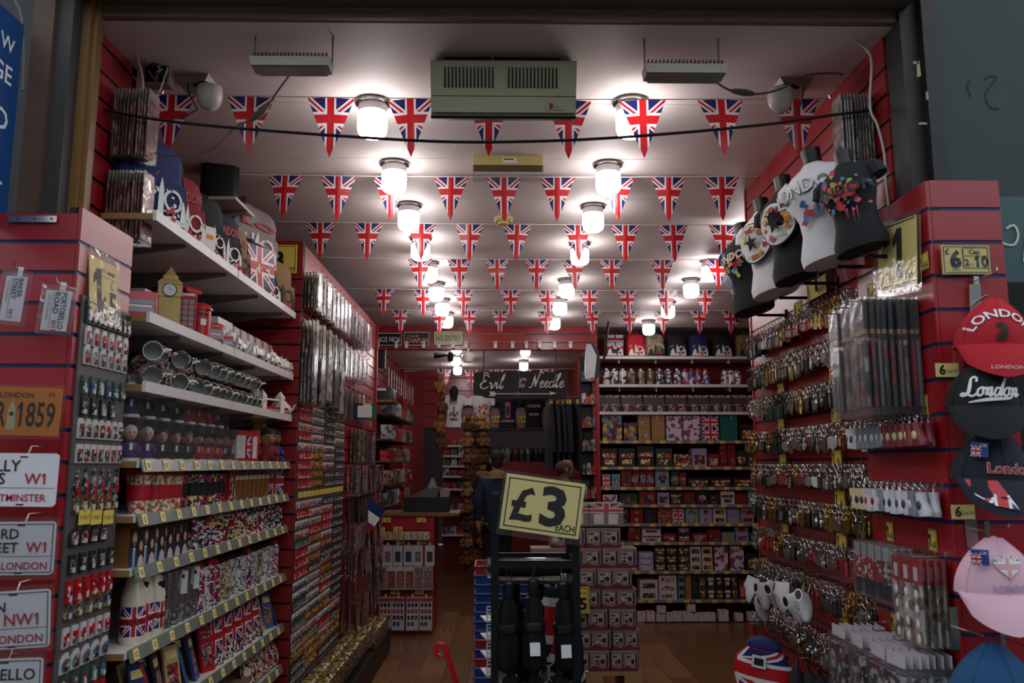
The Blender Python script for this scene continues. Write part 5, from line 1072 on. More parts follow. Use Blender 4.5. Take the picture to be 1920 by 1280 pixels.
for k in range(9): obj('wire_tray', MB(blackm).torus((0, 0, .25 + k * .24), .2, .008, 16, 5, 0, 'xy').tube([(-.2, 0, .25 + k * .24), (.2, 0, .25 + k * .24)], .005, 5).tube([(0, -.2, .25 + k * .24), (0, .2, .25 + k * .24)], .005, 5), t)
for k in range(9):
    for i, (dx, dy, a) in enumerate(((-.12, -.1, -.4), (.1, -.12, .3), (-.02, .1, 1.5))): place(TD[(k * 2 + i) % 3], 'teddy_bear', 'teddy bear %s on the %s tier up of the wire bear stand' % (('at left', 'at right', 'at the back')[i], nth(k)), 'teddy bear', (q + dx, 12.3 + dy, .262 + k * .24), (0, 0, a), 'teddy bears on the stand', .78)
q = xat(822, 12.6, 2.4)
for i, z in enumerate((2.75, 2.45, 2.15, 1.9)):
    place(TD[i % 2], 'hanging_plush', ('top', 'second', 'third', 'lowest')[i] + ' golden plush animal in the hanging column by the torsos', 'plush toy', (q + .03 * (i % 2), 12.6, z), (0, .1, .5), 'hanging golden plush column', (.8, .8, 1.1))
tag(obj('plush_rope', MB(black).tube([(0, 0, 1.9), (0, 0, 3.24)], .006, 6), None, (q + .015, 12.6, 0)), 'dark rope the golden plush column hangs from', 'rope')
# T-shirt torsos
def torso(m, prt=None):
    R_ = []
    for z, w, d in ((0, .155, .085), (.06, .148, .085), (.2, .128, .075), (.3, .14, .085), (.42, .172, .095), (.5, .19, .085), (.545, .17, .07), (.565, .09, .06), (.58, .055, .05)):
        R_.append([(w * cos(2 * pi * j / 20), d * sin(2 * pi * j / 20), z) for j in range(20)])
    b = MB(m).loft(R_)
    sv = [('sleeve', MB(m).tube([(s * .15, 0, .50), (s * .2, 0, .45), (s * .225, -.005, .38)], [.055, .058, .056], 10).mesh('sleeve')) for s in (-1, 1)]
    return [('torso', b.mesh('torso'))] + sv + ([('print', prt)] if prt else [])
def arcprint(kind):
    f = MB(ink, M('print_coral', (206, 90, 84), .7), M('print_yellow', (210, 190, 90), .7), busred, whiteink, M('print_blue', (70, 120, 170), .7), M('print_orange', (216, 130, 60), .7))
    yy = lambda x, z: -.10 + .3 * x * x
    def blob(x, z, r, mi, n=9):
        f.face([(x + r * RN.uniform(.5, 1) * cos(2 * pi * i / n), yy(x, z) - .004, z + r * RN.uniform(.5, 1) * sin(2 * pi * i / n)) for i in range(n)], mi)
    if kind == 0: [blob(-.06 + .03 * i, .22 + .03 * sin(i * 2), .022, 0) for i in range(5)]; f.box(-.01, .01, -.105, -.102, .2, .36); [blob(-.05 + .02 * i, .14, .018, 0) for i in range(6)]
    elif kind == 1: [blob(RN.uniform(-.11, .11), RN.uniform(.13, .4), RN.uniform(.018, .04), RN.choice((1, 1, 2, 0, 5, 6))) for i in range(22)]
    elif kind == 2: f.box(-.04, .04, -.106, -.1, .16, .42, 3); f.box(-.03, .03, -.108, -.106, .2, .36, 0); f.text('LONDON', .05, (0, -.107, .09), mi=4)
    else: f.text('LONDON', .07, (0, -.11, .34), mi=4, fit=-.22); f.text('ENGLAND', .06, (0, -.108, .2), mi=4, fit=-.16)
    return f.mesh('print')
navyt = M('navy_cotton', (22, 26, 52), .85)
for i, (px, m, lab) in enumerate(((851, cotton, 'white T-shirt torso with skyline print and dark cap'), (903, cotton, 'white T-shirt torso with colourful splash print'), (952, navyt, 'navy T-shirt torso with red telephone box print'), (1001, blackcot, 'black T-shirt torso with white LONDON lettering'))):
    q = aY(px, 801, 13.8); t = place(torso(m, arcprint(i)), 'shirt_torso', lab, 'torso', (q.x, 13.84, q.z), (0, 0, 0), 'shirt torsos on the rear wall', .97)
    if i == 0:
        c = thing('baseball_cap', 'dark cap hung over the neck of the first white torso', 'cap', (q.x, 13.72, q.z + .5)); obj('crown', MB(blackcot).ball((0, 0, .08), .08, 0, 12, 8, (.9, .8, 1.3)), c); obj('peak', MB(blackcot).prism([(-.07, .0), (.07, 0), (.05, -.06), (-.05, -.06)], -.07, -.05), c)
obj('torso_rail', MB(blackm).box(-1.15, .95, 13.7, 13.98, aY(900, 803, 13.8).z - .035, aY(900, 803, 13.8).z - .002), None)
tag(bpy.data.objects['torso_rail'], 'dark ledge under the shirt torsos on the rear wall', 'ledge')
for i, px in enumerate((878, 930, 980)):
    q = aY(px, 792, 13.97); t = thing('price_ticket', ('left', 'middle', 'right')[i] + ' yellow ticket between the shirt torsos on the rear wall', 'price ticket', (q.x - .08, 13.965, q.z), group='tickets between the torsos'); obj('ticket', MB(ticket).box(0, .17, 0, .01, 0, .11), t); obj('lettering', MB(ink).text('6.99', .08, (.085, -.001, .025), fit=.14, bold=.02), t)
# clothes rail seen through the opening
t = thing('clothes_rail', 'clothes rail in the far room beyond the torsos', 'rail', (-.1, 16.5, 0)); obj('bar', MB(steel).tube([(-.3, 0, 2.0), (1.3, 0, 2.0)], .015, 8), t)
for x in (-.3, 1.3): obj('post', MB(steel).tube([(x, 0, 0), (x, 0, 2.0)], .015, 8), t)
GAR = [MB(M('garment_%d' % k, c, .9, var=.2, scale=20)).loft([[(-.03, -.2, 0), (.03, -.2, 0), (.03, .2, 0), (-.03, .2, 0)], [(-.03, -.2, .55), (.03, -.2, .55), (.03, .2, .55), (-.03, .2, .55)], [(-.012, -.05, .66), (.012, -.05, .66), (.012, .05, .66), (-.012, .05, .66)]]).mesh('garment') for k, c in enumerate(((120, 112, 112), (60, 56, 58), (160, 150, 150), (190, 184, 184), (140, 80, 74), (24, 24, 26)))]
for i in range(13): tag(obj('hanging_garment', GAR[(0, 1, 0, 2, 3, 4, 0, 2, 5, 5, 5, 2, 3)[i]], None, (-.33 + i * .12, 16.5, 1.33), (0, 0, RN.uniform(-.3, .3)), (1.0, 1, 1)), '%s garment from the left on the far clothes rail' % nth(i), 'garment', 'garments on the far rail')
place(LAMP, 'ceiling_light', 'lit jar light in the far room beyond the torsos', 'light', (.75, 16.2, 3.24), group='jar ceiling lights')
# jackets at right of the banner
t = thing('jacket_rail', 'short rail of dark jackets under the banner end', 'rail', (.54, 9.62, 0)); zj = aY(1060, 745, 9.6).z
obj('bar', MB(steel).tube([(0, 0, zj), (.46, 0, zj)], .012, 8), t); obj('stay', MB(steel).tube([(.46, 0, zj), (.46, .25, zj)], .012, 8), t)
JK = lambda m: [('jacket', MB(m).loft([[(w * cos(2 * pi * j / 14), d * sin(2 * pi * j / 14), z) for j in range(14)] for z, w, d in ((-.8, .026, .24), (-.4, .026, .23), (-.15, .025, .22), (-.06, .022, .17), (.0, .015, .06))]).mesh('jacket')), ('sleeve', MB(m).tube([(0, -.2, -.1), (.01, -.26, -.35), (.02, -.25, -.6)], [.024, .022, .02], 8).mesh('sleeve')), ('swing_tag', MB(ticket).box(-.012, .012, -.14, -.138, -.06, .0).mesh('swing_tag'))]
jm = [JK(M('jacket_black', (18, 18, 22), .8, var=.3)), JK(M('jacket_navy', (16, 18, 28), .8, var=.3)), JK(M('jacket_charcoal', (24, 23, 24), .8, var=.3))]
for i in range(8): place(jm[i % 3], 'hanging_jacket', '%s dark jacket from the left on the short rail' % nth(i), 'jacket', (.56 + i * .052, 9.62, zj - .03), (0, 0, RN.uniform(-.15, .15)), 'dark jackets')
# narrow rack of small goods beside the red upright
t = thing('spinner_rack', 'narrow wire rack of small goods beside the red upright', 'rack', (.99, 9.33, 0)); obj('back_grid', MB(blackm).box(-.09, .09, .04, .05, .4, 2.9), t)
for r in range(9):
    z = 2.75 - r * .26; obj('wire_tray', MB(blackm).box(-.08, .08, -.06, .04, z - .15, z - .145), t)
    for i in range(3): tag(obj('small_pack', bxm[(r + i) % 4], None, (.94 + i * .05, 9.33, z - .144), (0, 0, 0), (.38, .5, .8)), '%s small pack on the %s tier down of the narrow wire rack' % (('left', 'middle', 'right')[i], nth(r)), 'packet', 'packs on the narrow wire rack')
# banner
b0, b1 = aY(888, 741, 9.35), aY(1062, 697, 9.35); w, h = b1.x - b0.x, b1.z - b0.z
t = thing('shop_banner', 'black cloth banner reading Evil from the Needle with an arrow', 'banner', (b0.x, 9.35, b0.z))
yw = lambda x: .014 * sin(x * 9) + .01 * sin(x * 23)
P = [[(w * i / 24, yw(w * i / 24), zz(w * i / 24)) for i in range(25)] for zz in (lambda x: -.02 + (.02 if x < .1 else 0) - .02 * sin(x * 3), lambda x: h * .5, lambda x: h + .012 * sin(x * 2.6) - .006)]
P2 = [[(x, y + .004, z) for x, y, z in r] for r in P]
m = MB(M('black_banner_cloth', (34, 34, 36), .85, var=.15)); m.loft(P, 0, closed=False); m.loft(P2[::-1], 0, closed=False); obj('cloth', m, t)
for px in (907, 1042): x = xat(px, 9.35, 3.0) - b0.x; obj('rod', MB(black).tube([(x, 0, h - .01), (x, 0, 3.24 - b0.z)], .007, 6), t)
SCR = {'E': ([[(.62, .86), (.42, 1.0), (.2, .9), (.18, .68), (.42, .56), (.2, .5, 1.4), (.02, .28, 1.6), (.1, .04, 1.2), (.38, .0), (.62, .16)], [(.3, .95), (.16, 1.12), (.34, 1.2), (.52, 1.06)]], .66), 'v': ([[(0, .36), (.1, .46), (.16, .3, 1.4), (.2, .0, 1.4), (.42, .34), (.46, .48), (.56, .42)]], .5), 'i': ([[(0, .3), (.1, .48, 1.4), (.06, .14, 1.6), (.12, .0), (.26, .16)], [(.18, .66), (.2, .7)]], .26), 'l': ([[(0, .2), (.24, .66), (.34, 1.02), (.26, 1.04), (.12, .5, 1.8), (.1, .06, 1.5), (.2, .0), (.34, .2)]], .32),
       'f': ([[(.4, .98), (.34, 1.06), (.24, .9), (.1, .2), (-.06, -.35), (-.14, -.3)], [(.02, .5), (.36, .54)]], .34), 'r': ([[(0, .3), (.1, .46), (.16, .44), (.3, .42), (.26, .2, 1.3), (.32, .02), (.42, .16)]], .4), 'o': ([[(.26, .46), (.08, .36), (.04, .1), (.16, 0), (.3, .14), (.28, .4), (.2, .46), (.44, .4)]], .42), 'm': ([[(0, .3), (.08, .46), (.04, .02, 1.5)], [(.06, .26), (.2, .46), (.24, .38), (.18, .02, 1.5)], [(.2, .26), (.36, .46), (.38, .3), (.36, .04), (.5, .14)]], .48),
       't': ([[(0, .2), (.26, .92, 1.3), (.12, .14, 1.4), (.18, .0), (.32, .18)], [(.06, .6), (.34, .64)]], .3), 'h': ([[(0, .2), (.22, .8), (.28, 1.02), (.2, .96), (.04, .0, 1.5)], [(.08, .24), (.26, .46), (.26, .14), (.32, .0), (.44, .18)]], .42), 'e': ([[(0, .16), (.22, .26), (.28, .42), (.16, .48), (.06, .24, 1.5), (.12, .02, 1.2), (.26, .04), (.4, .2)]], .36), 'N': ([[(-.16, .0), (.06, .1), (.24, 1.0)], [(.22, 1.02), (.34, .1, 2.0)], [(.34, .06), (.5, .7), (.62, 1.12), (.78, 1.16), (.82, 1.04)]], .64), 'd': ([[(.3, .42), (.12, .42), (.02, .14), (.12, .0), (.28, .2), (.56, 1.02)], [(.52, 1.0), (.32, .2, 1.7), (.36, .02), (.48, .16)]], .46),
       'n': ([[(0, .3), (.1, .46), (.06, .02, 1.5)], [(.08, .26), (.26, .46), (.3, .36), (.24, .06, 1.4), (.3, .0), (.42, .16)]], .42), 'L': ([[(.56, .78), (.56, .98), (.42, 1.06), (.3, .92), (.27, .5, 1.5), (.22, .16, 1.4), (.06, .0), (-.08, .05), (.0, .15), (.2, .08), (.44, -.02), (.62, .12)]], .62)}
def script(m, s, o, xd, yd, nrm, size, mi=0, wt=.07):
    x = 0; xd_, o = Vector(xd), Vector(o)
    for ch in s:
        if ch == ' ': x += .3; continue
        g, adv = SCR[ch]; m.strokes(g, o + xd_ * (x * size), xd, yd, size, wt, nrm, mi); x += adv
    return x * size
m = MB(M('silver_lettering', (196, 184, 178), .5)); F_ = lambda px, py: aY(px, py, 9.33) - Vector((b0.x, 9.35, b0.z))
script(m, 'Evil', F_(900, 728), (1, 0, 0), (.12, 0, 1), (0, -1, 0), .15, wt=.075)
script(m, 'from', F_(967, 714), (1, 0, 0), (.12, 0, 1), (0, -1, 0), .075, wt=.05); script(m, 'the', F_(969, 726), (1, 0, 0), (.12, 0, 1), (0, -1, 0), .08, wt=.06)
script(m, 'Needle', F_(995, 726), (1, 0, 0), (.12, 0, 1), (0, -1, 0), .15, wt=.08)
a, b = F_(920, 738), F_(1035, 737)
m.box(a.x, b.x, a.y - .001, a.y, a.z - .004, a.z + .004); m.face([(b.x - .03, b.y, b.z - .022), (b.x + .05, b.y, b.z), (b.x - .03, b.y, b.z + .022), (b.x - .015, b.y, b.z)])
for k in range(3): x = a.x + k * .022; m.face([(x, a.y, a.z), (x - .02, a.y, a.z + .026), (x - .002, a.y, a.z + .026), (x + .018, a.y, a.z), (x - .002, a.y, a.z - .026), (x - .02, a.y, a.z - .026)][::1])
m.torus(((a.x + b.x) / 2 - .05, a.y, a.z + .002), .016, .005, 14, 4); obj('lettering', m, t)
# number plates and clip tags on the red beam
for i, (px0, px1, y0, y1, txt, mm, tm, lab) in enumerate(((703, 753, 624, 647, 'NO2 NO6', blackm, whiteink, 'dark number plate NO2 NO6 on the red beam'), (757, 805, 622, 647, 'CHAPLIN', M('plate_navy', (30, 30, 44), .4), M('print_apricot', (214, 160, 110), .5), 'dark film plate with apricot lettering on the red beam'), (814, 867, 621, 646, 'NO ENTRY', M('plate_cream', (190, 190, 140), .4), M('print_grey', (90, 92, 70), .5), 'cream NO ENTRY plate on the red beam'))):
    a, b = aY(px0, y1, 9.15), aY(px1, y0, 9.15); w, h = b.x - a.x, b.z - a.z; t = thing('wall_plate', lab, 'number plate', (a.x, 9.165, a.z))
    obj('plate', MB(mm, whiteink).box(0, w, 0, .008, 0, h).box(.0, w, -.001, 0, h - .006, h, 1).box(0, w, -.001, 0, 0, .006, 1).box(0, .006, -.001, 0, 0, h, 1).box(w - .006, w, -.001, 0, 0, h, 1), t); l = MB(tm)
    l.text(txt, h * (.62 if i != 1 else .5), (w / 2, -.002, h * (.28 if i != 1 else .2)), fit=-w * .88, bold=.01)
    if i == 1: l.text('Charlie', h * .3, (w * .35, -.002, h * .62), shear=.3)
    obj('lettering', l, t)
for i, px in enumerate((708, 743, 762, 794, 823, 849, 874, 929, 961, 987, 1012, 1040, 1070)):
    a = aY(px, 652, 9.14); t = thing('hanging_clip', '%s white clip tag from the left along the red beam' % nth(i), 'clip', a, group='clip tags along the beam'); obj('tag', MB(white).box(-.018, .018, 0, .006, 0, .075), t); obj('pin', MB(blackm).box(-.004, .004, -.003, 0, .045, .065), t)
q = aY(878, 670, 9.1); t = thing('white_fan_lamp', 'small white spotlight clipped below the red beam', 'lamp', q); obj('shade', MB(white).lathe([(.045, -.05), (.06, .0), (.055, .045), (.02, .06)], 14), t); obj('clip', MB(white).box(-.01, .01, -.01, .05, .05, .1), t)
q = aY(845, 668, 9.8); t = thing('ceiling_bracket', 'black ceiling bracket with arms in the rear room', 'bracket', q); obj('hub', MB(black).lathe([(.03, -.06), (.04, 0), (.03, .05)], 10), t); obj('arm', MB(black).tube([(0, 0, .02), (-.2, 0, .01)], [.012, .04], 6).tube([(0, 0, .02), (.2, .05, .05), (.3, .05, .14)], .008, 6), t)
q = aY(918, 668, 10.4); t = thing('rear_emergency_light', 'cream emergency light on the rear room ceiling', 'light', (q.x, 10.4, 3.24)); obj('housing', MB(M('aged_cream_plastic', (0, 0, 0))).box(-.2, .2, 0, .1, -.07, 0), t); obj('diffuser', MB(film).box(-.2, .2, -.01, .11, -.12, -.07), t)
# studio style spotlight
q = aY(1108, 678, 8.7); t = thing('spotlight', 'black spotlight with silver reflector hanging by the red upright', 'spotlight', q, (0, radians(8), 0), None, 1.2)
obj('reflector', MB(M('silver_reflector', (170, 172, 176), .3, metal=.6)).prism([(-.06, .15), (-.02, .16), (.045, .06), (.05, -.13), (-.03, -.16), (-.05, -.02)], 0, .03), t); obj('hood', MB(black).prism([(-.02, .17), (.04, .12), (.085, .02), (.08, -.12), (.05, -.14), (.045, .06)], -.01, .14), t); obj('stem', MB(black).tube([(.07, .06, .0), (.12, .08, .05), (.12, .08, (3.23 - q.z) / 1.2)], .012, 6), t)

# ================================================================ PEOPLE
def skinned(name, pts, edges, root, mats, sub=2):
    me = bpy.data.meshes.new(name); me.from_pydata([p[:3] for p in pts], edges, []); o = bpy.data.objects.new(name, me); COL.objects.link(o)
    sk = o.modifiers.new('s', 'SKIN'); sk.use_smooth_shade = True; me.skin_vertices or None
    for i, p in enumerate(pts):
        r = p[3]; sv = me.skin_vertices[0].data[i]; sv.radius = r if isinstance(r, tuple) else (r, r); sv.use_root = (i == root)
    o.modifiers.new('u', 'SUBSURF').levels = sub
    dg = bpy.context.evaluated_depsgraph_get(); nm = bpy.data.meshes.new_from_object(o.evaluated_get(dg)); bpy.data.objects.remove(o)
    nm.materials.clear()
    for m in mats: nm.materials.append(m)
    nm.name = name; return nm
def person(label, loc, rz, H, jacketm, trousm, hairm, skinm, bald, collarm, arms, beard=None):
    t = thing('person', label, 'person', loc, (0, 0, rz)); s = H / 1.8
    S = lambda *p: tuple(v * s for v in p[:3]) + ((tuple(x * s for x in p[3]) if isinstance(p[3], tuple) else p[3] * s),)
    L = arms
    pts = [S(0, 0, .95, (.15, .11)), S(0, 0, 1.15, (.14, .10)), S(0, .01, 1.36, (.165, .105)), S(0, .01, 1.48, (.07, .065)), S(0, -.005, 1.56, .056), S(0, -.015, 1.63, (.068, .08)), S(0, -.012, 1.72, (.074, .088)), S(0, -.005, 1.785, (.05, .06))]
    ed = [(i, i + 1) for i in range(7)]
    for sd, A in ((-1, L[0]), (1, L[1])):
        b = len(pts); pts += [S(sd * .17, .01, 1.43, .062), S(sd * A[0][0], A[0][1], A[0][2], .045), S(sd * A[1][0], A[1][1], A[1][2], .034), S(sd * A[2][0], A[2][1], A[2][2], (.018, .038))]
        ed += [(2, b), (b, b + 1), (b + 1, b + 2), (b + 2, b + 3)]
        hx = Vector(A[2]); hd = (Vector(A[2]) - Vector(A[1])).normalized()
        for k in range(4):
            j = len(pts); e = hx + hd * (.07 - .008 * abs(k - 1.5)) + Vector((0, (k - 1.5) * .018, 0)); e2 = e + hd * .03 + Vector((-.012, 0, 0))
            pts += [S(sd * e.x, e.y, e.z, .010), S(sd * e2.x, e2.y, e2.z, .008)]; ed += [(b + 3, j), (j, j + 1)]
        j = len(pts); e = hx + hd * .03 + Vector((-.01, -.035, 0)); pts += [S(sd * e.x, e.y, e.z, .011), S(sd * e.x - .005, e.y - .012, e.z - .03, .009)]; ed += [(b + 3, j), (j, j + 1)]
    for sd in (-1, 1):
        b = len(pts); pts += [S(sd * .09, 0, .88, .092), S(sd * .10, -.01, .5, .062), S(sd * .105, .01, .1, .045), S(sd * .11, -.05, .05, .042), S(sd * .115, -.15, .035, .036)]
        ed += [(0, b), (b, b + 1), (b + 1, b + 2), (b + 2, b + 3), (b + 3, b + 4)]
    obj('body', skinned('body', pts, ed, 0, [skinm]), t)
    # clothing follows the same bones, a little fuller
    jp = [S(0, 0, .86, (.19, .145)), S(0, 0, 1.0, (.18, .135)), S(0, 0, 1.18, (.18, .13)), S(0, .01, 1.36, (.20, .132)), S(0, .012, 1.46, (.10, .09)), S(0, .01, 1.50, (.078, .075))]; je = [(i, i + 1) for i in range(5)]
    for sd, A in ((-1, L[0]), (1, L[1])):
        b = len(jp); jp += [S(sd * .185, .01, 1.42, .078), S(sd * A[0][0], A[0][1], A[0][2], .066), S(sd * A[1][0], A[1][1], A[1][2], .05)]; je += [(3, b), (b, b + 1), (b + 1, b + 2)]
    obj('jacket', skinned('jacket', jp, je, 0, [jacketm]), t)
    obj('collar', MB(collarm).loft([[(r * s * cos(2 * pi * j / 16), (r * .95 * sin(2 * pi * j / 16) + .008) * s, z * s + (.02 * s * sin(2 * pi * j / 16))) for j in range(16)] for r, z in ((.09, 1.44), (.135, 1.445), (.125, 1.52), (.085, 1.55), (.07, 1.49))], cap0=False, cap1=False), t)
    tp = [S(0, 0, .93, (.155, .12))]; te = []
    for sd in (-1, 1):
        b = len(tp); tp += [S(sd * .095, 0, .84, .108), S(sd * .10, -.01, .5, .078), S(sd * .105, .01, .09, .066)]; te += [(0, b), (b, b + 1), (b + 1, b + 2)]
    obj('trousers', skinned('trousers', tp, te, 0, [trousm]), t)
    for sd in (-1, 1): obj('shoe', MB(black).loft([[((sd * .11 + .048 * w * cos(2 * pi * j / 12)) * s, (-.05 + .14 * sin(2 * pi * j / 12)) * s, z * s) for j in range(12)] for z, w in ((0, 1), (.03, 1.02), (.065, .8), (.1, .5))]), t)
    hr = MB(hairm)
    if bald: hr.ball((0, .012 * s, 1.70 * s), .085 * s, 0, 14, 8, (.97, 1.07, .86))
    else: hr.ball((0, .008 * s, 1.725 * s), .093 * s, 0, 14, 8, (.95, 1.08, .95)).ball((0, .05 * s, 1.655 * s), .066 * s, 0, 12, 6, (1.05, .8, 1.1))
    obj('hair', hr, t)
    fm = MB(ink, skinm, redink)
    for sd in (-1, 1): fm.ball((sd * .03 * s, -.098 * s, 1.69 * s), .009 * s, 0, 6, 4); obj('ear', MB(skinm).ball((sd * .084 * s, .0, 1.675 * s), .03 * s, 0, 8, 6, (.4, .7, 1.1)), t)
    obj('nose', MB(skinm).loft([[(-.008 * s, -.095 * s, 1.70 * s), (.008 * s, -.095 * s, 1.70 * s), (0, -.085 * s, 1.70 * s)], [(-.018 * s, -.118 * s, 1.655 * s), (.018 * s, -.118 * s, 1.655 * s), (0, -.09 * s, 1.65 * s)]]), t)
    fm.box(-.025 * s, .025 * s, -.1 * s, -.09 * s, 1.622 * s, 1.628 * s, 2); obj('face', fm, t)
    if beard: obj('beard', MB(beard).ball((0, -.045 * s, 1.61 * s), .068 * s, 0, 12, 8, (.95, .85, .75)), t)
    return t
rest = [((.24, .03, 1.18), (.23, -.04, .95), (.225, -.06, .90))] * 2
denim = M('denim_blue', (30, 44, 68), .85, var=.25, scale=25, bump=.2)
h1 = aY(930, 845, 10.6).z
person('man seen from behind in blue denim jacket with tan fleece collar', (aY(932, 900, 10.6).x, 10.6, 0), pi + .15, h1 * 1.0, denim, M('black_jeans', (20, 20, 24), .85), M('short_dark_hair', (36, 28, 24), .8, bump=.3), skin1, False, M('tan_fleece', (150, 120, 88), .95, bump=.5), rest)
h2 = aY(1062, 858, 8.0).z
person('bearded man in profile facing right wearing dark jacket over red top', (aY(1060, 900, 8.0).x, 8.0, 0), radians(95), h2 * 1.0, M('dark_parka', (30, 28, 32), .8, var=.2), M('black_jeans', (0, 0, 0)), M('shaved_hair', (52, 38, 32), .8), skin2, True, M('red_jumper', (130, 22, 40), .85), rest, M('short_beard', (34, 26, 22), .9, bump=.3))

# ================================================================ REAR RIGHT SHELVING
BY = 9.3
zb = [2.892, 2.572, 2.262, 1.94, 1.651, 1.428, 1.238, 1.033, .832, .524, .219]
RB = ['backpack', 'flask', 'mug gift set', 'square carton', 'tea box', 'red tin', 'small tin', 'double tin', 'low tin', 'stacked tea', 'bottom']
t = thing('shelving_unit', 'tall wall of laden shelves across the rear right of the shop', 'shelving', (1.10, BY, 0))
obj('upright', MB(red).box(-.015, .015, -.01, .45, 0, 2.96), t); rw = 1.9
rail = M('shelf_rail_grey', (120, 116, 112), .4)
tkm = MB(ticket, ink).box(-.028, .028, 0, .002, 0, .03); tkm.text('1.65', .024, (0, -.001, .007), mi=1, fit=.05); tkm = tkm.mesh('price_ticket')
for i, z in enumerate(zb):
    obj('shelf_board', MB(shelfw if i < 3 else rail).box(0, rw, 0, .44, z - .018, z), t)
    obj('front_rail', MB(shelfw if i < 3 else rail).box(0, rw, -.008, 0, z - .03, z + .002), t)
    if i > 2:
        for k in range(11): obj('price_ticket', tkm, t, (.08 + k * .165 + RN.uniform(-.03, .03), -.011, z - .03))
    else:
        for k in range(4): obj('bracket', MB(shelfw).prism([(0, 0), (.3, 0), (0, -.06)], -.005, .005, 'yz').mesh('bracket'), t, (.25 + k * .42, .03, z - .018))
bpk = [(1152, redc, whiteink, 'red bus shaped backpack'), (1192, M('bright_red_canvas', (190, 24, 44), .8), whiteink, 'bright red skyline backpack'), (1228, MP('camo_canvas', [(150, 136, 110), (120, 108, 88), (176, 160, 130)], 20, .85), M('dark_print', (0, 0, 0)), 'camouflage skyline backpack'), (1269, dnavy, whiteink, 'dark navy skyline backpack'), (1310, navyc, whiteink, 'royal blue skyline backpack'), (1354, blkc, whiteink, 'black skyline backpack'), (1398, tanc, M('dark_print', (0, 0, 0)), 'dull tan backpack')]
for i, (px, m, p, lab) in enumerate(bpk):
    o = place(backpack(m, p, .225, .15, .27), 'backpack', lab + ' on the highest shelf of the rear right wall', 'bag', (xat(px, BY + .1, 2.95), BY + .12, zb[0]), (0, 0, 0), 'backpacks on the rear right wall')
    if i == 0:
        f = MB(M('bus_window', (0, 0, 0)), whiteink, ink)
        for z0, z1 in ((.215, .25), (.12, .165)):
            for s in (-1, 1): f.box(s * .05 - .042, s * .05 + .042, -.098, -.09, z0, z1, 0)
        f.box(-.1, .1, -.098, -.09, .176, .182, 1); f.box(-.03, .03, -.1, -.092, .04, .09, 2); obj('bus_windows', f, o)
FL = [bottle(MP('flask_print_%d' % k, p, 34, .3), c, .042, .19) for k, (p, c) in enumerate((([(210, 206, 204), (40, 40, 44), (210, 206, 204)], steel), ([(120, 110, 84), (160, 150, 120), (70, 66, 50)], steel), ([(40, 50, 70), (200, 198, 196), (60, 66, 84)], steel), ([(50, 60, 120), (190, 186, 190), (160, 30, 44)], rub), ([(214, 210, 210), (60, 58, 60), (214, 210, 210)], black)))]
for i, (px, k) in enumerate(((1137, 0), (1152, 0), (1168, 0), (1184, 1), (1202, 1), (1219, 1), (1237, 2), (1253, 2), (1270, 2), (1285, 3), (1297, 3), (1309, 3), (1323, 3), (1359, 4), (1371, 4), (1383, 4))):
    place(FL[k], 'thermos_flask', '%s flask from the left on the flask shelf, rear right wall' % nth(i), 'flask', (xat(px, BY + .06, 2.65), BY + .06, zb[1]), (0, 0, i), 'flasks on the rear right wall')
mgb = [('carton', MB(tint, jackfade, M('gift_set_dark', (70, 62, 62), .4)).box(-.12, .12, 0, .12, 0, .17, 2, fm={'-y': 2}).mesh('carton')), ('flag_card', MB(jack('union_jack_dull', .5, fade=.12)).face([(-.12, -.002, .08), (.12, -.002, .08), (.12, .02, .2), (-.12, .02, .2)], 0, [(0, 0), (1, 0), (1, 1), (0, 1)]).mesh('flag_card'))] + [('mug', MB(MP('gift_mug_print', [(190, 184, 182), (150, 40, 48), (90, 84, 84), (190, 184, 182)], 50, .25)).lathe([(.036, .005), (.038, .01), (.038, .09), (.034, .09)], 14, (s * .055, -.045, 0)).mesh('mug')) for s in (-1, 1)] + [('clear_front', MB(film).box(-.12, .12, -.09, .0, 0, .1).mesh('clear_front'))]
for i in range(7): place(mgb, 'mug_gift_set', '%s boxed mug gift set from the left on the rear right wall' % nth(i), 'gift set', (1.24 + i * .255, BY + .1, zb[2]), (0, 0, 0), 'mug gift sets')
def tin(w, h, d, c, lab=None, kind=0, pat=None):
    m = MB(c, lab or tint, steel, pat or c); m.box(-w / 2, w / 2, 0, d, 0, h * .8, 0); m.box(-w / 2 - .001, w / 2 + .001, -.001, d + .001, h * .8, h, 3 if pat else 0)
    if kind == 0: m.box(-w * .36, w * .36, -.002, 0, h * .14, h * .66, 1)
    elif kind == 1: m.lathe([(h * .26, -.002), (h * .26, .0)], 16, (0, 0, h * .45), 1, axis='y')
    elif kind == 2: m.box(-w * .44, w * .44, -.002, 0, h * .5, h * .72, 1); m.box(-w * .3, w * .3, -.002, 0, h * .12, h * .4, 1)
    elif kind == 3: m.box(-w / 2, w / 2, -.002, 0, 0, h, 1)
    return m.mesh('tin')
col = lambda n, c: M('tin_' + n, c, .38, var=.1)
kr, dk, gn, mi_, li, sa, te, re, bl, pk, cr2, go, wh = col('kraft', (150, 112, 66)), col('dark', (36, 34, 38)), col('green', (40, 62, 48)), col('mint', (110, 160, 148)), col('lilac', (150, 138, 170)), col('salmon', (170, 90, 80)), col('teal', (20, 92, 88)), col('red', (130, 22, 30)), col('sky', (100, 140, 160)), col('pink', (176, 120, 130)), col('cream', (200, 184, 150)), col('ochre', (150, 116, 50)), col('white', (196, 188, 190))
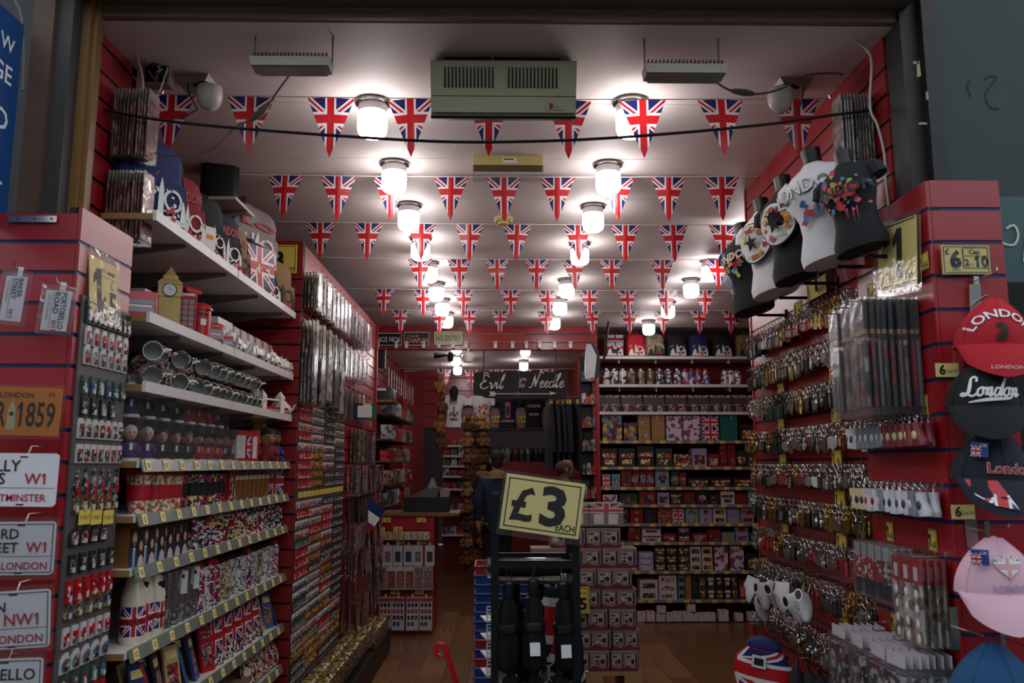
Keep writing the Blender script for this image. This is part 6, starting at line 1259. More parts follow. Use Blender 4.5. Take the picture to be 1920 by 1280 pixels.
teap = MP('tea_print', [(210, 180, 120), (176, 60, 44), (60, 50, 40), (220, 200, 160), (120, 90, 40)], 45, .4); lilp = MP('lilac_print', [(196, 186, 206), (150, 60, 70), (90, 84, 100), (196, 186, 206), (196, 186, 206)], 28, .4); drk = MP('dim_print', [(60, 56, 58), (96, 40, 44), (40, 38, 42), (130, 116, 100)], 40, .4)
collage = MP('collage_print', [(60, 50, 70), (180, 150, 60), (120, 90, 60), (40, 40, 50), (90, 120, 140), (150, 60, 50)], 26, .35)
# per shelf: (px0, px1, height px, colour, print, kind, layers)
spec = {3: [(1129, 1167, 48, dk, collage, 3, 1), (1170, 1194, 34, dk, collage, 3, 1), (1197, 1220, 24, kr, msil, 1, 2), (1222, 1247, 24, kr, None, 9, 2), (1250, 1280, 23, wh, lilp, 3, 2), (1282, 1314, 23, wh, lilp, 3, 2), (1317, 1349, 23, cr2, 'J', 3, 2), (1351, 1384, 23, te, None, 9, 2), (1388, 1420, 30, dk, teap, 0, 1)],
        4: [(1128, 1158, 34, dk, teap, 2, 1), (1160, 1192, 34, dk, teap, 2, 1), (1195, 1227, 38, dk, teap, 2, 1), (1230, 1261, 34, gn, teap, 2, 1), (1264, 1296, 23, go, teap, 3, 1), (1298, 1326, 34, li, drk, 0, 1), (1328, 1349, 24, re, tint, 0, 1), (1351, 1364, 21, re, drk, 0, 2), (1366, 1380, 21, re, drk, 1, 2), (1382, 1400, 30, dk, teap, 1, 1), (1402, 1420, 26, gn, teap, 0, 1)],
        5: [(1129, 1145, 24, bl, 'J', 3, 1), (1147, 1163, 24, bl, msil, 1, 1), (1165, 1185, 30, re, drk, 2, 1), (1187, 1199, 32, re, msil, 1, 1), (1200, 1212, 32, re, msil, 1, 1), (1213, 1226, 32, re, msil, 1, 1), (1229, 1255, 33, bl, collage, 1, 1), (1259, 1273, 30, gn, msil, 1, 1), (1275, 1287, 27, re, tint, 0, 1), (1290, 1330, 17, dk, teap, 2, 1), (1332, 1372, 17, dk, teap, 2, 1), (1375, 1412, 17, dk, teap, 2, 1)],
        6: [(1130, 1158, 18, dk, lilp, 3, 1), (1161, 1196, 20, gn, drk, 0, 1), (1198, 1230, 26, re, drk, 0, 1), (1233, 1255, 22, li, drk, 0, 1), (1257, 1280, 25, dk, tint, 2, 1), (1282, 1304, 22, re, drk, 0, 1), (1306, 1328, 24, dk, tint, 1, 1), (1330, 1350, 20, dk, drk, 2, 1), (1352, 1378, 24, wh, drk, 2, 1), (1380, 1402, 20, re, drk, 1, 1), (1404, 1424, 26, mi_, None, 9, 1)],
        7: [(1130, 1154, 14, bl, msil, 1, 2), (1156, 1180, 14, dk, drk, 0, 2), (1182, 1206, 14, re, msil, 1, 2), (1208, 1232, 14, dk, drk, 1, 2), (1234, 1258, 14, sa, drk, 2, 2), (1260, 1284, 14, cr2, 'J', 3, 2), (1286, 1310, 14, mi_, msil, 0, 2), (1312, 1336, 14, li, drk, 1, 2), (1338, 1362, 14, cr2, drk, 0, 2), (1364, 1388, 14, bl, pk, 0, 2), (1390, 1414, 14, pk, drk, 0, 2)],
        8: [(1178, 1202, 15, re, drk, 0, 2), (1204, 1240, 15, wh, drk, 2, 2), (1243, 1268, 15, re, tint, 0, 1), (1270, 1296, 15, dk, tint, 0, 2), (1298, 1326, 16, re, tint, 2, 1), (1328, 1352, 22, re, drk, 0, 1), (1354, 1378, 17, bl, go, 0, 1), (1380, 1404, 16, li, drk, 0, 2), (1406, 1430, 16, te, bl, 0, 1)],
        9: [(1176, 1196, 11, li, wh, 2, 3), (1198, 1226, 11, li, wh, 2, 3), (1228, 1248, 14, gn, teap, 2, 3), (1250, 1271, 14, dk, teap, 2, 3), (1273, 1293, 14, gn, teap, 2, 3), (1295, 1315, 14, wh, drk, 0, 3), (1317, 1337, 14, cr2, drk, 0, 3), (1340, 1366, 44, dk, lilp, 3, 1), (1369, 1396, 44, dk, lilp, 3, 1), (1400, 1428, 30, dk, teap, 0, 1)],
        10: [(1200, 1234, 17, wh, drk, 0, 2), (1236, 1270, 14, wh, tint, 0, 3), (1273, 1284, 14, bl, dk, 0, 3), (1286, 1297, 14, go, sa, 0, 3), (1299, 1309, 14, gn, dk, 0, 3), (1311, 1325, 22, gn, teap, 2, 2), (1327, 1341, 22, gn, wh, 2, 2), (1343, 1357, 22, dk, teap, 2, 2), (1359, 1371, 22, dk, wh, 2, 2), (1373, 1384, 22, gn, teap, 2, 2), (1387, 1398, 34, re, pk, 0, 1), (1400, 1412, 30, re, drk, 0, 1), (1414, 1428, 40, dk, teap, 0, 1)]}
for si, items in spec.items():
    for i, (p0, p1, hp, c, pr, kd, ly) in enumerate(items):
        x0, x1 = xat(p0, BY + .03, zb[si]), xat(p1, BY + .03, zb[si]); h = hp / 167.0; w = (x1 - x0) * .97
        me = tin(w, h, min(.2, max(w, .1)), c, jackp if pr == 'J' else pr, kd if kd < 9 else 5)
        for l in range(ly):
            lev = '' if ly == 1 else (', ' + ('bottom one', 'top one')[l] if ly == 2 else ', ' + ('bottom', 'middle', 'top')[l] + ' one')
            tag(obj('gift_tin', me, None, ((x0 + x1) / 2, BY + .03 + (.002 if l else 0), zb[si] + l * (h + .002)), (0, 0, 0)), '%s from the left on the %s shelf, rear right wall%s' % (nth(i) + (' tin' if si > 4 else ' box'), RB[si], lev), 'box', 'boxes and tins on the %s shelf' % RB[si])
carton = M('plain_white_carton', (190, 178, 172), .7)
for i, (px, w, h, z) in enumerate(((1202, 14, 16, 0), (1219, 15, 17, 0), (1238, 16, 13, .0), (1255, 13, 14, 0), (1270, 14, 16, 0), (1286, 14, 16, 0), (1300, 14, 14, 0), (1316, 15, 14, 0), (1332, 16, 14, 0), (1356, 17, 19, 0), (1385, 13, 13, 0), (1410, 14, 15, 0), (1240, 15, 11, .09), (1296, 14, 12, .10))):
    x = xat(px, BY - .02, .1); ww = w / 167; hh = h / 167; m = MB(carton, M('carton_tape', (150, 130, 100), .5)).box(-ww / 2, ww / 2, 0, .1, 0, hh); m.box(-ww * .08, ww * .08, -.001, .1, hh, hh + .001, 1); m.box(-ww * .08, ww * .08, -.001, 0, hh * .7, hh, 1)
    tag(obj('white_carton', m, None, (x, BY - .05, z)), '%s small white carton on the floor under the rear right shelves' % (nth(i) + (' from the left,' if i < 12 else ' one,')) if i < 12 else ('white carton stacked on the floor row, ' + ('left one' if i == 12 else 'right one')), 'carton', 'white cartons on the floor')
q = aY(1383, 600, 8.6); t = thing('security_camera', 'small white dome camera near the ceiling at the rear right', 'camera', q); obj('dome', MB(white).ball((0, 0, 0), .05), t); obj('lens', MB(black).ball((-.02, -.035, -.01), .02), t); obj('stem', MB(white).tube([(0, 0, .04), (0, 0, 3.22 - q.z)], .012, 8), t)

# ================================================================ RIGHT KEY RING WALL
brassy = M('key_brass', (168, 138, 84), .32, metal=1); silv = M('key_silver', (176, 172, 166), .28, metal=1); dkm = M('key_gunmetal', (84, 78, 70), .35, metal=1)
def keyring(kind, m1, m2):
    m = MB(m1, m2, jackp); m.torus((0, 0, -.013), .0125, .0014, 12, 4, 0, 'yz')
    m.tube([(0, 0, -.026), (.001, 0, -.034), (-.001, 0, -.042)], .0024, 4)
    z = -.042
    P = {'tower': [(-.006, -.05), (.006, -.05), (.006, -.014), (0, 0), (-.006, -.014)], 'bus': [(-.016, -.03), (.016, -.03), (.016, -.003), (.012, 0), (-.016, 0)], 'box': [(-.008, -.042), (.008, -.042), (.008, -.004), (.004, 0), (-.004, 0), (-.008, -.004)], 'disc': [(.016 * cos(2 * pi * i / 12), -.018 + .018 * sin(2 * pi * i / 12)) for i in range(12)],
         'tag': [(-.012, -.048), (.012, -.048), (.012, -.004), (.006, 0), (-.006, 0), (-.012, -.004)], 'heart': [(0, -.036), (.017, -.014), (.013, -.002), (.004, 0), (0, -.006), (-.004, 0), (-.013, -.002), (-.017, -.014)], 'guard': [(-.007, -.046), (.007, -.046), (.008, -.026), (.004, -.02), (.006, -.012), (.005, 0), (-.005, 0), (-.006, -.012), (-.004, -.02), (-.008, -.026)]}[kind]
    m.prism([(p[0], z + p[1]) for p in P], -.003, .003, 'yz', 1)
    m.prism([(p[0] * .6, z + p[1] * .7 - .006) for p in P], -.0042, .0042, 'yz', 0 if kind not in ('heart', 'disc') else 1)
    if kind in ('tower', 'guard'):
        m.torus((0, .01, z - .006), .009, .0012, 10, 4, 0, 'yz'); m.prism([(p[0] * .6 + .014, z + p[1] * .6 - .01) for p in P], -.002, .002, 'yz', 0)
    return m.mesh('key_ring')
kred = M('key_red_enamel', (168, 24, 34), .3); kblk = M('key_black', (28, 28, 30), .4); kgrn = M('key_green', (44, 60, 48), .4)
KR = {'a': keyring('tower', silv, brassy), 'b': keyring('bus', silv, kred), 'c': keyring('disc', silv, silv), 'd': keyring('tag', silv, dkm), 'e': keyring('heart', silv, silv), 'f': keyring('guard', brassy, brassy), 'g': keyring('box', silv, kred), 'h': keyring('tag', dkm, kgrn), 'i': keyring('guard', silv, silv), 'j': keyring('disc', brassy, brassy), 'k': keyring('tag', silv, kblk)}
krows = [(2.345, 'khhccddfhbbbbffjcc'), (2.18, 'hddhfaddaadkccaagk'), (2.012, 'ccjdihhddafkdcdddhh'), (1.842, 'ffcdfhhdcicibciacbfci'), (1.68, 'faahdcdfbajbdcddicccdc'), (1.52, 'dhhaffkdhiaifdcifccfdhf'), (1.358, 'iagbbfficdcicbcicbbgkdb'), (1.195, 'ccccccidhfgdckffcd'), (.975, 'icdiicicdicbiccigi')]
wr = bpy.data.objects['wall_right']; RW = ['top', 'second', 'third', 'fourth', 'fifth', 'sixth', 'seventh', 'eighth', 'lowest']
# the farther ones on each hook, too many to pick apart
ms_ = Mass()
for r, (z, seq) in enumerate(krows):
    n = 30; ya, yb = (4.38, 3.08) if r < 3 else (4.40, 3.04)
    for i in range(n):
        y = ya + (yb - ya) * i / (n - 1); k = seq[i * len(seq) // n]
        if r == 7 and i < 9: k = 'i'
        hookon(wr, 1.392, y, z, (0, 0, pi), HOOKS)
        place(KR[k], 'key_ring', '%s front key ring from the far end, %s row on the right wall' % (nth(i), RW[r]), 'key ring', (1.325, y, z), (RN.uniform(-.15, .15), 0, RN.uniform(-.9, .9)), 'key rings on the right wall', RN.uniform(1.1, 1.35))
        for j in range(4): s = RN.uniform(1.0, 1.2); ms_.add(KR[k], (1.337 + j * .01, y + RN.uniform(-.008, .008), z), RN.uniform(-1, 1), (s, s, s))
ms_.done('key_rings', 'mass of key rings hanging behind the front ones on every hook', 'key rings')
def wticket(px, py, X, w, h, lab, txt='1.65', rot=-pi / 2):
    q = aX(px, py, X); t = thing('price_ticket', lab, 'price ticket', (X, q.y + w / 2, q.z - h / 2), (0, 0, rot), 'yellow tickets on the right wall')
    obj('ticket', MB(ticket).box(0, w, 0, .002, 0, h), t); l = MB(ink)
    l.text(txt[0], h * .8, (w * .2, -.001, h * .2), bold=.03); l.text(txt[1:], h * .42, (w * .68, -.001, h * .15), fit=w * .5, bold=.02)
    for x0, x1, z0, z1 in ((.02, .98, .03, .06), (.02, .98, .94, .97), (.02, .05, .03, .97), (.95, .98, .03, .97)): l.box(w * x0, w * x1, -.0008, 0, h * z0, h * z1)
    obj('lettering', l, t)
for px, py, X, ls in ((1496, 578, 1.36, 'above the top key ring row'), (1463, 730, 1.37, 'between second and third key ring rows, far'), (1563, 700, 1.36, 'between second and third key ring rows, near'), (1463, 796, 1.37, 'between third and fourth key ring rows, far'), (1567, 778, 1.36, 'between third and fourth key ring rows, near'), (1467, 862, 1.37, 'under the fourth key ring row, far'), (1568, 857, 1.36, 'under the fourth key ring row, near'), (1574, 934, 1.36, 'under the fifth key ring row'), (1471, 993, 1.37, 'under the sixth key ring row, far'), (1577, 1013, 1.36, 'under the sixth key ring row, near'), (1584, 1172, 1.36, 'under the eighth key ring row'), (1500, 1210, 1.37, 'below the lowest key ring row, far'), (1528, 1224, 1.37, 'below the lowest key ring row, middle'), (1558, 1240, 1.37, 'below the lowest key ring row, near')):
    wticket(px, py, X, .1, .06, 'small yellow ticket ' + ls)
# trainers hanging at the far lower end
trn = M('trainer_white', (206, 200, 200), .5)
def trainer():
    u = MB(trn, jackp).loft([[(w * cos(2 * pi * j / 14), l * sin(2 * pi * j / 14) + c, z) for j in range(14)] for z, w, l, c in ((.008, .028, .062, 0), (.02, .028, .06, 0), (.035, .024, .05, .008), (.05, .02, .034, .022), (.065, .018, .026, .03))])
    return [('upper', u.mesh('upper')), ('sole', MB(M('sole_grey', (64, 50, 48), .6)).loft([[(w * cos(2 * pi * j / 14), l * sin(2 * pi * j / 14), z) for j in range(14)] for z, w, l in ((0, .030, .064), (.009, .031, .066))]).mesh('sole')), ('laces', MB(black).box(-.012, .012, -.02, -.016, .04, .045).box(-.012, .012, -.008, -.004, .046, .051).box(-.012, .012, .004, .008, .053, .058).mesh('laces')), ('opening', MB(black).lathe([(.013, .0645), (.013, .066)], 10, (0, .03, 0), sy=1.5).mesh('opening'))]
TRN = trainer()
for i, (px, py) in enumerate(((1418, 1110), (1440, 1118), (1453, 1112), (1468, 1128), (1480, 1120), (1500, 1138), (1512, 1140), (1428, 1140))):
    q = aX(px, py, 1.18); place(TRN, 'mini_trainer', '%s little white trainer from the far end of the hanging bunch' % nth(i), 'trainer', q, (radians(62 + 16 * (i % 3)), radians(-15), radians(-95 + 28 * (i % 4))), 'hanging mini trainers', .98)
    tag(obj('hook', MB(steel).tube([(1.39, q.y, q.z + .09), (1.2, q.y, q.z + .09), (1.19, q.y, q.z + .1)], .002, 5).tube([(1.2, q.y, q.z + .09), (q.x, q.y, q.z + .03)], .001, 4)), '%s hook of the white trainer bunch' % nth(i), 'hook', 'trainer hooks')
q = aX(1412, 1165, 1.2); t = thing('red_boot_charm', 'red boot charm dangling below the white trainers', 'charm', q); obj('boot', MB(redc).loft([[(.018 * cos(2 * pi * j / 10), w * sin(2 * pi * j / 10) + c, z) for j in range(10)] for z, w, c in ((-.11, .035, -.01), (-.08, .032, -.005), (-.06, .02, .01), (-.01, .02, .012))]), t); obj('loop', MB(steel).torus((0, .01, .0), .012, .0015).tube([(0, .01, .012), (.05, .01, .1), (1.39 - q.x, .01, .1)], .0015, 5), t)
# bags and dark goods at the bottom
q = aX(1425, 1250, 1.12); t = thing('flag_bag', 'Union Jack drawstring bag at the foot of the key ring wall', 'bag', (q.x, q.y, q.z - .13), (0, .1, radians(-35)))
obj('pouch', MB(jackp).loft([[(w * cos(2 * pi * j / 16), .05 * sin(2 * pi * j / 16), z) for j in range(16)] for z, w in ((0, .10), (.08, .13), (.16, .12), (.21, .07))], uv=True), t); obj('label', MB(white, ink).box(-.03, .03, -.062, -.058, .14, .19).box(-.02, .02, -.063, -.062, .15, .18, 1), t); obj('flap', MB(navyc).ball((0, 0, .22), .08, 0, 10, 6, (1, .5, .5)), t)
for i in range(9):
    q = aX(1450 + i * 22, 1235 + i * 8, 1.22); tag(obj('folded_umbrella', MB(blackcot, black).lathe([(.012, -.22), (.03, -.2), (.034, -.1), (.026, -.02), (.012, 0)], 10).tube([(0, 0, 0), (0, 0, .03)], .008, 6, 1), None, q, (radians(12), radians(10), i)), '%s dark folded umbrella from the far end below the key rings' % nth(i), 'umbrella', 'dark umbrellas below the key rings')
    hookon(wr, 1.392, q.y, q.z + .02, (0, 0, pi))

# ================================================================ TORSOS ON THE RIGHT WALL
def wtorso(m, prt):
    R_ = [[(w * cos(2 * pi * j / 24), d * sin(2 * pi * j / 24) + c, z) for j in range(24)] for z, w, d, c in ((0, .15, .10, 0), (.05, .155, .105, 0), (.16, .122, .085, 0), (.24, .125, .088, 0), (.32, .15, .115, -.012), (.37, .16, .12, -.014), (.43, .165, .10, 0), (.475, .14, .078, .008), (.505, .075, .058, .01), (.52, .055, .05, .008))]
    nk = MB(black).lathe([(.052, .515), (.046, .55), (.05, .60), (.05, .605)], 16, (0, .008, 0), sy=.9)
    return [('torso', MB(m).loft(R_).mesh('torso')), ('neck', nk.mesh('neck'))] + [('cap_sleeve', MB(m).tube([(s * .13, 0, .45), (s * .17, 0, .425), (s * .185, 0, .38)], [.045, .05, .046], 10).mesh('cap_sleeve')) for s in (-1, 1)] + [('print', prt), ('hanger_loop', MB(steel).tube([(-.1, .02, -.002), (-.1, .02, -.02), (.1, .02, -.02), (.1, .02, -.002)], .003, 5).mesh('hanger_loop'))]
def tprint(kind):
    f = MB(ink, M('print_coral', (0, 0, 0)), M('print_yellow', (0, 0, 0)), M('print_pink', (220, 70, 100), .7), whiteink, M('print_blue', (0, 0, 0)), M('print_orange', (0, 0, 0)), redink, M('print_lime', (150, 180, 60), .7))
    def Y(x, z): d = .122 if z > .28 else .106; return -d * sqrt(max(.05, 1 - (x / .165) ** 2)) - .012
    def P(x, z): return (x, Y(x, z), z)
    def blob(x, z, r, mi, n=11):
        pts = [P(x + r * RN.uniform(.45, 1.1) * cos(2 * pi * i / n), z + r * RN.uniform(.45, 1.1) * sin(2 * pi * i / n)) for i in range(n)]; k = RN.uniform(0, .003); f.face([(a, b - k, c) for a, b, c in pts], mi)
    if kind == 'splash':
        for i in range(46): blob(RN.gauss(0, .06), RN.gauss(.30, .06), RN.uniform(.008, .03), RN.choice((3, 3, 1, 2, 6, 5, 8, 7)))
        for i in range(5): x = RN.uniform(-.08, .08); f.face([P(x, .22), P(x + .006, .22), P(x + .003, .1 + RN.uniform(0, .06))], 3)
        f.text('LONDON', .085, (0, 0, 0), mi=0, bold=.03, warp=lambda x, y: (x, Y(x, .33) - .006, .30 + y)); f.text('AND', .04, (0, 0, 0), mi=0, warp=lambda x, y: (x + .05, Y(x + .05, .25) - .006, .25 + y))
    elif kind == 'london':
        f.text('LONDON', .1, (0, 0, 0), mi=0, bold=.03, warp=lambda x, y: (x * .95, Y(x * .95, .36) - .004, .34 + y)); f.text('LONDON', .1, (0, 0, 0), mi=4, bold=.012, warp=lambda x, y: (x * .95, Y(x * .95, .36) - .006, .343 + y))
        for i in range(9): blob(RN.uniform(-.05, .05), RN.uniform(.2, .31), .024, 5 if i % 3 else 7)
    elif kind == 'oval':
        n = 24; el = lambda s, k: [(a, b - k, c) for a, b, c in [P(.11 * s * cos(2 * pi * i / n), .30 + .115 * s * sin(2 * pi * i / n)) for i in range(n)]]
        f.face(el(1.06, .001), 0); f.face(el(1, .003), 4)
        for i in range(16): a = RN.uniform(0, 6.28); blob(.075 * cos(a), .30 + .085 * sin(a), .02, RN.choice((1, 6, 7, 2)))
        f.face([(x, y - .012, z) for x, y, z in [P((.05 if i % 2 == 0 else .02) * sin(2 * pi * i / 10), .3 + (.055 if i % 2 == 0 else .022) * cos(2 * pi * i / 10)) for i in range(10)]], 0)
        f.text('LONDON', .035, (0, 0, 0), mi=0, warp=lambda x, y: (x, Y(x, .37) - .014, .365 + y)); f.text('ORIGINAL', .03, (0, 0, 0), mi=0, warp=lambda x, y: (x, Y(x, .22) - .014, .21 + y))
    else:
        for i in range(26): blob(RN.gauss(0, .05), RN.gauss(.28, .05), RN.uniform(.01, .03), RN.choice((2, 5, 7, 8, 6)))
        f.text('LONDON', .07, (0, 0, 0), mi=4, bold=.02, warp=lambda x, y: (x, Y(x, .34) - .006, .33 + y))
    return f.mesh('print')
for i, (px, py, m, k, lab, a) in enumerate(((1618, 470, blackcot, 'splash', 'black torso with neon splash LONDON print behind pen packets', -55), (1562, 490, cotton, 'london', 'white torso with black LONDON lettering and blue smear', -52), (1500, 522, blackcot, 'oval', 'black torso with oval star print between two white ones', -58), (1455, 550, cotton, 'oval', 'white torso with oval star print', -60), (1414, 583, blackcot, 'mini', 'farthest black torso with multicolour London print', -62))):
    q = aX(px, py, 1.235); place(wtorso(m, tprint(k)), 'display_torso', lab, 'torso', q, (0, radians(-9), radians(a)), 'torsos on the right wall', .62 if i == 0 else .76)
    tag(obj('torso_bracket', MB(blackm).box(-.14, .0, -.006, .006, -.012, 0).box(-.008, 0, -.012, .012, -.05, .02), None, (1.39, q.y, q.z - .014)), 'bracket under the ' + lab.split(' with')[0] + (', nearest' if i == 0 else ', beside it' if i == 1 else ', third' if i == 2 else ', fourth' if i == 3 else ', last'), 'bracket', 'torso brackets')
# one pound card below the torsos
q = aX(1532, 530, 1.355); t = thing('price_card', 'yellow one pound card on the wall below the white torso', 'price card', (1.355, q.y + .12, q.z - .06), (0, 0, -pi / 2)); obj('card', MB(ticketp).box(0, .21, 0, .003, 0, .17), t); obj('lettering', MB(ink).text('1', .17, (.1, -.001, .03), bold=.03).text('£', .06, (.035, -.001, .08)).text('EACH', .03, (.16, -.001, .015)), t)
# pen packets high on the right
z = aX(1605, 186, 1.33).z
PK2 = blister(.085, .235, .005, MP('pen_card_dark', [(60, 50, 44), (110, 80, 70), (40, 36, 34), (150, 140, 130), (120, 50, 44)], 40, .3), filmd, M('pale_header', (0, 0, 0)))
for k in range(10): place(PK2, 'pen_packet', '%s pen packet from the wall in the bunch high on the right' % nth(k), 'packet', (1.375 - k * .0125, 2.93, z), (0, 0, RN.uniform(-.06, .06)), 'pen packets high on the right')
tag(obj('hook', MB(steel).tube([(1.39, 2.93, z + .012), (1.24, 2.93, z + .012), (1.236, 2.93, z + .024)], .0026, 6)), 'steel hook carrying the pen packets high on the right', 'hook')

# ================================================================ RIGHT FRONT DISPLAY
slatwall('wall_right_display_side', (1.34, 3.02), (1.34, 2.491), 0, 2.565, .1072, 2.474, red, navy, th=.04)
slatwall('wall_right_display', (1.353, 2.49), (1.572, 2.49), 0, 2.567, .1072, 2.474, red, navy, th=.05)
ds = bpy.data.objects['wall_right_display_side']; df = bpy.data.objects['wall_right_display']
a, b = aX(1645, 535, 1.315), aX(1712, 425, 1.315)
t = thing('price_card', 'large bagged yellow one pound card on the right display side', 'price card', (1.315, a.y, a.z - .02), (0, radians(6), -pi / 2)); w = a.y - b.y; h = .215
obj('card', MB(ticketp, ink).box(0, w, 0, .003, 0, h).box(.004, w - .004, -.001, 0, h - .008, h - .004, 1).box(.004, w - .004, -.001, 0, .004, .008, 1).box(.004, .008, -.001, 0, .004, h - .004, 1), t); obj('lettering', MB(ink).text('1', .22, (w * .55, -.002, .035), bold=.03).text('£', .07, (w * .2, -.002, .11), bold=.02).text('EACH', .025, (w * .85, -.002, .02), fit=.05), t); obj('clear_bag', MB(film).box(-.015, w + .015, -.008, .008, -.03, h + .015), t)
for px, py, txt, lab in ((1632, 545, '1.65', 'left of the big bagged card'), (1732, 490, '1.65', 'right of the big bagged card'), (1651, 771, '1.65', 'under the long pencil packs, far'), (1731, 760, '1.65', 'under the long pencil packs, near'), (1668, 996, '1.65', 'under the white boot charms, far'), (1748, 1012, '1.65', 'under the white boot charms, near'), (1677, 1168, '1.65', 'under the flag pens')):
    wticket(px, py, 1.335, .05, .065 if py > 600 else .055, 'yellow ticket on the right display side ' + lab, txt)
pencil = MP('pencil_card', [(120, 110, 104), (70, 60, 58), (140, 40, 40), (40, 36, 36), (160, 150, 140)], 26, .35)
def longpack(c):
    m = MB(c, filmd, silv, black, M('pencil_wood', (150, 120, 80), .5)); m.box(-.004, .004, -.045, .045, -.33, -.12, 0); m.box(-.005, .005, -.045, .045, -.10, -.085, 4)
    for k in range(4): m.tube([(.0, -.03 + k * .02, -.33), (.0, -.03 + k * .02, -.13)], .006, 6, 2 if k % 2 else 3)
    m.box(-.001, .001, -.045, .045, -.09, .015, 3); m.box(-.007, .007, -.05, .05, -.355, .02, 1); return m.mesh('pencil_pack')
LP = [longpack(pencil), longpack(MP('pencil_card_red', [(150, 34, 40), (90, 30, 30), (60, 50, 50)], 26, .35)), longpack(M('pencil_grey', (110, 104, 102), .4))]
for r, (y, n) in enumerate(((2.86, 8), (2.74, 8), (2.62, 9))):
    z = 2.19 - .0 * r; hookon(ds, 1.34, y, z + .015, (0, 0, pi))
    tag(obj('hook', MB(steel).tube([(1.34, y, z + .015), (1.13, y, z + .015), (1.125, y, z + .03)], .0025, 6)), ('far', 'middle', 'near')[r] + ' long hook carrying the pencil packs', 'hook')
    for k in range(n): place(LP[(k * 2 + r) % 3], 'pencil_pack', '%s long pencil pack from the wall on the %s hook' % (nth(k), ('far', 'middle', 'near')[r]), 'packet', (1.325 - k * .021, y, z), (0, 0, RN.uniform(-.12, .12)), 'long pencil packs')
def bootie(c, c2):
    return [('bootie', MB(c, c2).loft([[(.017 * cos(2 * pi * j / 12), l * sin(2 * pi * j / 12) + o, z) for j in range(12)] for z, l, o in ((-.085, .026, -.008), (-.07, .028, -.008), (-.055, .022, -.002), (-.035, .017, .003), (-.01, .018, .003))]).mesh('bootie')), ('patch', MB(c2).ball((-.017, 0, -.05), .012, 0, 8, 5, (.3, 1, 1.2)).mesh('patch')), ('clasp', MB(steel).torus((0, 0, .006), .009, .0016, 10, 4, 0, 'yz').tube([(0, 0, -.002), (0, 0, -.014)], .003, 5).mesh('clasp'))]
bw = M('charm_white', (200, 194, 200), .45); bgr = M('charm_grey_blue', (120, 126, 132), .5); brd = M('charm_red', (120, 34, 38), .45); bcr = M('charm_cream', (206, 188, 140), .45); bdk = M('charm_dark', (56, 56, 60), .5)
BO = [bootie(bw, bdk), bootie(bgr, bw), bootie(brd, bcr), bootie(bcr, bdk), bootie(bw, busred)]
for r, (z, seq, nm) in enumerate(((1.815, (0, 0, 1, 1, 1, 1, 1, 2, 2, 2, 2, 2, 2), 'upper'), (1.605, (3, 3, 3, 4, 4, 1, 0, 0, 0, 0, 1, 0), 'lower'))):
    n = len(seq)
    for i, k in enumerate(seq):
        y = 3.0 - (3.0 - 2.52) * i / (n - 1); hookon(ds, 1.34, y, z + .012, (0, 0, pi), HOOKS)
        for j in range(2): place(BO[k], 'boot_charm', '%s boot charm from the far end, %s on its hook, %s charm row' % (nth(i), ('outer', 'inner')[j], nm), 'charm', (1.272 + j * .038, y, z), (RN.uniform(-.15, .15), 0, RN.uniform(-.3, .3)), 'boot charms', .95)
# flag pens, dog pencils
def penpack(c1, c2, c3, n, h):
    m = MB(c1, c2, c3, filmd)
    for k in range(n): m.tube([(0, (k - (n - 1) / 2) * .013, -h), (0, (k - (n - 1) / 2) * .013, -h * .66)], .0055, 6, 2); m.tube([(0, (k - (n - 1) / 2) * .013, -h * .66), (0, (k - (n - 1) / 2) * .013, -.03)], .006, 6, 0)
    m.box(-.002, .002, -n * .007, n * .007, -.03, .015, 1); m.box(-.008, .008, -n * .0075, n * .0075, -h - .008, .02, 3); return m.mesh('pen_pack')
uvj = jack('union_jack_pen', .35); PP = [penpack(mred, M('clear_header', (170, 170, 172), .4), black, 3, .155), penpack(tint, M('clear_header', (0, 0, 0)), black, 3, .155)]
DG = MB(MP('dog_print', [(190, 176, 160), (120, 84, 56), (214, 206, 196), (150, 110, 76)], 40, .4), busred, filmd, signw)
DG.box(-.002, .002, -.03, .03, -.235, -.06, 0).box(-.0025, .0025, -.03, .03, -.06, .012, 1).box(-.006, .006, -.034, .034, -.24, .016, 2); DG.box(-.0035, -.0025, -.012, .012, -.05, -.01, 3)
for k in range(4): DG.ball((-.004, 0, -.09 - k * .042), .014, 3, 8, 5, (.25, .9, 1.1))
DG = DG.mesh('dog_pack'); z = 1.395
for i in range(6):
    y = 2.98 - i * .055; hookon(ds, 1.34, y, z + .012, (0, 0, pi), HOOKS)
    for j in range(3): place(PP[(i > 3) * 1], 'pen_pack', '%s flag pen pack from the far end, %s on its hook' % (nth(i), ('outermost', 'middle', 'innermost')[j]), 'packet', (1.262 + j * .024, y, z), (0, 0, RN.uniform(-.1, .1)), 'flag pen packs')
for i in range(3):
    y = 2.655 - i * .062; hookon(ds, 1.34, y, z + .012, (0, 0, pi))
    for j in range(4): place(DG, 'dog_pencil_pack', '%s dog pack from the pens, %s on its hook' % (nth(i), ('outermost', 'second', 'third', 'innermost')[j]), 'packet', (1.245 + j * .022, y, z - .01), (0, 0, RN.uniform(-.05, .05)), 'dog pencil packs')
HB = MB(MP('bag_goods', [(120, 30, 34), (60, 60, 64), (150, 146, 146), (40, 38, 40), (190, 186, 186)], 60, .35), filmd, M('white_header_card', (186, 178, 182), .5), ink).box(-.008, .008, -.055, .055, -.24, -.05, 0); HB.box(-.001, .001, -.05, .05, -.026, .012, 2); HB.box(-.014, .014, -.062, .062, -.25, -.022, 1); HB = HB.mesh('header_bag')
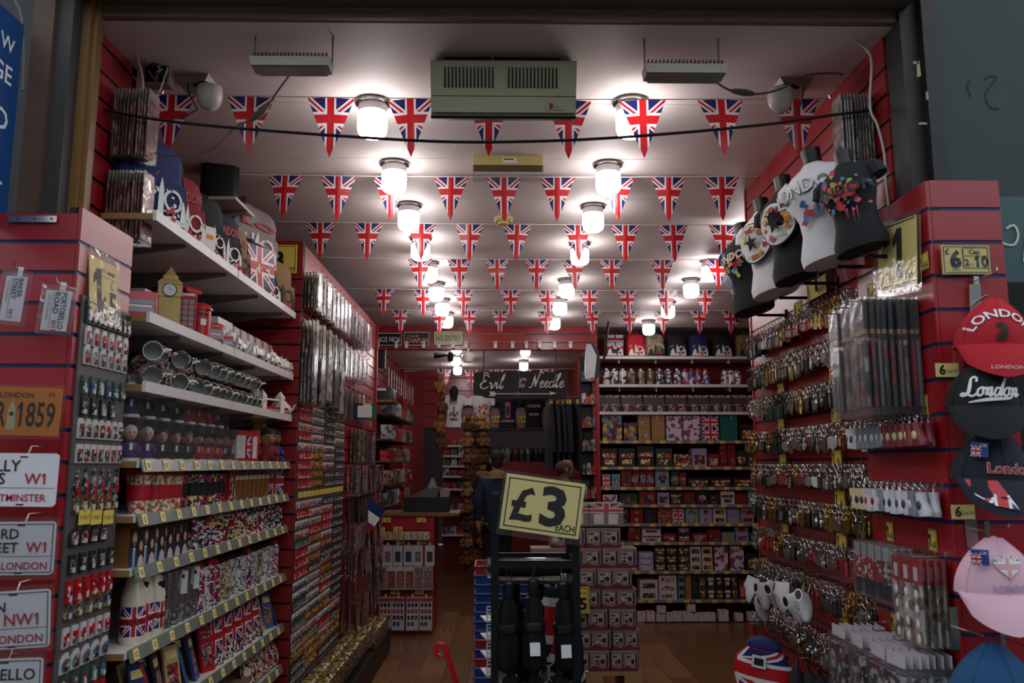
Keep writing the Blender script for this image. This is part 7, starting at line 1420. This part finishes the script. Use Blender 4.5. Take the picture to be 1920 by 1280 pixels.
for r, y in enumerate((2.97, 2.82, 2.67, 2.55)):
    hookon(ds, 1.34, y, 1.125 - .0 * r + .012, (0, 0, pi))
    for j in range(7): place(HB, 'header_bag', '%s clear bag with white header from the wall, %s bottom hook' % (nth(6 - j), nth(r)), 'bag', (1.175 + j * .024, y, 1.115), (0, 0, RN.uniform(-.1, .1)), 'clear header bags')
# the £6 card on the front
a, b = aY(1767, 514, 2.475), aY(1852, 461, 2.475); w, h = b.x - a.x, b.z - a.z
t = thing('price_card', 'yellow six pound cap price card on the right front panel', 'price card', (a.x, 2.47, a.z)); obj('card', MB(ticketp).box(0, w, 0, .003, 0, h), t)
l = MB(ink); y = -.001
for x0, x1, z0, z1 in ((.03, .97, .04, .06), (.03, .97, .94, .96), (.03, .045, .04, .96), (.955, .97, .04, .96), (.43, .45, .2, .9), (.45, .95, .62, .64), (.45, .95, .2, .22), (.45, .95, .9, .92)): l.box(w * x0, w * x1, y, 0, h * z0, h * z1)
l.text('£', h * .3, (w * .11, y, h * .68), bold=.02); l.text('6', h * .78, (w * .28, y, h * .24), bold=.05); l.text('EACH', h * .12, (w * .28, y, h * .1)); l.text('Cap', h * .24, (w * .68, y, h * .7), bold=.02); l.text('2', h * .34, (w * .51, y, h * .28), bold=.03); l.text('FOR', h * .1, (w * .61, y, h * .3)); l.text('£', h * .16, (w * .70, y, h * .5)); l.text('10', h * .5, (w * .82, y, h * .26), bold=.04); obj('lettering', l, t); obj('clear_sleeve', MB(film).box(-.004, w + .004, -.004, .005, -.004, h + .004), t)
for px, py, lab in ((1773, 694, 'beside the black cap'), (1803, 960, 'under the navy flag cap')):
    a = aY(px, py, 2.475); t = thing('price_ticket', 'small yellow six pound ticket ' + lab, 'price ticket', (a.x - .03, 2.475, a.z - .02), group='six pound tickets'); obj('ticket', MB(ticketp).box(0, .07, 0, .002, 0, .042), t); obj('lettering', MB(ink).text('6', .04, (.02, -.001, .008), bold=.03).text('2 for 10', .016, (.048, -.001, .012), fit=.034), t)
def cap(crown, peak, under, w=.098, hh=.135):
    """cap hung up facing -y, peak pointing down and forward; origin at the crown's front lower edge"""
    def prof(t): return max(.06, cos(t * pi / 2)) ** .55
    R_ = []
    for i in range(9):
        t = i / 8; k = prof(t); R_.append([(w * k * cos(2 * pi * j / 24), .085 * k * sin(2 * pi * j / 24) + .085 - .02 * t, hh * t) for j in range(24)])
    cr = MB(crown).loft(R_, cap0=False)
    seams = MB(crown)
    for a in (-90, -30, -150): seams.tube([((w + .001) * prof(i / 8) * cos(radians(a)), (.086 * prof(i / 8)) * sin(radians(a)) + .085 - .02 * i / 8, hh * i / 8) for i in range(9)], .0012, 4)
    n = 14; top = []; bot = []
    for i in range(n + 1):
        u = -1 + 2 * i / n; x = w * .97 * u; e = sqrt(max(0, 1 - u * u)); y0 = .085 - .085 * sqrt(max(0, 1 - (x / w) ** 2)); d = e ** .7
        top.append((x, y0, .004)); bot.append((x * (1.03), y0 - .035 * d, .004 - .082 * d - .012 * (1 - abs(u)) ))
    mid = [tuple((a[c] + b[c]) / 2 + (0, -.008, .0)[c] for c in range(3)) for a, b in zip(top, bot)]
    pk = MB(peak, under).loft([top, mid, bot], 0, closed=False); sh = lambda L: [(x, y + .005, z) for x, y, z in L]
    pk.loft([sh(bot), sh(mid), sh(top)], 1, closed=False); pk.loft([bot, sh(bot)], 0, closed=False)
    return [('crown', cr.mesh('crown'), [('seams', seams.mesh('seams'))]), ('peak', pk.mesh('peak')), ('button', MB(crown).ball((0, .062, hh), .009, 0, 8, 5, (1, 1, .6)).mesh('button'))]
CW = .098
def cfront(x, z, hh=.135): k = max(.06, cos(min(1, max(0, z / hh)) * pi / 2)) ** .55; return .085 - .02 * z / hh - .085 * k * sqrt(max(.02, 1 - (x / (CW * k)) ** 2)) - .003
capred = M('cap_red', (176, 8, 30), .8, var=.06); capblk = M('cap_black', (18, 18, 20), .85); capnav = M('cap_navy', (24, 26, 40), .85); cappnk = M('cap_pink', (224, 178, 192), .85, var=.05); capblu = M('cap_blue', (24, 74, 116), .85)
def capat(px, py, C, lab, sc=1.0, rz=0, tilt=0):
    q = aY(px, py, 2.29); t = place(C, 'baseball_cap', lab, 'cap', q, (0, tilt, rz), 'caps on the right front panel', sc)
    obj('display_arm', MB(steel).tube([(-.01, .175, .15), (-.01, .08, .15)], .003, 6).box(-.03, .0, .17, .175, .10, .2), t)
    return t
# z of the peak seam: red 660ish, black 775, navy 905, pink 1125, blue 1300
t = capat(1880, 646, cap(capred, capred, capred), 'red cap lettered LONDON with a black three', 1.06, -.25, .05)
l = MB(whiteink, ink)
arc = lambda x, y, R=.075: (sin(x / R) * (R + y), cos(x / R) * (R + y))
l.text('LONDON', .032, (0, 0, 0), mi=0, bold=.02, sxy=1.15, warp=lambda x, y: (lambda p: (p[0], cfront(p[0], p[1] + .005) - .001, p[1] + .005))(arc(x, y, .072)))
l.text('3', .062, (0, 0, 0), mi=1, bold=.04, sxy=1.1, warp=lambda x, y: (x, cfront(x, .022 + y) - .001, .016 + y)); obj('lettering', l, t); obj('peak_lettering', MB(whiteink).text('LONDON', .013, (.0, -.036, -.068), bold=.02, sxy=1.4, yd=(0, -.3, 1)), t)
t = capat(1856, 762, cap(capblk, capblk, capblk), 'black cap with white script London under the red cap', 1.02, -.35, .03)
l = MB(whiteink); s_ = MB(whiteink); script(s_, 'London', (0, 0, 0), (1, 0, 0), (.15, 0, 1), (0, -1, 0), .05, wt=.12); w_ = max(v[0] for v in s_.v)
s_.v = [(x - w_ / 2 + .008, cfront(x - w_ / 2 + .008, z + .03) - .001, z + .03) for x, y, z in s_.v]; k = len(s_.v); s_.strokes([[(-.05, .012, .6), (.0, .02, 1.6), (.05, .024, 1.2), (.056, .034, .6), (.045, .034, .5)]], (0, 0, 0), (1, 0, 0), (0, 0, 1), 1, .006, (0, -1, 0)); s_.v[k:] = [(x, cfront(x, z) - .001, z) for x, y, z in s_.v[k:]]; obj('lettering', s_, t)
t = capat(1884, 902, cap(capnav, capnav, rub), 'navy cap with Union Jack peak and red London lettering', 1.08, -.15, .06)
l = MB(redink, whiteink, jackp, rub); l.text('London', .036, (0, 0, 0), mi=1, bold=.05, warp=lambda x, y: (x + .015, cfront(x + .015, .02 + y) - .0008, .02 + y)); l.text('London', .036, (0, 0, 0), mi=0, bold=.025, warp=lambda x, y: (x + .015, cfront(x + .015, .02 + y) - .0016, .02 + y)); obj('lettering', l, t)
f = MB(jackp, rub); pts = [(-.085, .0), (-.02, .0), (.02, -.07), (-.035, -.062), (-.07, -.04)]
f.face([(x, .085 - .085 * sqrt(max(0, 1 - (x / CW) ** 2)) + z * .43 - .009, z) for x, z in pts], 0, [(.5 + x * 6 + .1, .6 + z * 6) for x, z in pts]); obj('flag_print', f, t)
f = MB(M('tag_blue', (24, 60, 130), .4), jackp, whiteink).box(-.02, .02, 0, .002, 0, .038); f.face([(-.02, -.001, 0), (.004, -.001, 0), (.004, -.001, .03), (-.02, -.001, .03)], 1, [(0, 0), (1, 0), (1, 1), (0, 1)]); f.text('UK', .012, (.01, -.001, .026), mi=2); ftag = f.mesh('swing_tag'); obj('swing_tag', ftag, t, (-.06, -.0, .058), (0, .05, -.5))
t = capat(1893, 1118, cap(cappnk, cappnk, cappnk), 'pale pink cap with studded Union Jack heart', 1.1, -.2, -.03)
f = MB(jack('union_jack_studs', .5, fade=.45), M('stud_lilac', (170, 150, 190), .5)); n = 20; hp = []
for i in range(n): a_ = 2 * pi * i / n; hp.append((.0021 * 16 * sin(a_) ** 3 * .95, .072 + .0021 * (13 * cos(a_) - 5 * cos(2 * a_) - 2 * cos(3 * a_) - cos(4 * a_)) * .95))

hq = lambda x, z, s: (x * s, .066 + (z - .066) * s)
for s0, s1 in ((.02, .35), (.35, .7), (.7, 1.0)):
    for i in range(n):
        A = [hq(*hp[i], s0), hq(*hp[(i + 1) % n], s0), hq(*hp[(i + 1) % n], s1), hq(*hp[i], s1)]; f.face([(x + .006, cfront(x + .006, z) - .0022, z) for x, z in A], 0, [(.5 + x / .07, .5 + (z - .07) / .07) for x, z in A])
f.text('LONDON', .022, (0, 0, 0), mi=1, bold=.01, warp=lambda x, y: (x + .014, cfront(x + .014, .012 + y) - .0012, .012 + y)); obj('stud_heart', f, t); obj('swing_tag', ftag, t, (-.058, .0, .075), (0, .03, -.5))
t = capat(1908, 1338, cap(capblu, capblu, capblu), 'blue cap at the lower right corner', 1.2, .1, 0)
for px, py in ((1830, 525), (1850, 985), (1880, 1195)):
    q = aY(px, py, 2.47); hookon(df, q.x, 2.47, q.z, (0, 0, -pi / 2))

# ================================================================ MIDDLE OF THE FLOOR
rY = 3.1; x0, x1 = xat(928, rY, 1.3), xat(1080, rY, 1.3)
t = thing('umbrella_rack', 'black metal rack of umbrellas standing in the entrance', 'rack', (x0, rY, 0)); w = x1 - x0
ztop = aY(928, 925, rY).z
for x in (0, w):
    for dy in (0, .26): obj('post', MB(blackm).box(x - .014, x + .014, dy - .012, dy + .012, 0, ztop), t)
zbar = aY(1000, 1050, rY).z
for z, h in ((zbar, .028), (zbar - .44, .02), (ztop - .02, .02), (.12, .03)): obj('crossbar', MB(blackm).box(0, w, -.01, .01, z - h, z), t); obj('crossbar', MB(blackm).box(0, w, .25, .27, z - h, z), t)
obj('tray', MB(blackm).box(0, w, 0, .26, zbar - .085, zbar - .078), t)
obj('side_bar', MB(blackm).box(-.01, .01, 0, .26, zbar - .02, zbar), t); obj('side_bar', MB(blackm).box(w - .01, w + .01, 0, .26, zbar - .02, zbar), t)
a = aY(936, 990, rY - .03); 
t = thing('price_card', 'big yellow three pound each card clipped to the umbrella rack', 'price card', (a.x, rY - .035, a.z), (0, radians(8), 0)); cw, ch = .29, .2
obj('card', MB(M('bright_yellow_card', (250, 230, 158), .5, var=.05)).box(0, cw, 0, .003, 0, ch), t)
l = MB(ink); 
for q in ((.012, cw - .012, .012, .016), (.012, cw - .012, ch - .016, ch - .012), (.012, .016, .012, ch - .012), (cw - .016, cw - .012, .012, ch - .012)): l.box(q[0], q[1], -.001, 0, q[2], q[3])
l.text('£', .165, (.072, -.001, .042), bold=.025, sxy=1.0); l.text('3', .19, (.185, -.001, .038), bold=.035, sxy=1.15); l.text('EACH', .034, (.236, -.001, .021), bold=.02, fit=-.068); obj('lettering', l, t); obj('clear_sleeve', MB(film).box(-.01, cw + .01, -.005, .006, -.02, ch + .012), t)
umbk = M('umbrella_nylon', (15, 16, 16), .85, var=.3, scale=20, bump=.3, spec=.2)
def umbrella(L=.26):
    c = MB(umbk)
    R_ = []
    for i, (z, r) in enumerate(((0, .012), (-.025, .022), (-.08, .027), (-.17, .034), (-L + .035, .034), (-L + .01, .024), (-L, .01))): R_.append([((r + .009 * (j % 2) * (r > .02)) * cos(2 * pi * j / 14), (r + .009 * (j % 2) * (r > .02)) * sin(2 * pi * j / 14), z) for j in range(14)])
    c.loft(R_)
    return [('canopy', c.mesh('canopy')), ('handle', MB(black).lathe([(.016, 0), (.02, .01), (.02, .05), (.014, .058)], 12).mesh('handle')), ('wrist_loop', MB(black).tube([(-.006, 0, .058), (-.012, 0, .09), (0, 0, .115), (.012, 0, .09), (.006, 0, .058)], .002, 5).mesh('wrist_loop')), ('band', MB(black).lathe([(.04, -.09), (.041, -.095), (.041, -.115), (.04, -.12)], 12).mesh('band'))]
UM = umbrella(); UMB = umbrella(.29)
ups = [(953, 1120, -.02, .03, 0), (966, 1122, .09, -.12, 0), (1000, 1116, -.03, .05, 1), (1008, 1124, .07, -.16, 0), (1056, 1120, -.02, .06, 1), (1066, 1118, .06, -.14, 0), (958, 1262, -.01, .02, 0), (1003, 1262, .0, .0, 0), (1050, 1266, .0, .05, 0)]
for i, (px, py, dy, tl, tg) in enumerate(ups):
    q = aY(px, py, rY + .02 + dy); o = place(UMB if i % 2 else UM, 'folding_umbrella', 'black folding umbrella hanging on the rack, %s from the left, %s level%s' % (nth(i if i < 6 else i - 6), 'upper' if i < 6 else 'lower', ', with white label' if tg else ''), 'umbrella', q, (0, tl, i), 'folding umbrellas on the rack')
    if tg: obj('label', MB(white).box(-.018, .018, -.046, -.044, -.2, -.155), o, (0, 0, 0), (0, 0, -i))
q = aY(1000, 1064, rY + .06)
o = tag(obj('folding_umbrella', None, None, q, (0, radians(90), 0)), 'film wrapped umbrella lying across the rack tray', 'umbrella'); obj('canopy', MB(umbk).lathe([(.012, -.17), (.03, -.15), (.033, -.02), (.03, .1)], 12), o); obj('handle', MB(black).lathe([(.018, .1), (.021, .11), (.021, .155), (.015, .165)], 12), o); obj('film', MB(film).lathe([(.02, -.185), (.037, -.17), (.037, .1), (.03, .12)], 10), o)
# flag bits and white baskets behind the rack
for i in range(4):
    q = aY(912, 1165 + i * 34, 3.45); t = thing('white_wire_tray', ('top', 'second', 'third', 'lowest')[i] + ' white grid tray left of the umbrella rack', 'tray', q, (0, 0, .2), 'white grid trays'); m = MB(white)
    for k in range(5): m.box(0, .16, -.002, .002, k * .014, k * .014 + .004)
    for k in range(9): m.box(k * .019, k * .019 + .004, -.003, .001, 0, .06)
    m.box(0, .16, 0, .14, -.004, 0); obj('grid', m, t)
t = thing('tray_stand', 'dark stand holding the white grid trays', 'stand', aY(930, 1300, 3.5)); q = t.location.copy(); obj('pole', MB(blackm).box(.0, .02, .12, .14, -q.z, .35), t); obj('foot', MB(blackm).box(-.1, .12, .0, .2, -q.z, -q.z + .02), t)
for i, px in enumerate((962, 985, 1010, 1032, 1056)):
    place(MUGS[i % 3], 'mug', '%s mug from the left in the tray at the bottom of the umbrella rack' % nth(i), 'mug', aY(px, 1268, rY + .2), (radians(70), 0, radians(15 * i - 30)), 'mugs at the rack bottom')
zz = aY(1000, 1290, rY + .2).z
t = thing('rack_bin', 'black bin at the rack foot holding mugs', 'bin', (x0 + .02, rY + .1, 0)); obj('shell', MB(blackm).box(0, w - .04, 0, .14, .14, zz), t)
for i, (px, py) in enumerate(((975, 1180), (1030, 1160), (1045, 1195))):
    q = aY(px, py, 3.5); t = thing('rolled_flag', '%s rolled dark flag cloth behind the hanging umbrellas' % nth(i), 'flag', q, (0, .1, 0), 'rolled flags behind the umbrellas'); obj('roll', MB(dnavy).lathe([(.04, -.14), (.05, -.1), (.05, .1), (.04, .13)], 12), t); obj('flag_face', MB(jackp).lathe([(.0505, -.09), (.0515, -.088), (.0515, .09), (.0505, .092)], 12, uv=True, cap0=False, cap1=False), t); obj('peg', MB(blackm).box(-.01, .01, -.01, .01, .12, .14), t)
# shopping baskets
kx0, kx1 = xat(890, 5.0, .9), xat(1036, 5.0, .9); zt = aY(900, 1062, 5.0).z
bcol = M('basket_blue', (16, 52, 120), .4); bredc = M('basket_red', (150, 26, 28), .4)
def basket(m, w):
    b = MB(m); o = [(0, 0), (w, 0), (w, .3), (0, .3)]; ins = lambda k: [(k, k * .7), (w - k, k * .7), (w - k, .3 - k * .7), (k, .3 - k * .7)]
    b.loft([[(x, y, 0) for x, y in ins(.03)], [(x, y, .2) for x, y in o]], cap1=False); b.loft([[(x, y, .2) for x, y in ins(.004)], [(x, y, .01) for x, y in ins(.034)]], cap0=False)
    r = MB(m); 
    for p, q in zip(o, o[1:] + o[:1]): r.tube([(p[0], p[1], .2), (q[0], q[1], .2)], .008, 6)
    hd = MB(black).tube([(.02, .15, .2), (.06, .15, .215), (w - .06, .15, .215), (w - .02, .15, .2)], .005, 6)
    return [('tub', b.mesh('tub')), ('rim', r.mesh('rim')), ('handle', hd.mesh('handle'))]
BB, BR = basket(bcol, kx1 - kx0), basket(bredc, kx1 - kx0)
nb = int(zt / .052)
for i in range(nb):
    red_ = i in (0, 8, 10, 14)
    place(BR if red_ else BB, 'shopping_basket', '%s %s shopping basket from the top of the nested stack' % (nth(i), 'red' if red_ else 'blue'), 'basket', (kx0, 5.0, zt - .2 - i * .052 if i < nb - 3 else max(.0, zt - .2 - i * .052)), (0, 0, 0), 'nested shopping baskets') if zt - .2 - i * .052 > -.03 else None
# pallet and mug boxes
mY = 6.0; pz = aY(1150, 1258, mY).z
pxl = xat(1020, mY, .6); pxr = xat(1203, mY, .3)
t = thing('pallet', 'wooden pallet under the stacked mug boxes', 'pallet', (pxl, mY, 0)); pw = M('pallet_wood', (166, 136, 92), .7, var=.2, stretch=(1, 8, 8))
for k in range(4): obj('deck_board', MB(pw).box(0, pxr - pxl, k * .14, k * .14 + .11, pz - .03, pz), t)
for x in (0, (pxr - pxl) / 2 - .05, pxr - pxl - .12): obj('block', MB(pw).box(x, x + .12, 0, .5, 0, pz - .03), t)
mbm = M('mug_carton', (140, 124, 120), .5, var=.12, scale=14); mgr = M('carton_print_red', (110, 44, 44), .5); mgw = M('carton_print_white', (176, 164, 160), .5)
def mugbox(w, h, d):
    m = MB(mbm, ink, mgr, mgw, tint); m.box(0, w, 0, d, 0, h)
    for s in (.02, .52):
        m.box(w * (s + .04), w * (s + .36), -.001, 0, h * .3, h * .8, 3); m.box(w * (s + .06), w * (s + .2), -.0015, 0, h * .66, h * .74, 1); m.box(w * (s + .07), w * (s + .2), -.0015, 0, h * .3, h * .55, 4); m.box(w * (s + .22), w * (s + .33), -.0015, 0, h * .36, h * .58, 1); m.prism([(w * (s + .38), h * .2), (w * (s + .42), h * .2), (w * (s + .42), h * .75), (w * (s + .40), h * .92), (w * (s + .38), h * .75)], -.0012, 0, mi=1)
    m.prism([(0, 0), (w, 0), (w, h * .2), (w * .8, h * .12), (w * .6, h * .28), (w * .3, h * .1), (0, h * .24)], -.0008, 0, mi=2)
    for x0_, x1_ in ((0, .012), (.985, 1)): m.box(w * x0_, w * x1_, -.001, 0, 0, h, 1)
    m.box(0, w, -.0012, 0, h * .97, h, 3); return m.mesh('mug_box')
bw_, bh_ = .252, .139; MBX = mugbox(bw_ - .003, bh_ - .003, .2); MBS = mugbox(.19, bh_ - .003, .2)
n_ = 0
for r in range(6):
    off = (0, .015, -.01, .0, -.03, .01)[r]
    for c in range(3):
        x = pxr - bw_ * (c + 1) + off - .02
        if r < 3 and c == 0: x += .06
        if r < 3 and c > 0: x += .06 - .005 * c
        if x < .2: continue
        tag(obj('mug_box', MBS if (r < 3 and c == 0) else MBX, None, (x, mY + .01 * (r % 2), pz + r * bh_)), '%s mug box from the right in layer %s of the stack on the pallet' % (nth(c), ('one', 'two', 'three', 'four', 'five', 'six')[r]), 'box', 'mug boxes on the pallet')
zt2 = pz + 6 * bh_
for i in range(2): tag(obj('mug_box', MBX, None, (xat(1166, mY, zt2) - bw_ * (i + 1), mY + .02, zt2)), 'mug box on top of the pallet stack, ' + ('right one' if i == 0 else 'left one'), 'box', 'mug boxes on the pallet')
for i in range(2):
    w = .245; m = MB(mbm, jack('union_jack_dull', .5), ceram).box(0, w, 0, .2, 0, .16); m.face([(0, -.001, .09), (w, -.001, .09), (w, -.001, .16), (0, -.001, .16)], 1, [(0, .3), (1, .3), (1, 1), (0, 1)]); m.lathe([(.034, .012), (.036, .016), (.036, .085)], 12, (w * .28, -.004, 0), 2, sy=.15); m.lathe([(.034, .012), (.036, .016), (.036, .085)], 12, (w * .7, -.004, 0), 2, sy=.15)
    tag(obj('mug_gift_box', m, None, (xat(1171, mY, zt2 + .2) - (w + .004) * (i + 1), mY + .02, zt2 + bh_ + .01)), 'flag topped mug gift box crowning the pallet stack, ' + ('right one' if i == 0 else 'left one'), 'gift set', 'flag topped gift boxes')
a, b = aY(1040, 1150, mY - .06), aY(1105, 1100, mY - .06); w, h = b.x - a.x, b.z - a.z
t = thing('price_card', 'yellow mug price card on the pallet stack behind the rack', 'price card', (a.x, mY - .06, a.z)); obj('card', MB(ticket).box(0, w, 0, .004, 0, h), t); obj('lettering', MB(ink).text('ATOR', h * .12, (w * .82, -.001, h * .72), fit=w * .2).text('2', h * .42, (w * .5, -.001, h * .18), bold=.03).text('5', h * .62, (w * .82, -.001, h * .15), bold=.04).box(w * .45, w * .6, -.001, 0, h * .74, h * .79).box(w * .04, w * .96, -.001, 0, h * .93, h * .95).box(w * .95, w * .965, -.001, 0, h * .05, h * .95).box(w * .04, w * .96, -.001, 0, h * .05, h * .07), t); obj('hook_tab', MB(white).box(w * .4, w * .6, .004, .06, h * .9, h), t)
# red crook handled umbrella in the foreground
gR = M('glossy_red_handle', (196, 14, 30), .2, coat=.6)
P = [aY(*p, 3.4) for p in ((826, 1232), (818, 1226), (817, 1214), (822, 1206), (830, 1208), (836, 1220), (845, 1248), (856, 1284))]; o = P[-1]
t = thing('crook_umbrella', 'glossy red crook handle of a walking umbrella in the foreground', 'umbrella', (o.x + .2, 3.4, 0)); bs = Vector((o.x + .2, 3.4, 0))
obj('handle', MB(gR).tube([p - bs for p in P], .0105, 10), t); obj('shaft', MB(gR).tube([P[-1] - bs, (P[-1] - bs) * .9], .0105, 8), t)
top_ = (P[-1] - bs) * .9; obj('canopy', MB(redc).tube([top_, top_ * .9, top_ * .3, top_ * .12], [.014, .03, .026, .01], 10), t); obj('ferrule', MB(steel).tube([top_ * .12, top_ * 0.0], .006, 8), t)
